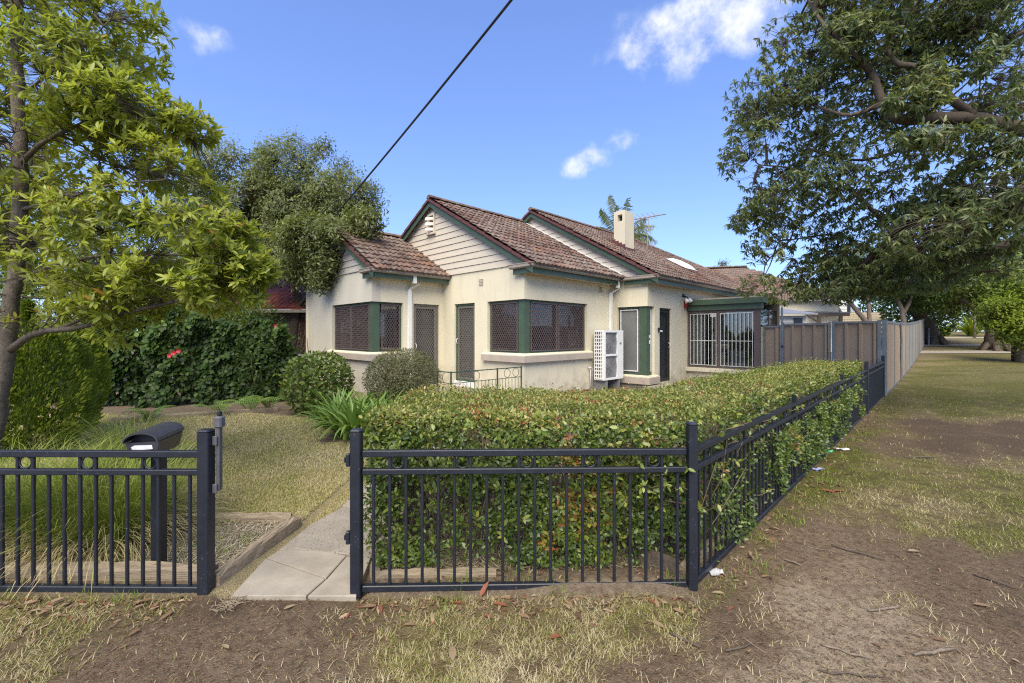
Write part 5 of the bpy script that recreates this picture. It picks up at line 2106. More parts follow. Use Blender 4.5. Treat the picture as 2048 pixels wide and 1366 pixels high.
    # twigs and stems
    n = 900
    A = np.concatenate([rng.uniform([-.9, 2.9, .05], [1.3, 4.0, .4], (n, 3))])
    B = A + rng.normal(size=(n, 3)) * [.10, .16, .05] + np.stack([np.zeros(n), np.zeros(n), rng.uniform(.25, .62, n)], 1)
    t = rng.random(n) * 7.4
    s = rng.random(n) * .8 + .08
    A2 = np.concatenate([side_o + np.array([Q, Q]) * t[:, None] + np.array([-Q, Q]) * s[:, None], rng.uniform(.05, .4, n)[:, None]], 1)
    B2 = A2 + rng.normal(size=(n, 3)) * [.14, .14, .05] + np.stack([np.zeros(n), np.zeros(n), rng.uniform(.25, .6, n)], 1)
    V, Fa = seg_tubes(np.concatenate([A, A2, np.array(TA)]), np.concatenate([B, B2, np.array(TB)]), .0045, .002, 4, .12, rng)
    o = np_build('twigs', V, Fa, M_twig, root, True)
    o['kind'] = 'stuff'
    xs = [(-.75 + .32 * k, 3.0 + .5 * (k % 3)) for k in range(7)]
    for k in range(16):
        q = side_o + np.array([Q, Q]) * (.3 + k * .47) + np.array([-Q, Q]) * (.35 + .2 * (k % 2))
        xs.append(tuple(q))
    V, Fa = seg_tubes(np.array([(x, y, -.02) for x, y in xs]), np.array([(x + rng.normal() * .1, y + rng.normal() * .1, .62) for x, y in xs]), .022, .010, 6, .08, rng)
    np_build('stems', V, Fa, M_bark_brown, root, True)['kind'] = 'stuff'


build_hedge()

# ------------------------------------------------------------------ trees
def wl(*pts): return [tuple(W(*p)) for p in pts]


make_tree('broadleaf_tree', 'slender tree with glossy olive-green leaves rising at the left edge over the fence',
          [(wl((-30, 1005, 4.25), (-12, 860, 4.25), (6, 740, 4.2), (22, 620, 4.2), (36, 500, 4.2), (40, 400, 4.2), (41, 300, 4.2), (36, 190, 4.2), (35, 80, 4.2), (33, -20, 4.2), (28, -200, 4.2)), .074, .038),
           (wl((24, 700, 4.2), (60, 672, 4.1), (110, 660, 4.05), (160, 655, 4.0), (230, 632, 3.95), (300, 615, 3.9), (400, 590, 3.85), (470, 560, 3.8)), .038, .008),
           (wl((110, 660, 4.05), (200, 625, 4.15), (290, 600, 4.2), (370, 560, 4.2)), .018, .006),
           (wl((42, 330, 4.2), (75, 292, 4.1), (130, 262, 4.05), (220, 230, 4.0), (330, 240, 3.95)), .03, .008),
           (wl((40, 320, 4.2), (10, 285, 4.3), (-40, 250, 4.4)), .03, .01),
           (wl((42, 420, 4.2), (120, 400, 4.0), (220, 370, 3.9), (330, 360, 3.8)), .02, .006),
           (wl((37, 200, 4.2), (80, 160, 4.1), (150, 110, 4.0), (220, 40, 4.0)), .018, .005),
           (wl((40, 560, 4.2), (110, 530, 4.0), (220, 510, 3.9), (360, 510, 3.8), (470, 510, 3.75)), .022, .006),
           (wl((38, 520, 4.2), (10, 480, 4.0), (-40, 450, 3.8)), .02, .008)],
          [(150, 50, 4.3, 140, 110, .9), (40, 90, 4.8, 110, 220, .7), (170, 170, 4.1, 120, 100, .8), (270, 225, 4.0, 95, 55, .6), (385, 250, 4.1, 52, 32, .3), (150, 330, 4.2, 170, 110, .9),
           (310, 370, 3.9, 105, 90, .7), (410, 470, 3.8, 95, 80, .6), (495, 520, 3.85, 48, 50, .35), (190, 490, 4.0, 190, 100, .9), (380, 560, 3.8, 130, 55, .6), (90, 600, 4.3, 120, 60, .8),
           (280, 610, 4.0, 150, 40, .5), (10, 400, 4.7, 70, 220, .5), (240, 665, 4.0, 40, 30, .3), (300, 30, 4.2, 20, 40, .3), (430, 590, 3.8, 90, 40, .4), (480, 495, 3.9, 55, 45, .3), (500, 545, 3.85, 42, 35, .3), (460, 560, 3.8, 60, 45, .3), (400, 420, 4.0, 40, 60, .3)],
          4900, 8, .088, .027, M_leaf_left, M_bark, tuple(W(-30, 1005, 4.25).xy) + (0,), 41, 'rosette', 0, 130, .0035, parts=300, gap=.41, gscale=2.6, shade_bias=.10, group=None, clear=((-40, 85, -60, 640, 4.6, .75), (-60, 120, 560, 760, 4.4, .5)))

# the big tree on the verge: its trunk stands just out of the picture on the right
make_tree('street_tree', 'large tree with drooping dark fingered leaves reaching over the verge from the right', [
    (wl((2330, 1000, 7.6)) + [(11.6, 7.7, 1.2), (11.3, 7.8, 2.6), (11.0, 7.8, 3.6)] + wl((2210, 200, 7.9)), .42, .30),
    (wl((2205, 260, 7.6), (2110, 258, 7.1), (2035, 256, 7.3), (1960, 240, 7.3), (1880, 236, 7.35), (1800, 240, 7.4), (1768, 205, 7.5), (1742, 145, 7.6)), .16, .06),
    (wl((1948, 236, 7.3), (1900, 195, 7.25), (1850, 140, 7.25), (1800, 128, 7.3), (1770, 100, 7.4)), .075, .035),
    (wl((1768, 205, 7.5), (1700, 230, 7.6), (1640, 215, 8.0), (1570, 190, 8.6)), .045, .012),
    (wl((1742, 145, 7.6), (1690, 90, 7.4), (1640, 40, 7.6), (1600, -30, 8.0)), .055, .02),
    (wl((2210, 120, 8.2), (2100, 60, 8.0), (2030, 70, 7.9), (1960, 110, 7.9), (1850, 95, 8.0), (1780, 75, 8.2)), .075, .02),
    (wl((2205, 420, 8.0), (2040, 405, 7.9), (1930, 412, 8.0), (1850, 430, 8.2), (1790, 470, 8.6), (1735, 520, 8.9), (1690, 560, 9.1), (1640, 590, 9.3)), .15, .03),
    (wl((2200, 470, 8.2), (2050, 480, 8.6), (1930, 520, 9.0), (1850, 530, 9.2), (1820, 565, 9.3), (1760, 585, 9.4), (1700, 590, 9.5)), .11, .03),
    (wl((1850, 530, 9.2), (1800, 525, 9.3), (1740, 500, 9.4), (1670, 470, 9.4), (1580, 480, 9.3)), .05, .012),
    (wl((1790, 470, 8.6), (1700, 380, 8.8), (1600, 340, 9.0), (1520, 330, 9.0)), .05, .012),
    (wl((1880, 236, 7.8), (1800, 300, 8.0), (1700, 320, 8.4), (1600, 290, 8.6)), .05, .012)],
    [(1620, 50, 8.2, 90, 80, 1.0), (1780, 40, 8.2, 160, 90, 1.2), (1940, 60, 7.9, 130, 100, 1.1), (1560, 190, 8.9, 110, 70, 1.0), (1530, 300, 9.1, 85, 110, 1.0), (1700, 200, 8.6, 150, 120, 1.2),
     (1900, 180, 8.2, 150, 110, 1.2), (1600, 380, 9.0, 145, 70, 1.1), (1760, 360, 8.4, 150, 90, 1.3), (1940, 360, 7.3, 120, 85, 1.0), (2030, 420, 6.6, 60, 90, .7), (1600, 490, 9.2, 110, 60, 1.0),
     (1750, 480, 8.6, 150, 70, 1.2), (1900, 460, 7.4, 150, 70, 1.1), (1560, 570, 9.4, 85, 38, .7), (1690, 560, 9.3, 110, 50, .9), (2030, 150, 6.8, 60, 160, .8), (1960, 540, 7.6, 110, 45, .8), (1820, 560, 8.8, 90, 30, .7),
     (1500, 430, 9.2, 45, 40, .6), (1860, -60, 7.4, 260, 120, 1.5), (1490, 400, 9.3, 30, 40, .4), (1900, 275, 6.9, 120, 26, .3), (2010, 120, 6.8, 70, 80, .4), (1730, 70, 7.3, 90, 50, .4), (1830, 170, 7.0, 80, 60, .3), (1660, 180, 7.8, 60, 50, .4)],
    9000, 8, .122, .030, M_leaf_right, M_bark_brown, (11.7, 7.65, 0), 52, 'droop', .62, 180, .006, parts=300, gap=.46, gscale=1.5, shell=.45, bend=.3)

# the fine-leaved tree hanging over the left gable
make_tree('fine_leaved_tree', 'grey-green fine-leaved tree overhanging the left gable and roof of the bungalow',
          [(wl((575, 850, 16.5), (585, 740, 16.3), (592, 620, 16), (590, 540, 16), (570, 450, 15.5), (555, 380, 15.5)), .26, .09),
           (wl((590, 540, 16), (640, 470, 15.5), (690, 430, 14.5), (730, 400, 14)), .10, .02),
           (wl((592, 620, 16), (640, 560, 14), (660, 530, 12.6), (690, 500, 11.9), (720, 450, 12.2)), .08, .015),
           (wl((590, 560, 16), (500, 480, 15.5), (430, 420, 15.5), (400, 360, 15.5)), .10, .02),
           (wl((570, 450, 15.5), (610, 380, 15.5), (630, 310, 15.5)), .07, .015)],
          [(600, 370, 15.5, 110, 95, 1.6), (620, 305, 15.5, 50, 45, .8), (690, 400, 14.5, 75, 60, 1.1), (470, 350, 15.5, 90, 65, 1.5), (420, 410, 15.5, 90, 80, 1.5), (560, 420, 15, 150, 60, 1.5), (520, 460, 15.5, 130, 60, 1.4), (430, 500, 15.5, 80, 60, 1.2),
           (635, 475, 12.3, 85, 45, .7), (590, 500, 14.2, 80, 45, .9), (725, 445, 12.2, 42, 24, .5), (690, 462, 11.6, 55, 22, .5), (600, 530, 13.4, 45, 40, .5), (640, 545, 12.4, 26, 32, .3), (655, 515, 12.0, 34, 24, .3), (520, 530, 15, 50, 40, .8)],
          7500, 12, .125, .050, M_leaf_back, M_bark_brown, tuple(W(575, 850, 16.5).xy) + (0,), 63, 'spray', .1, 90, .007, gap=.38, gscale=.9, small=True)
make_tree('fine_leaved_tree', 'bright bushy tree filling in behind the slender tree at the far left',
          [(wl((150, 860, 13), (155, 700, 13), (165, 560, 13), (170, 450, 13)), .22, .10), (wl((160, 640, 13), (260, 560, 12.5), (330, 520, 12.5)), .08, .02), (wl((160, 620, 13), (60, 540, 12.5), (-20, 500, 12.5)), .08, .02)],
          [(100, 480, 13, 170, 120, 1.6), (300, 520, 13, 150, 110, 1.5), (420, 600, 13, 110, 90, 1.3), (170, 620, 12.5, 200, 80, 1.4), (-20, 400, 13, 120, 150, 1.5), (330, 640, 12, 150, 60, 1.2), (-40, 620, 12, 120, 120, 1.2)],
          3600, 10, .12, .048, M_leaf_shrub, M_bark_brown, tuple(W(150, 860, 13).xy) + (0,), 64, 'spray', .1, 50, .007, gap=.30, gscale=.8, small=True, shade_bias=.08)

# ------------------------------------------------------------------ shrubs in the garden
def cone_shrub(name, label, c, rad, h, n, L, Wd, mat, seed, group=None):
    rng = np.random.default_rng(seed)
    root = empty(name, (c[0], c[1], 0), 0, label, 'conifer', group)
    t = rng.random(n) ** .8
    a = rng.random(n) * 2 * math.pi
    prof = np.clip(np.sin(np.clip(t * 1.12 + .06, 0, 1) * math.pi) ** .32, .0, 1)
    lump = fbm(a * 2.2 + 4, t * 7, seed, 4)
    r = rad * prof * (.72 + .5 * lump) * np.where(rng.random(n) < .35, rng.uniform(.6, .95, n), 1)
    P = np.stack([c[0] + np.cos(a) * r, c[1] + np.sin(a) * r, .05 + t * h + rng.normal(size=n) * .03], 1)
    out = np.stack([np.cos(a), np.sin(a), np.full(n, .9)], 1)
    D = unit(out + rdirs(n, rng) * .45)
    N = unit(np.stack([-np.sin(a), np.cos(a), np.zeros(n)], 1) + rdirs(n, rng) * .8 + np.stack([np.cos(a), np.sin(a), np.zeros(n)], 1) * .5)
    sh = np.clip((lump - .5) * 1.0 + .5 + rng.normal(size=n) * .16, 0, 1)
    Ls = L * rng.uniform(.5, 1.2, n)
    leaf_cloud('foliage', P, D, N, Ls, Ls * Wd / L, sh, mat, root, .05)
    MB().tube([(c[0], c[1], -.1), (c[0], c[1], h * .8)], [.05, .01], 6).build('trunk', M_bark_brown, root)
    return root


cone_shrub('thuja', 'bushy bright green conifer at the left edge in front of the yellower one', tuple(W(55, 880, 5.6).xy), .60, 1.85, 12000, .085, .026, M_leaf_thuja, 71, 'conifers behind the left fence')
cone_shrub('thuja', 'yellow-green conifer behind the darker bushy one at the left', tuple(W(128, 860, 6.6).xy), .46, 1.9, 8000, .09, .030, M_leaf_yellow, 72, 'conifers behind the left fence')
cone_shrub('thuja', 'conifer cut by the left picture edge', tuple(W(-70, 880, 5.2).xy), .6, 1.7, 6000, .085, .026, M_leaf_thuja, 73, 'conifers behind the left fence')


def ivy_hedge():
    rng = np.random.default_rng(81)
    root = empty('ivy_hedge', (-5.8, 9.2, 0), 0, 'dark ivy-like hedge of heart-shaped leaves along the back left of the lawn', 'hedge')
    n = 11500
    t, z = rng.random(n), rng.random(n) ** .85
    px = 150 + t * 415
    Y = 8.75 + t * .9
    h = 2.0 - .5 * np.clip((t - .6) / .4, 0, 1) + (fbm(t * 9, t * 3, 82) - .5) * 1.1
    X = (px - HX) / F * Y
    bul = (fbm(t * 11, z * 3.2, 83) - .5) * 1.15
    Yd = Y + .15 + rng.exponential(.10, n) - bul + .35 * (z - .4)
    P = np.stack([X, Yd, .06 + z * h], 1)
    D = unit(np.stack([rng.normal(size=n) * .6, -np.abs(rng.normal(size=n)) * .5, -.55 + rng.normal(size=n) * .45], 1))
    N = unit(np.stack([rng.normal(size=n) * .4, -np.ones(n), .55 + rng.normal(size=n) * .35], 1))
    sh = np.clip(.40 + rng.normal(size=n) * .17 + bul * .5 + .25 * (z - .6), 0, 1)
    L = .105 * rng.uniform(.6, 1.2, n)
    sel = np.zeros(n, bool)
    sel[np.argsort(-(bul + .3 * rng.random(n)) * (L > .09))[:220]] = True
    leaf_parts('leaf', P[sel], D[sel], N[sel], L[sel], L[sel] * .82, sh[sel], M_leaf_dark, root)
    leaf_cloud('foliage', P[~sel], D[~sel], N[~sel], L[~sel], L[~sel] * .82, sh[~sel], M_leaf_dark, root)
    A = np.stack([rng.uniform(-8, -4.7, 60), rng.uniform(9.9, 10.3, 60), np.zeros(60)], 1)
    V, Fa = seg_tubes(A, A + rng.normal(size=(60, 3)) * [.25, .15, .2] + np.array([0, 0, 1.2]), .015, .006, 5, .1, rng)
    np_build('stems', V, Fa, M_bark_brown, root, True)['kind'] = 'stuff'
    fl = MB()
    for fx, fy, Yf in ((348, 706, 9.0), (358, 702, 9.0), (340, 711, 9.0), (553, 652, 10.2), (100, 430, 4.2)):
        if Yf < 5: continue
        c = W(fx, fy, Yf - .45)
        for k in range(5):
            a = 2 * math.pi * k / 5
            q = Vector((math.cos(a) * .05, -.02, math.sin(a) * .05))
            s = Vector((-math.sin(a) * .028, 0, math.cos(a) * .028))
            fl.add([c, c + q * .6 + s, c + q, c + q * .6 - s], [(0, 1, 2, 3)])
    fl.build('red_flower', M_red, root)


ivy_hedge()
make_shrub('shrub', 'loose bush with willowy sprays growing up behind the ivy hedge', (-7.3, 10.9, 1.35), (1.2, .6, .95), 4200, .10, .032, M_leaf_dark, 84, upright=.1, shade=.5)
make_shrub('shrub', 'tall thin-leaved bush at the right end of the ivy hedge beside the brick house', (-5.75, 10.0, 1.05), (.50, .5, 1.0), 2600, .10, .045, M_leaf_dark, 85, upright=.1, shade=.42, lump=.5)
make_shrub('shrub', 'rounded light green shrub on the lawn edge left of the bungalow', (-3.72, 8.35, .60), (.62, .55, .60), 3400, .085, .048, M_leaf_shrub, 86, shade=.45, parts=200)
make_shrub('shrub', 'grey-green clipped ball shrub in front of the screen doors', (-2.13, 8.35, .70), (.70, .58, .54), 17000, .044, .017, M_leaf_grey, 87, shade=.5, stems=60, small=True, lump=.12, zmin=.22, inner=.45)
make_shrub('small_hedge', 'low bronze-tinged hedge just behind the left end of the front hedge', (-.95, 6.1, .42), (.62, .42, .40), 4200, .040, .020, M_leaf_top, 88, 'hedge', shade=.72, small=True)


def strap_clump(name, label, c, n, L, spread, seed, cat='plant', group=None, z=0.0, mat=None, wd=.05):
    rng = np.random.default_rng(seed)
    root = empty(name, (c[0], c[1], z), 0, label, cat, group)
    for i in range(n):
        a = rng.random() * 2 * math.pi
        r0 = rng.random() * spread
        b = Vector((c[0] + math.cos(a) * r0 * .9, c[1] + math.sin(a) * r0 * .9, z))
        an = a + rng.normal() * .5
        l = L * rng.uniform(.6, 1.15)
        lean = rng.uniform(.35, 1.25)
        o = Vector((math.cos(an), math.sin(an), 0))
        s = Vector((-math.sin(an), math.cos(an), 0))
        vs, fs = [], []
        K = 6
        x = zz = 0
        th = 1.35 - lean * .35
        for k in range(K + 1):
            t = k / K
            w_ = wd * (1 - t ** 2.5) * (.55 + .45 * min(1, t * 3)) / 2
            p = b + o * x + Vector((0, 0, zz))
            nn = Vector((-math.sin(th) * o.x, -math.sin(th) * o.y, math.cos(th)))
            if k == K: vs.append(p)
            else: vs += [p + s * w_ + nn * w_ * .5, p, p - s * w_ + nn * w_ * .5]
            x += math.cos(th) * l / K
            zz += math.sin(th) * l / K
            th -= lean * (.14 + .42 * t)
        for k in range(K - 1):
            q = 3 * k
            fs += [(q, q + 1, q + 4, q + 3), (q + 1, q + 2, q + 5, q + 4)]
        q = 3 * (K - 1)
        fs += [(q, q + 1, q + 3), (q + 1, q + 2, q + 3)]
        MB().add(vs, fs).build('leaf', mat or M_leaf_agap, root, True, shade=float(np.clip(.45 + rng.normal() * .22, 0, 1)))
    return root


for i, (px, py, n, l, sp, lab) in enumerate((
        (690, 872, 130, .80, .30, 'strap-leaved green plant clump nearest the path, in front of the others'), (655, 850, 100, .75, .30, 'strap-leaved green plant clump beside the rounded shrub'),
        (735, 866, 100, .75, .28, 'strap-leaved green plant clump touching the front hedge end'), (700, 835, 90, .72, .30, 'strap-leaved green plant clump below the grey ball shrub'),
        (765, 840, 70, .72, .30, 'strap-leaved green plant clump behind the left end of the hedge'), (640, 828, 45, .5, .22, 'small strap-leaved clump against the left wall corner'))):
    p = G(px + 22, py + 4)
    strap_clump('agapanthus', lab, p, n, l, sp, 90 + i, 'plant', 'strap-leaved plants by the path', wd=.06)
for i, (px, Y, l, n, lab) in enumerate(((905, 8.2, .62, 26, 'tall strap-leaved plant at the left end of the porch railing'), (1000, 8.3, .58, 30, 'strap-leaved plant below the rings of the porch railing'),
                                       (1035, 8.6, .6, 24, 'strap-leaved plant at the right end of the porch railing'), (1105, 8.6, .42, 26, 'short strap-leaved plant below the middle window'),
                                       (1225, 8.9, .55, 40, 'strap-leaved plant in front of the air conditioner'), (1265, 8.8, .55, 44, 'strap-leaved plant in front of the tall green window'),
                                       (1160, 9.0, .42, 26, 'dry strap-leaved plant left of the air conditioner'))):
    p = W(px, 700, Y)
    strap_clump('agapanthus', lab, (p.x, p.y), n, l, .22, 110 + i, 'plant', 'strap-leaved plants along the house wall', wd=.026)


def fern(label, c, n, L, seed):
    rng = np.random.default_rng(seed)
    root = empty('fern', (c[0], c[1], 0), 0, label, 'fern', 'ferns below the ivy hedge')
    for i in range(n):
        a = rng.random() * 2 * math.pi
        o = Vector((math.cos(a), math.sin(a), 0))
        s = Vector((-math.sin(a), math.cos(a), 0))
        b = Vector((c[0], c[1], .03)) + o * .05
        mb = MB()
        x = zz = 0
        th = 1.25
        K = 16
        pts = []
        for k in range(K + 1):
            pts.append(b + o * x + Vector((0, 0, zz)))
            x += math.cos(th) * L / K
            zz += math.sin(th) * L / K
            th -= .105
        for k in range(1, K):
            lw = .09 * math.sin(math.pi * (k / K) ** .8)
            d = (pts[k + 1] - pts[k])
            for sg in (1, -1):
                mb.add([pts[k], pts[k] + d * .5 + s * sg * lw * .5, pts[k] + d * .6 + s * sg * lw + Vector((0, 0, -.02)), pts[k] + d * .95 + s * sg * lw * .4], [(0, 1, 2, 3)])
        mb.tube(pts, .004, 4)
        mb.build('frond', M_leaf_agap, root, shade=float(rng.uniform(.2, .7)))


for i, (px, py, l, lab) in enumerate(((500, 826, .55, 'green fern under the middle of the ivy hedge'), (540, 822, .6, 'arching green fern beside the rounded shrub'), (440, 832, .5, 'fern left of the arching ferns under the ivy hedge'), (300, 842, .45, 'fern at the shaded left end of the ivy hedge'))):
    fern(lab, G(px, py), 13, l, 120 + i)


# ------------------------------------------------------------------ blades: tussock, lawns
def blades(name, P, L, Wd, tilt, az, shade, mat, parent=None, curl=.5, at=(0, 0, 0), kind='stuff', seg=3):
    """curved grass blades: seg segments, pointed"""
    n = len(P)
    ex = np.stack([np.cos(az), np.sin(az), np.zeros(n)], 1)
    sd_ = np.stack([-np.sin(az), np.cos(az), np.zeros(n)], 1)
    th = math.pi / 2 - tilt
    pos = P.copy()
    V = []
    for k in range(seg + 1):
        t = k / seg
        if k < seg:
            w_ = (Wd * (1 - t * .55) / 2)[:, None]
            V += [pos + sd_ * w_, pos - sd_ * w_]
        else: V.append(pos)
        d = ex * np.cos(th)[:, None] + np.array([0, 0, 1]) * np.sin(th)[:, None]
        pos = pos + d * (L / seg)[:, None]
        th = th - curl * (.5 + t)
    V = np.stack(V, 1)
    k = V.shape[1]
    q = [(2 * i, 2 * i + 1, 2 * i + 3, 2 * i + 2) for i in range(seg - 1)]
    b = (np.arange(n) * k)[:, None, None]
    F4 = (b + np.array(q).reshape(1, -1, 4)).reshape(-1, 4) if q else np.zeros((0, 4), int)
    F3 = (b + np.array([[(2 * seg - 2, 2 * seg - 1, 2 * seg)]])).reshape(-1, 3)
    o = np_build(name, V.reshape(-1, 3), [F4, F3], mat, parent, False, {'shade': np.repeat(shade, k)}, at)
    if kind: o['kind'] = kind
    return o


def tussock(label, c, n, L, spread, seed, dry=.5):
    rng = np.random.default_rng(seed)
    root = empty('tussock_grass', (c[0], c[1], 0), 0, label, 'ornamental grass', 'tussock grasses behind the left fence')
    r = spread * np.sqrt(rng.random(n))
    a = rng.random(n) * 2 * math.pi
    P = np.stack([c[0] + r * np.cos(a), c[1] + r * np.sin(a) * .8, np.full(n, .03)], 1)
    az = a + rng.normal(size=n) * .8
    low = rng.random(n) < dry
    tilt = np.where(low, rng.uniform(.7, 1.4, n), np.abs(rng.normal(size=n)) * .35 + .1)
    Ls = L * np.where(low, rng.uniform(.5, .9, n), rng.uniform(.6, 1.2, n))
    sh = np.where(low, rng.uniform(.82, 1, n), np.clip(.32 + rng.normal(size=n) * .2, 0, .8))
    blades('blade', P, Ls, np.full(n, .0055), tilt, az, sh, M_tuft, root, .35, seg=5)


tussock('broad tussock of long green and straw grass behind the left fence', tuple(W(205, 1100, 3.25).xy), 3600, .78, .42, 131)
tussock('tussock of long green and straw grass cut by the left picture edge', tuple(W(40, 1100, 3.3).xy), 3000, .80, .40, 132)
tussock('thin pale tussock at the foot of the conifers behind the letterbox', tuple(G(275, 940).xy), 900, .75, .30, 133, .15)


def lawns():
    rng = np.random.default_rng(141)
    # blades per square metre fall with distance, blade size grows a little
    def scatter(n, x0, x1, y0, y1, power=1.6):
        u = rng.random(n)
        k = 1 - power
        Y = (y0 ** k + u * (y1 ** k - y0 ** k)) ** (1 / k)
        X = (rng.random(n) * (x1 - x0) + x0) * Y
        return X, Y
    out = {}
    X, Y = scatter(480000, -1.25, 1.25, 1.85, 30, 1.9)
    c, g, p, m = ground_values(X, Y)
    ins = inside_lot(X, Y)
    clump = fbm(X * 9, Y * 9, 142, 3)
    pathm = (X > -1.72) & (X < -.86) & (Y > 2.45) & (Y < 8.5)
    keep = (~ins) & (rng.random(len(X)) < np.clip((c - .2) * 1.3, 0.02, 1) * np.clip(.25 + (clump - .38) * 3.2, .05, 1)) & ~pathm & (np.abs(Y - 2.6) > .02)
    Xk, Yk, gk = X[keep], Y[keep], g[keep]
    n = len(Xk)
    P = np.stack([Xk, Yk, ground_z(Xk, Yk) - .003], 1)
    dist = np.clip(Yk / 3, 1, 3.2)
    L = rng.uniform(.015, .055, n) * dist ** .2
    sh = np.clip(.92 - .72 * gk + rng.normal(size=n) * .22, 0, 1)
    blades('verge_grass', P, L, .0034 * dist ** .7, np.clip(np.abs(rng.normal(size=n)) * .5 + .7, 0, 1.5), rng.random(n) * 6.28, sh, M_verge, None, .35, seg=2)
    X, Y = scatter(270000, -1.2, .1, 3.5, 9.4, 1.5)
    c, g, p, m = ground_values(X, Y)
    lawn = inside_lot(X, Y) & (X < np.where(Y > 3.45, -1.60 + .12 * np.clip(Y - 3.6, 0, 1), -1.70)) & (Y < 8.6 + .25 * np.sin(X * 2)) & (m < .3)
    edge = ((X > -2.75) & (Y > 6.3))
    lawn &= ~edge
    P = np.stack([X, Y, ground_z(X, Y) - .003], 1)[lawn]
    n = len(P)
    sh = np.clip(.80 - .62 * g[lawn] + rng.normal(size=n) * .2, 0, 1)
    dist = np.clip(P[:, 1] / 3.2, 1, 3)
    blades('lawn_grass', P, rng.uniform(.012, .034, n) * dist ** .4, .0038 * dist, np.abs(rng.normal(size=n)) * .5 + .35, rng.random(n) * 6.28, sh, M_grass, None, .4, seg=2)
    # green weeds hugging posts and mulch
    pts = []
    for _ in range(60):
        f = rng.random()
        if f < .35: p = np.array([rng.uniform(-2.7, -1.85), rng.uniform(2.8, 3.45)])
        elif f < .6: p = np.array([rng.uniform(-4, 1.1), 2.56 + rng.normal() * .05])
        else: p = np.array(UV(rng.uniform(2.7, 10), FV - .06 - rng.random() * .2)[:2])
        pts.append(p[None] + rng.normal(size=(26, 2)) * .045)
    pts = np.concatenate(pts)
    pts = pts[~((pts[:, 0] > -1.78) & (pts[:, 0] < -.95) & (np.abs(pts[:, 1] - 2.6) < .3))]
    n = len(pts)
    P = np.stack([pts[:, 0], pts[:, 1], ground_z(pts[:, 0], pts[:, 1]) - .003], 1)
    blades('weeds', P, rng.uniform(.03, .085, n), np.full(n, .005), np.abs(rng.normal(size=n)) * .5 + .1, rng.random(n) * 6.28, rng.uniform(.0, .4, n), M_tuft, None, .4, seg=2)
    # straw mulch in the beds
    n = 22000
    X = np.concatenate([rng.uniform(-4.3, -1.85, n), rng.uniform(-.85, 1.2, n // 2)])
    Y = np.concatenate([rng.uniform(2.78, 3.5, n), rng.uniform(2.8, 4.0, n // 2)])
    P = np.stack([X, Y, ground_z(X, Y) + rng.random(len(X)) * .02], 1)
    n = len(X)
    blades('straw_mulch', P, rng.uniform(.02, .10, n), rng.uniform(.003, .008, n), np.full(n, 1.5) + rng.normal(size=n) * .15, rng.random(n) * 6.28, rng.uniform(0, 1, n), M_mulch, None, .1, seg=2)


lawns()


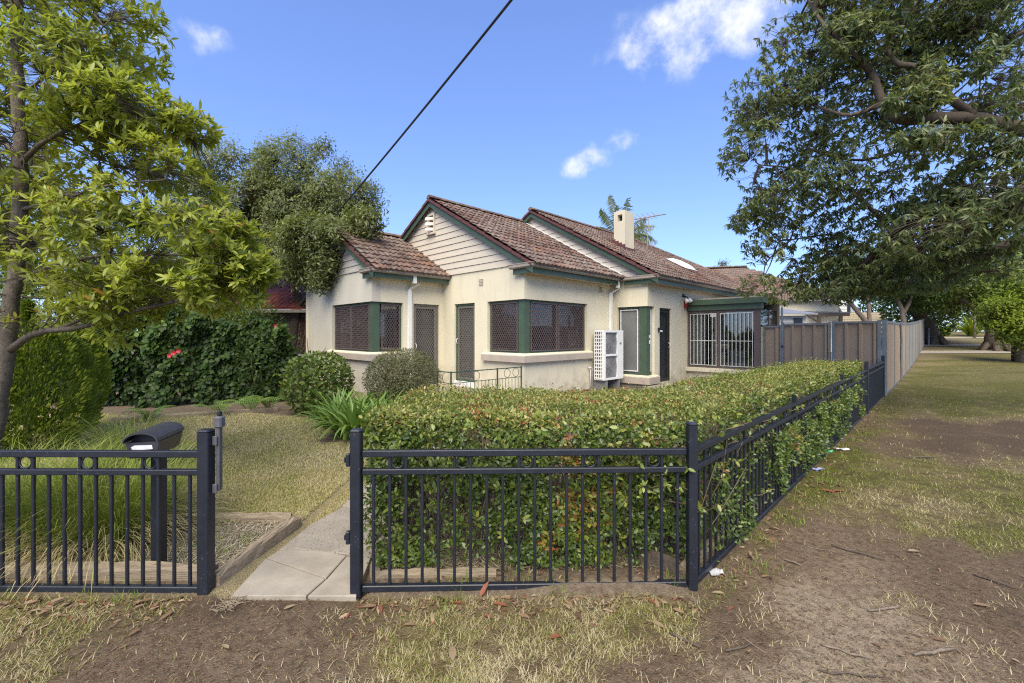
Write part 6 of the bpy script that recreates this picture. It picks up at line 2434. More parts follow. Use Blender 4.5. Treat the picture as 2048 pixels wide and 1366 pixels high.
def litter():
    """fallen leaves: the largest as objects, the crumbs as stuff"""
    rng = np.random.default_rng(151)
    pts, big = [], []
    for _ in range(1900):
        f = rng.random()
        if f < .22: p = (rng.uniform(-3.4, -1.85), 2.50 - abs(rng.normal()) * .12)
        elif f < .55: p = (rng.uniform(-.9, 1.05), 2.53 - abs(rng.normal()) * .12)
        elif f < .85: p = tuple(UV(2.7 + rng.random() ** 1.2 * 9, FV - .05 - abs(rng.normal()) * .16)[:2])
        elif f < .93: p = tuple(G(rng.uniform(0, 2048), rng.uniform(850, 1366))[:2])
        else: p = (rng.uniform(-.8, 1.0), rng.uniform(2.65, 2.9))
        if -1.75 < p[0] < -.9 and p[1] > 2.4: continue
        pts.append(p)
    pts = np.array(pts)
    n = len(pts)
    L = np.where(rng.random(n) < .16, rng.uniform(.04, .085, n), rng.uniform(.010, .04, n))
    ok = (~inside_lot(pts[:, 0], pts[:, 1])) | (np.abs(pts[:, 1] - 2.72) < .2)
    pts, L = pts[ok], L[ok]
    n = len(pts)
    P = np.stack([pts[:, 0], pts[:, 1], ground_z(pts[:, 0], pts[:, 1]) + .008 + rng.random(n) * .012], 1)
    a = rng.random(n) * 6.28
    D = unit(np.stack([np.cos(a), np.sin(a), rng.normal(size=n) * .18], 1))
    N = unit(rng.normal(size=(n, 3)) * .3 + np.array([0, 0, 1]))
    sh = np.clip(rng.beta(1.6, 1.5, n), 0, .97)
    idx = np.argsort(-L / P[:, 1])
    bigi, rest = idx[:130], idx[130:]
    leaf_cloud('leaf_litter', P[rest], D[rest], N[rest], L[rest], L[rest] * .34, sh[rest], M_litter, None, .25)
    V, Fa = leaf_arrays(np.zeros((1, 3)), np.array([[1., 0, 0]]), np.array([[0., 0, 1]]), np.array([1.]), np.array([.32]), np.array([.16]))
    ms = [np_mesh('fallen_leaf', V, Fa, M_litter, False, {'shade': np.full(len(V), (k + .5) / 12)}) for k in range(12)]
    De, Se, Ne = frames(D, N)
    for i in bigi:
        l = L[i]
        M = Matrix(((De[i, 0] * l, Se[i, 0] * l, Ne[i, 0] * l, P[i, 0]), (De[i, 1] * l, Se[i, 1] * l, Ne[i, 1] * l, P[i, 1]), (De[i, 2] * l, Se[i, 2] * l, Ne[i, 2] * l, P[i, 2]), (0, 0, 0, 1)))
        o = inst(ms[int(sh[i] * 12)], 'fallen_leaf', None, M)
        colr = ['dark brown', 'brown', 'light brown', 'tan', 'reddish', 'bright red'][int(np.searchsorted([.2, .42, .62, .78, .93], sh[i]))]
        X_, Y_ = pts[i]
        wh_ = 'under the left fence' if X_ < -1.6 else 'along the foot of the side fence' if abs((Y_ - X_) * Q - FV) < .6 and X_ > 1.1 else 'below the right front fence' if Y_ > 2.15 and X_ < 1.2 else 'out on the open verge'
        tag(o, 'small %s fallen leaf lying %s' % (colr, wh_), 'leaf', '%s fallen leaves %s' % (colr, wh_))
    # a few large leaves with a look of their own
    for px, py, l, an, s, lab in ((1097, 1286, .085, .4, .99, 'large pale green fallen leaf on the grass in the foreground'), (566, 1222, .075, .8, .62, 'tan curled leaf on the dirt below the gate opening'),
                                  (458, 1300, .07, 2.6, .70, 'pale curled leaf on the dirt at the lower left'), (905, 1328, .12, 1.7, .66, 'long tan leaf at the lower centre of the grass'),
                                  (1945, 1213, .09, -.2, .45, 'orange-brown leaf on bare dirt at the right'), (1638, 982, .16, -.5, .99, 'pale green leaf lying beside the side fence'),
                                  (1665, 985, .13, .1, .99, 'smaller green leaf next to the pale one by the side fence'), (960, 1200, .10, 1.0, .99, 'broad green leaf standing up against the fence bottom rail'),
                                  (930, 1212, .10, 2.9, .99, 'green leaf lying left of the upright one below the rail'), (985, 1212, .09, -.2, .99, 'green leaf lying right of the upright one below the rail'),
                                  (1815, 1108, .10, .1, .6, 'tan leaf on the dirt right of centre'), (1300, 1248, .09, -.7, .55, 'brown leaf on thin grass before the corner post')):
        p = G(px, py)
        z = float(ground_z(p.x, p.y)[0]) + .014
        up = .9 if 'standing' in lab else .08
        d = Vector((math.cos(an), math.sin(an), up)).normalized()
        sdv = Vector((-math.sin(an), math.cos(an), .1)).normalized()
        nn = d.cross(sdv)
        M = Matrix(((d.x * l, sdv.x * l, nn.x * l, p.x), (d.y * l, sdv.y * l, nn.y * l, p.y), (d.z * l, sdv.z * l, nn.z * l, z), (0, 0, 0, 1)))
        tag(inst(ms[11] if s > .95 else ms[int(s * 12)], 'fallen_leaf', None, M), lab, 'leaf', None)
    # sticks
    for px, py, ln, an, r, lab in ((1715, 1110, .30, -.75, .010, 'brown stick lying near the middle of the bare dirt'), (1370, 1286, .16, -.7, .011, 'short dark stick at the edge of the grass in front of the corner post'),
                                  (1475, 1298, .15, .25, .010, 'short dark stick in the foreground dirt right of the other one'), (1770, 1222, .22, .15, .011, 'knobbly grey stick on the pale dirt'),
                                  (1870, 1308, .24, .12, .014, 'thick pale stick at the lower right of the dirt'), (1988, 1165, .19, -1.1, .010, 'curved dark stick at the right of the dirt'),
                                  (1585, 1128, .11, -.8, .009, 'small dark stick behind the pale dirt'), (1690, 1308, .2, -.5, .009, 'flat bark strip on the pale dirt'),
                                  (1710, 1355, .3, -.15, .007, 'thin dark twig at the bottom edge'), (1650, 1105, .32, -.6, .004, 'thin straw-coloured stalk on the dirt'),
                                  (1840, 917, .42, .08, .016, 'long brown stick on the dry grass before the dark soil'), (1605, 1125, .1, .5, .006, 'short twig beside the small dark stick'),
                                  (1505, 1290, .14, 2.2, .004, 'thin pale stalk in the foreground dirt')):
        p = G(px, py)
        z = float(ground_z(p.x, p.y)[0])
        d = Vector((math.cos(an), math.sin(an), 0))
        s = Vector((-math.sin(an), math.cos(an), 0))
        pts_ = [p + d * (ln * (t - .5)) + s * (rng.normal() * ln * .018) + Vector((0, 0, z + r * .8 + abs(rng.normal()) * .004)) for t in np.linspace(0, 1, 6)]
        tag(MB().tube(pts_, [r * f * .65 for f in (.6, 1, .9, 1, .8, .4)], 6).build('stick', M_bark_pale if 'pale' in lab or 'straw' in lab or 'grey' in lab else M_bark_brown, None, True, tuple(p)), lab, 'stick', 'sticks on the verge')
    # crumbs of bark and stones on the dirt
    n = 14000
    X, Y = [], []
    px, py = rng.uniform(0, 2048, n), rng.uniform(860, 1366, n)
    Y = CH * F / (py - HY)
    X = (px - HX) / F * Y
    ok = ~inside_lot(X, Y)
    X, Y = X[ok], Y[ok]
    n = len(X)
    P = np.stack([X, Y, ground_z(X, Y) + .004], 1)
    a = rng.random(n) * 6.28
    leaf_cloud('bark_crumbs', P, np.stack([np.cos(a), np.sin(a), rng.normal(size=n) * .1], 1), np.tile([0, 0, 1.], (n, 1)), rng.uniform(.006, .04, n), rng.uniform(.002, .007, n), np.clip(rng.beta(1.2, 1.6, n) * .8, 0, 1), M_litter, None, .05, True)
    # rubbish by the side fence
    M_paper = plain('white_paper', (.45, .45, .46), None, 20, .6, bs=0)
    M_blue = plain('blue_wrapper', (.02, .06, .42), (.5, .5, .6), 30, .4, bs=0)
    M_mint = plain('green_wrapper', (.05, .45, .25), None, 20, .4, bs=0)
    for px, py, sx, sy, m_, nm, lab in ((1683, 903, .17, .07, M_paper, 'paper_scrap', 'crumpled white paper scrap beside the side fence'), (1636, 942, .12, .06, M_blue, 'wrapper', 'blue and white sweet wrapper by the side fence'),
                                        (1658, 908, .10, .03, M_mint, 'wrapper', 'small green wrapper left of the white paper'), (1432, 1150, .09, .07, M_paper, 'paper_scrap', 'pale scrap of paper under the side fence near the corner post')):
        p = G(px, py)
        z = float(ground_z(p.x, p.y)[0])
        vs, fs = [], []
        for i in range(5):
            for j in range(4):
                vs.append(p + Vector(((i / 4 - .5) * sx, (j / 3 - .5) * sy, z + .012 + rng.random() * .022)))
        for i in range(4):
            for j in range(3): fs.append((i * 4 + j, i * 4 + 4 + j, i * 4 + 5 + j, i * 4 + 1 + j))
        tag(MB().add(vs, fs).build(nm, m_, None, False, tuple(p)), lab, 'litter', 'litter by the side fence')
    # the tuft of dead roots by the path
    p = G(455, 1215)
    n = 60
    B = np.array([(p.x, p.y, .01)] * n) + rng.normal(size=(n, 3)) * [.03, .02, .003]
    a = rng.random(n) * 6.28
    T_ = B + np.stack([np.cos(a), np.sin(a), rng.random(n) * .4], 1) * rng.uniform(.03, .11, n)[:, None]
    V, Fa = seg_tubes(B, T_, .003, .0012, 4, .15, rng)
    o = np_build('root_tuft', V, Fa, M_sleeperX, None, True, None, (p.x, p.y, 0))
    tag(o, 'tangle of pale dead grass roots at the left corner of the path', 'dead grass')


litter()

# ------------------------------------------------------------------ behind the garden: neighbours and street
nb = empty('brick_house', (-7.2, 16.6, 0), 0, 'dark brick house with a red roof just left of the bungalow', 'house')
M_brick = plain('dark_brick', (.095, .045, .032), (.065, .034, .027), 12, .9, bs=.3)
M_mortar = plain('grey_mortar', (.12, .10, .085), None, 9, .95, bs=.2)
M_redroof = plain('red_roof_tiles', (.26, .055, .03), (.20, .045, .028), 5, .7, bs=.2)
bxr, bxl = W(628, 700, 16).x, W(470, 700, 16).x
MB().box((bxl - 3, 16.06, -.1), (bxr + 1.2, 20, 2.4)).build('wall', M_mortar, nb)
k = 0
bk = MB().box((0, 0, 0), (.225, .05, .068)).build('brick', M_brick)
bme = bk.data
bpy.data.objects.remove(bk)
for j in range(27):
    for i in range(7):
        x = bxr + .9 - i * .235 - .117 * (j % 2)
        if W(560, 700, 16).x < x < bxr + .8:
            inst(bme, 'brick', nb, Matrix.Translation((x, 16.0 + random.random() * .006, .02 + j * .078)))
rt = MB()
rt.prism([(bxl - 4, 15.6, 2.42), (bxr + 1.6, 15.6, 2.42), (bxr + 1.6, 18.3, 4.1), (bxl - 1, 18.3, 4.1)], (0, 0, .05))
rf_ = rt.build('roof', M_redroof, nb)
tv, tf, cnt = [], [], 0
sl = Vector((0, 2.7, 1.68)).normalized()
for j in range(9):
    for i in range(16):
        c = Vector((bxr + 1.4 - i * .31 - .15 * (j % 2), 15.6, 2.49)) + sl * (.33 * j)
        if c.x < W(520, 600, 16).x: continue
        mb = MB().add([c + Vector((0, 0, .02)), c + Vector((.15, 0, .05)), c + Vector((.29, 0, .02)), c + Vector((.29, 0, 0)) + sl * .34, c + Vector((.15, 0, .02)) + sl * .34, c + sl * .34, c, c + Vector((.29, 0, 0))],
                      [(0, 1, 4, 5), (1, 2, 3, 4), (6, 7, 2, 1, 0)])
        mb.build('tile', M_redroof, rf_)
MB().box((bxl - 4, 15.5, 2.30), (bxr + 1.7, 15.59, 2.41)).build('gutter', M_gutter, nb)
MB().box((bxr - .28, 15.985, .9), (bxr + .1, 15.995, 1.5)).build('window', M_dark, nb)
# bare twigs of a climber on the brick wall
cl = empty('climber', (bxr - .3, 15.3, 0), 0, 'bare grey climber stems leaning on the brick house wall', 'plant')
rng_ = np.random.default_rng(3)
A = np.stack([rng_.uniform(bxr - .9, bxr - .1, 16), np.full(16, 15.2), np.zeros(16)], 1)
B = A + np.stack([rng_.uniform(.1, .9, 16), rng_.normal(size=16) * .1, rng_.uniform(.9, 2.1, 16)], 1)
V, Fa = seg_tubes(A, B, .018, .008, 5, .08, rng_)
np_build('stems', V, Fa, M_bark_pale, cl, True)['kind'] = 'stuff'

M_darkfence = plain('charcoal_fence_steel', (.03, .032, .036), (.025, .027, .03), 6, .5, bs=0)
df = empty('sheet_metal_fence', tuple(W(400, 760, 11.5).xy) + (0,), 0, 'low charcoal boundary fence seen through the ivy hedge', 'fence', 'ribbed sheet metal fences')
a_, b_ = W(190, 760, 11.2), W(618, 760, 13.5)
a_.z = b_.z = 0
for k in range(5): sheet(df, a_ + (b_ - a_) * (k / 5), a_ + (b_ - a_) * ((k + 1) / 5), .03, .86, M_darkfence)
d_ = (b_ - a_).normalized()
MB().prism([a_ + Vector((0, -.03, .86)), b_ + Vector((0, -.03, .86)), b_ + Vector((0, -.03, .91)), a_ + Vector((0, -.03, .91))], (0, .06, 0)).build('rail', M_steelpost, df)
for k in range(4):
    q = a_ + (b_ - a_) * (k / 3)
    MB().box((q.x - .03, q.y - .09, -.1), (q.x + .03, q.y - .032, .93)).build('post', M_steelpost, df)

# the hip-roofed house behind the bungalow
hb = empty('neighbouring_house', tuple(W(1420, 600, 27).xy) + (0,), R(-27), 'tiled hip-roofed building showing above the far end of the bungalow roof', 'house')
M2 = Matrix.Translation(tuple(W(1420, 600, 27).xy) + (0,)) @ Matrix.Rotation(R(-16), 4, 'Z')


def hb_p(x, y, z): return M2 @ Vector((x, y, z))


def hb_tiles(x0, x1, y0, y1, z0, z1):
    sl_ = Vector((0, y1 - y0, z1 - z0))
    ln = sl_.length
    e = sl_.normalized()
    rows = int(ln / .33)
    nrm = Vector((1, 0, 0)).cross(e)
    Vs, Fs, Sh, c_ = [], [], [], 0
    for j in range(rows):
        f = j / rows
        xa, xb = x0[0] + (x1[0] - x0[0]) * f, x0[1] + (x1[1] - x0[1]) * f
        for i in range(int((xb - xa) / .302)):
            c = Vector((xa + .15 + i * .302, y0, z0)) + e * (.33 * j)
            M3 = M2 @ Matrix(((1, e.x, nrm.x, c.x), (0, e.y, nrm.y, c.y), (0, e.z, nrm.z, c.z), (0, 0, 0, 1)))
            A_ = np.array(M3)
            Vs.append(TT_V @ A_[:3, :3].T + A_[:3, 3])
            Fs.append(TT_F + c_)
            Sh.append(np.full(len(TT_V), np.clip(tile_rng.beta(2, 1.6), 0, 1)))
            c_ += len(TT_V)
    o = np_build('roof', np.concatenate(Vs), np.concatenate(Fs), M_tile, hb, True, {'shade': np.concatenate(Sh)})
    o['kind'] = 'stuff'


hb_tiles((-6, 7.5), (-2.0, 3.2), 0, 5.2, 3.5, 6.35)
mb = MB().box((-5.5, .4, -.1), (7, 9, 3.5))
mb.v = [M2 @ q for q in mb.v]
mb.build('wall', M_stucco, hb)
mb = MB().prism([(-2, 5.2, 6.32), (3.2, 5.2, 6.32), (7.5, 10, 3.5), (-6, 10, 3.5)], (0, 0, .05))
mb.v = [M2 @ q for q in mb.v]
mb.build('roof', M_tile, hb, shade=.5)
for k in range(14):
    M3 = M2 @ Matrix.Translation((-2 + k * .37, 5.2, 6.36))
    inst(CAPS[k % 4], 'ridge_tile', hb, M3)

# palm behind the chimney
pm = empty('palm_tree', tuple(W(1240, 600, 25).xy) + (0,), 0, 'palm with feathery arching fronds behind the chimney', 'palm')
pb = W(1243, 488, 25)
MB().tube([(pb.x, pb.y, -.1), (pb.x + .1, pb.y, 3.5), tuple(pb)], [.18, .14, .11], 8).build('trunk', M_bark_pale, pm)
prng = np.random.default_rng(9)
for (tx, ty, arch) in ((1222, 392, .5), (1255, 398, .4), (1196, 455, .6), (1300, 455, .7), (1306, 488, 1.0), (1205, 420, .5), (1286, 440, .8), (1180, 470, .9), (1262, 450, .3), (1235, 410, .2), (1298, 478, .9), (1215, 470, .4), (1270, 480, .5)):
    T = W(tx, ty, 25 + prng.normal() * .5)
    d = T - pb
    side = Vector((-d.z, 0, d.x)).normalized() if False else Vector((0, 1, 0))
    pts = []
    K = 22
    for k in range(K + 1):
        t = k / K
        p = pb + d * t + Vector((0, 0, 1)) * (arch * .9 * d.length * .35 * math.sin(math.pi * t * .95))
        pts.append(p + Vector((d.x * .12 * t, 0, 0)))
    mb = MB().tube(pts, [.03 * (1 - .8 * k / K) for k in range(K + 1)], 4)
    for k in range(4, K):
        dd = (pts[k + 1] - pts[k]).normalized() if k < K else dd
        sdv = dd.cross(Vector((0, -1, 0))).normalized()
        ll = .78 * math.sin(math.pi * (.12 + .85 * k / K)) + .08
        for sg in (1, -1):
            for q_ in (0, .5):
                p = pts[k] + (pts[k + 1] - pts[k]) * q_
                tip = p + dd * ll * .45 + sdv * sg * ll * .38 + Vector((0, prng.normal() * .25, -.62 * ll))
                w_ = dd * .015
                mb.add([p - w_, p + w_, (p + tip) / 2 + w_ * 1.2 + Vector((0, 0, .04)), tip], [(0, 1, 2, 3)])
    mb.build('frond', M_leaf_back, pm, shade=float(prng.uniform(.3, 1)))

# street beyond: driveway, footpaths, houses, trees
for nm, ya, yb, mat in (('driveway', 24.6, 26.3, M_concrete), ('footpath', 29.5, 30.6, M_concrete), ('footpath', 35.5, 36.8, M_concrete)):
    mb = MB()
    xs_ = np.linspace(ya * .93, ya * 1.6, 10)
    vs, fs = [], []
    for x in xs_:
        for y in np.linspace(ya, yb, 4): vs.append((x + (y - ya) * .9, y + (x - xs_[0]) * .03, float(zg(y + (x - xs_[0]) * .03)) + .035))
    for i in range(9):
        for j in range(3): fs.append((i * 4 + j, i * 4 + 4 + j, i * 4 + 5 + j, i * 4 + 1 + j))
    mb.add(vs, fs)
    tag(mb.build(nm, mat), kind='structure')


def gz(px, Y): return Vector(((px - HX) / F * Y, Y, float(zg(Y))))


# timber stump post and the yellow-green bush round it
tp = gz(2052, 20.5)
pole = empty('timber_post', tuple(tp), 0, 'mossy timber stump post at the right edge under the yellow-green bush', 'post')
MB().tube([tp - Vector((0, 0, .3)), tp + Vector((.02, 0, 1.0)), tp + Vector((.0, 0, 2.2))], [.40, .34, .22], 12).build('stump', M_bark_pale, pole, True)
make_tree('conifer', 'bright yellow-green layered bush at the right edge above the stump post',
          [([tuple(tp + Vector((.1, .5, 0))), tuple(tp + Vector((0, .5, 1.6))), tuple(tp + Vector((-.2, .4, 3.4)))], .16, .05)],
          [(2010, 630, 20.5, 45, 28, .9), (2050, 610, 20.5, 60, 50, 1), (1998, 608, 20.2, 32, 14, .7), (2040, 670, 20.2, 36, 22, .8), (2060, 570, 20.5, 60, 40, 1), (2030, 645, 20, 40, 20, .8)],
          1500, 9, .17, .06, M_leaf_yellow, M_bark_brown, tuple(tp + Vector((.1, .5, 0))), 171, 'spray', .0, 20, .008, gap=.36, gscale=1.0, small=True, cat='bush')

# big trunks on the verge
def street_tree(label, px, Y, lean, r, blobs, seed, n=2200, mat=M_leaf_shrub, L=.26, Wd=.10, bias=0, top=None):
    b = gz(px, Y)
    t1, t2 = b + Vector((lean * .4, 0, 1.4)), b + Vector((lean, .3, 3.4))
    root = make_tree('street_tree', label, [([tuple(b - Vector((0, 0, .3))), tuple(b + Vector((lean * .1, 0, .25))), tuple(t1), tuple(t2)], r, r * .6),
                                           ([tuple(t1), tuple(t1 + Vector((-1.4, .3, 1.5))), tuple(t1 + Vector((-3.2, .3, 2.6)))], r * .45, r * .15),
                                           ([tuple(t2), tuple(t2 + Vector((1.5, .3, 1.5))), tuple(t2 + Vector((3, .3, 2.4)))], r * .5, r * .15)],
                     blobs, n, 8, L, Wd, mat, M_bark_brown, tuple(b), seed, 'spray', .2, 40, .012, gap=.34, gscale=.5, small=True, shade_bias=bias, group='street trees along the verge')
    fl = []
    for k in range(7):
        a = k * .9 + .3
        fl.append(MB().tube([b + Vector((math.cos(a) * r * .6, math.sin(a) * r * .6, .55)), b + Vector((math.cos(a) * r * 1.1, math.sin(a) * r * 1.1, .12)), b + Vector((math.cos(a) * r * 1.6, math.sin(a) * r * 1.6, -.15))], [r * .32, r * .26, r * .1], 6).build('root', M_bark_brown, root, True))
    return root


street_tree('thick dark street tree trunk with spreading roots beyond the driveway', 1992, 26.5, -.2, .58,
            [(1960, 540, 26, 120, 50, 2.5), (2060, 520, 26, 90, 60, 2.5), (1930, 575, 27, 70, 22, 2), (2000, 480, 26, 140, 50, 2.5), (1900, 600, 28, 70, 30, 2), (2030, 600, 28, 60, 40, 2), (1960, 590, 30, 80, 26, 2)], 181, bias=-.1, mat=M_leaf_shrub)
street_tree('broad leaning street tree trunk beside the end of the grey fence', 1866, 31, -1.2, .6,
            [(1880, 560, 31, 90, 40, 3), (1820, 560, 30, 60, 45, 2.5), (1900, 600, 33, 50, 22, 2), (1760, 540, 28, 90, 50, 2.5)], 182, bias=-.15, mat=M_leaf_shrub)
make_tree('garden_tree', 'pale multi-stemmed shrub tree showing above the grey fence',
          [([tuple(gz(1745, 24)), tuple(W(1740, 660, 24)), tuple(W(1705, 610, 24)), tuple(W(1670, 565, 24))], .2, .07), ([tuple(W(1740, 660, 24)), tuple(W(1735, 600, 24)), tuple(W(1715, 555, 24))], .12, .05)],
          [(1690, 565, 24, 40, 22, 1.2), (1740, 570, 24, 50, 26, 1.2)], 500, 8, .20, .07, M_leaf_back, M_bark_pale, tuple(gz(1745, 24)), 183, 'spray', .1, 20, .01, gap=.4, gscale=.6, small=True, group='garden trees beyond the grey fence')
make_tree('garden_tree', 'pale forked garden tree right of the multi-stemmed one above the fence',
          [([tuple(gz(1808, 26)), tuple(W(1808, 650, 26)), tuple(W(1800, 610, 26)), tuple(W(1775, 565, 26))], .2, .07), ([tuple(W(1806, 630, 26)), tuple(W(1825, 590, 26)), tuple(W(1840, 560, 26))], .12, .05)],
          [(1800, 565, 26, 60, 28, 1.5), (1845, 590, 27, 45, 30, 1.2)], 700, 8, .22, .08, M_leaf_dark, M_bark_pale, tuple(gz(1808, 26)), 184, 'spray', .1, 20, .01, gap=.36, gscale=.6, small=True, shade_bias=.1, group='garden trees beyond the grey fence')
for i, (px, Y, rx, h, lab) in enumerate(((1838, 34, 2.6, 4.2, 'dark bush behind the end of the grey fence'), (1905, 48, 4.0, 5.0, 'dark mass of bush beyond the leaning trunk'), (1985, 46, 3, 4.6, 'mid green bush between the far trunks'), (1930, 62, 7, 7.5, 'tall far mass of foliage closing the end of the street'), (2040, 60, 7, 7.0, 'tall far foliage at the right end of the street'), (2060, 40, 3, 5.0, 'dark bush at the far right edge'), (1790, 40, 3, 3.6, 'dark bush left of the pale forked tree'))):
    b = gz(px, Y)
    make_shrub('bush', lab, (b.x, b.y, b.z + h * .55), (rx, 1.6, h * .55), 2200, .34, .15, M_leaf_dark, 190 + i, 'bush', 'bushes far along the street', zmin=b.z, small=True, shade=.4, inner=.2)
for i, (px, Y, n, L, lab) in enumerate(((1942, 38, 60, 2.6, 'large flax with stiff upright sword leaves beyond the far path'), (1890, 38, 40, 1.7, 'smaller flax left of the large one'))):
    b = gz(px, Y)
    strap_clump('flax', lab, (b.x, b.y), n, L, .3, 200 + i, 'plant', 'flax plants along the street', b.z, M_leaf_yellow, .14)
sp = gz(1949, 36)
MB_ = MB().tube([sp - Vector((0, 0, .2)), sp + Vector((0, 0, 3.4))], .09, 8).build('street_pole', M_bark_pale, None, True, tuple(sp))
tag(MB_, 'slim pale pole standing in front of the large flax', 'pole')

# parked white car beyond the trunk
cb_ = gz(2068, 37)
car = empty('parked_car', tuple(cb_), R(35), 'white car parked at the far right behind the thick trunk', 'car')
MC = Matrix.Translation(cb_) @ Matrix.Rotation(R(35), 4, 'Z')
M_car = plain('white_car_paint', (.72, .73, .75), None, 2, .25, bs=0)
prof = [(-2.1, .35), (-2.15, .75), (-2.0, .92), (-1.55, 1.0), (-1.1, 1.42), (.3, 1.46), (1.0, 1.0), (1.85, .86), (2.1, .7), (2.1, .35)]
mb = MB().prism([MC @ Vector((x, -.85, z)) for x, z in prof], MC.to_3x3() @ Vector((0, 1.7, 0)))
mb.build('body', M_car, car)
for sgn in (-1, 1):
    y = .853 * sgn
    MB().prism([MC @ Vector((x, y, z)) for x, z in ((-1.35, 1.02), (-1.02, 1.36), (.25, 1.40), (.80, 1.02))], MC.to_3x3() @ Vector((0, .006 * sgn, 0))).build('side_window', M_dark, car)
    for x in (-1.3, 1.3):
        wv = [MC @ Vector((x + .32 * math.cos(a), .70 * sgn, .32 + .32 * math.sin(a))) for a in np.linspace(0, 2 * math.pi, 16, endpoint=False)]
        MB().prism(wv, MC.to_3x3() @ Vector((0, .17 * sgn, 0))).build('wheel', M_dark, car)
    MB().prism([MC @ Vector((-2.16, .55 * sgn, z)) for z in (.66, .84)] + [MC @ Vector((-2.16, .80 * sgn, z)) for z in (.84, .66)], MC.to_3x3() @ Vector((.05, 0, 0))).build('tail_light', M_redbox, car)
MB().prism([MC @ Vector((-1.58, y, 1.01)) for y in (-.65, .65)] + [MC @ Vector((-1.16, y, 1.40)) for y in (.55, -.55)], MC.to_3x3() @ Vector((-.02, 0, .02))).build('rear_window', M_dark, car)

# far houses above the side fence
M_wwb = plain('white_weatherboard', (.52, .52, .51), (.47, .47, .46), 3, .6, bs=0)
M_cbrick = plain('cream_brick', (.50, .43, .30), (.42, .36, .26), 6, .9, bs=.2)
M_greyroof = plain('grey_metal_roof', (.20, .21, .23), (.17, .18, .20), 3, .5, bs=0)
wh = empty('white_house', tuple(gz(1690, 46)), R(20), 'white two-storey weatherboard house with a small balcony beyond the fences', 'house')
x0, x1 = W(1640, 600, 46).x, W(1694, 600, 46).x
zt_ = W(0, 582, 46).z
for k in range(14):
    z = 1.6 + k * (zt_ - 1.6) / 14
    MB().prism([(x0, 46, z), (x1, 46, z), (x1, 46.02, z + (zt_ - 1.6) / 14 - .03), (x0, 46.02, z + (zt_ - 1.6) / 14 - .03)], (0, .2, 0)).build('board', M_wwb, wh)
MB().box((x0, 46.23, 0), (x1, 52, zt_)).build('wall', M_wwb, wh)
x2 = W(1722, 600, 49).x
MB().prism([(x1 + .02, 46.1, 0), (x2, 50, 0), (x2, 50, zt_ - .3), (x1 + .02, 46.1, zt_)], (-.3, .3, 0)).build('wall', M_wwb, wh)
MB().prism([(x1 + .9, 47.0, zt_ - 2.2), (x1 + 1.4, 47.6, zt_ - 2.2), (x1 + 1.4, 47.6, zt_ - .8), (x1 + .9, 47.0, zt_ - .8)], (.06, -.06, 0)).build('window', M_dark, wh)
MB().prism([(x1 + 1.8, 48.1, zt_ - 2.2), (x1 + 2.2, 48.6, zt_ - 2.2), (x1 + 2.2, 48.6, zt_ - .8), (x1 + 1.8, 48.1, zt_ - .8)], (.06, -.06, 0)).build('window', M_dark, wh)
MB().prism([(x0 - .3, 45.7, zt_), (x1 + .3, 45.7, zt_), (x2 + .3, 50, zt_ - .25), (x0, 52, zt_ + .1)], (0, 0, .18)).build('roof', M_greyroof, wh)
by0, by1 = zt_ - 2.5, zt_ - 1.5
MB().box((x1 + .5, 44.8, by0 - .2), (x1 + 4, 46.0, by0)).build('balcony_floor', M_greyroof, wh)
MB().box((x1 + .5, 44.8, by1), (x1 + 4, 44.9, by1 + .08)).build('balcony_rail', M_dark, wh)
for k in range(14): MB().box((x1 + .5 + k * .26, 44.83, by0), (x1 + .54 + k * .26, 44.87, by1)).build('baluster', M_dark, wh)
MB().box((x1 + .06, 45.9, 1.6), (x1 + .3, 46.05, zt_ - .1)).build('downpipe', M_dark, wh)

cw = empty('cream_wall', tuple(gz(1720, 38)), 0, 'cream brick boundary wall of a house beyond the grey fence', 'wall')
x0, x1 = W(1615, 640, 38).x, W(1770, 640, 38).x
zt_ = W(0, 624, 38).z
MB().box((x0, 38.0, 0), (x1, 38.3, zt_ - .02)).build('wall', M_mortar, cw)
z = 1.4
j = 0
while z < zt_ - .1:
    for i in range(int((x1 - x0) / .8)):
        MB().box((x0 + i * .8 + (.4 if j % 2 else 0), 37.95 + random.random() * .01, z), (x0 + i * .8 + .78 + (.4 if j % 2 else 0), 37.99, z + .18)).build('block', M_cbrick, cw)
    z += .2
    j += 1

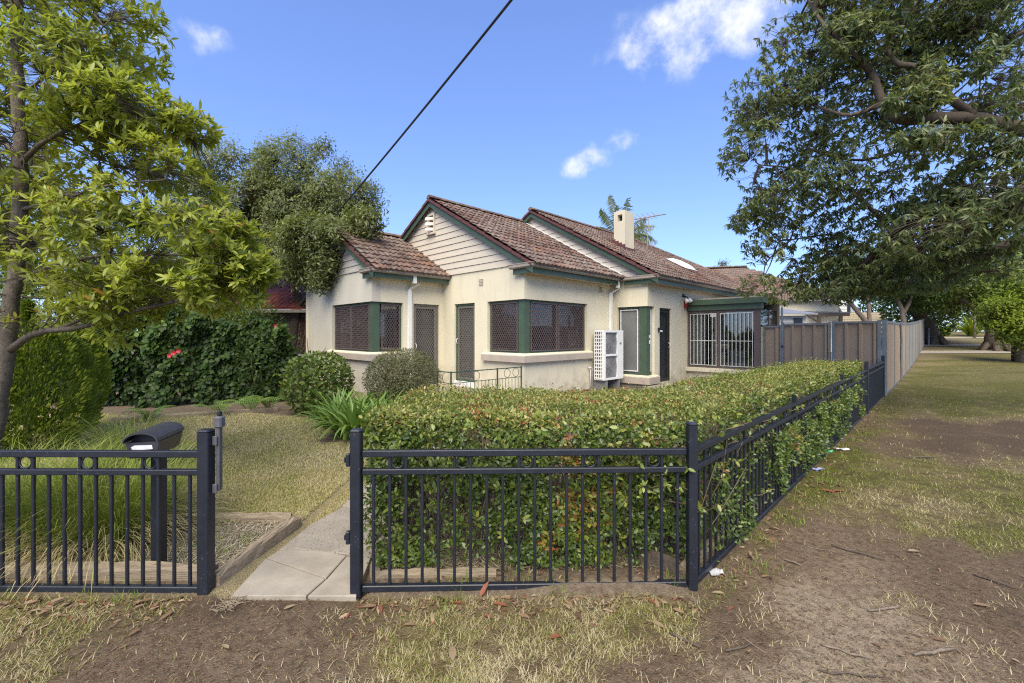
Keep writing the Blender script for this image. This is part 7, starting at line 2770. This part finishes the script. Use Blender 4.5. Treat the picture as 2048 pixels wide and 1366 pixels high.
gh = empty('grey_roofed_house', tuple(gz(1650, 33)), 0, 'low grey-roofed gable house in front of the white two-storey one', 'house')
def gp(px, py, Y): return W(px, py, Y)
a1, a2, a3 = gp(1648, 622, 33), gp(1671, 602, 33), gp(1684, 628, 33)
MB().prism([gp(1600, 645, 33.3), gp(1684, 645, 33.3), gp(1684, 628, 33.3), gp(1671, 604, 33.3), gp(1640, 622, 33.3), gp(1600, 630, 33.3)], (0, 4, 0)).build('wall', M_steelpost, gh)
MB().prism([gp(1590, 610, 33), gp(1672, 601, 33), gp(1672, 604, 33), gp(1590, 616, 33)], (0, 5, .2)).build('roof', M_greyroof, gh)
MB().prism([gp(1671, 600, 32.8), gp(1688, 630, 32.8), gp(1685, 633, 32.8), gp(1668, 603, 32.8)], (0, 5, .2)).build('roof', M_greyroof, gh)

pg = empty('pergola', tuple(gz(1670, 26)), 0, 'timber pergola with brown beams showing above the sheet metal fence', 'pergola')
MB().prism([gp(1630, 626, 25), gp(1700, 626, 25), gp(1700, 632, 25), gp(1630, 632, 25)], (0, .12, 0)).build('beam', M_bark_brown, pg)
MB().prism([gp(1622, 622, 25.3), gp(1702, 624, 25.3), gp(1702, 626, 25.3), gp(1622, 625, 25.3)], (0, 3, .1)).build('roof_sheet', M_greyroof, pg)
for px in (1640, 1683):
    p = gp(px, 632, 25)
    MB().box((p.x - .09, 25.02, 0), (p.x + .09, 25.11, p.z)).build('post', M_bark_brown, pg)
MB().prism([gp(1608, 625, 25), gp(1612, 625, 25), gp(1645, 648, 25), gp(1640, 648, 25)], (0, .1, 0)).build('brace', M_bark_brown, pg)

sh_ = empty('weatherboard_shed', tuple(gz(1580, 22)), 0, 'white weatherboard shed with a small window behind the sunroom', 'shed')
x0, x1 = W(1548, 640, 21).x, W(1612, 640, 21).x
for k in range(9):
    MB().prism([(x0, 21, .9 + k * .17), (x1, 21, .9 + k * .17), (x1, 21.02, 1.06 + k * .17), (x0, 21.02, 1.06 + k * .17)], (0, .1, 0)).build('board', M_wwb, sh_)
MB().box((x0, 21.13, 0), (x1, 23, 2.42)).build('wall', M_wwb, sh_)
MB().box((x0 + .95, 20.95, 1.5), (x0 + 1.35, 20.995, 2.3)).build('window', M_dark, sh_)
MB().prism([(x0 - .3, 20.6, 2.45), (x1 + .3, 20.6, 2.45), (x1 + .3, 23, 2.8), (x0 - .3, 23, 2.8)], (0, 0, .06)).build('roof', M_greyroof, sh_)
tt = W(1445, 528, 45)
make_tree('far_tree', 'small tree top peeping over the rear roof ridge', [([(tt.x, 45, 0), (tt.x, 45, 4), tuple(tt)], .2, .06)], [(1445, 528, 45, 10, 5, .5)], 40, 7, .2, .07, M_leaf_back, M_bark_brown, (tt.x, 45, 0), 210, 'spray', 0, 10, .01, gap=.3, gscale=.4, small=True)
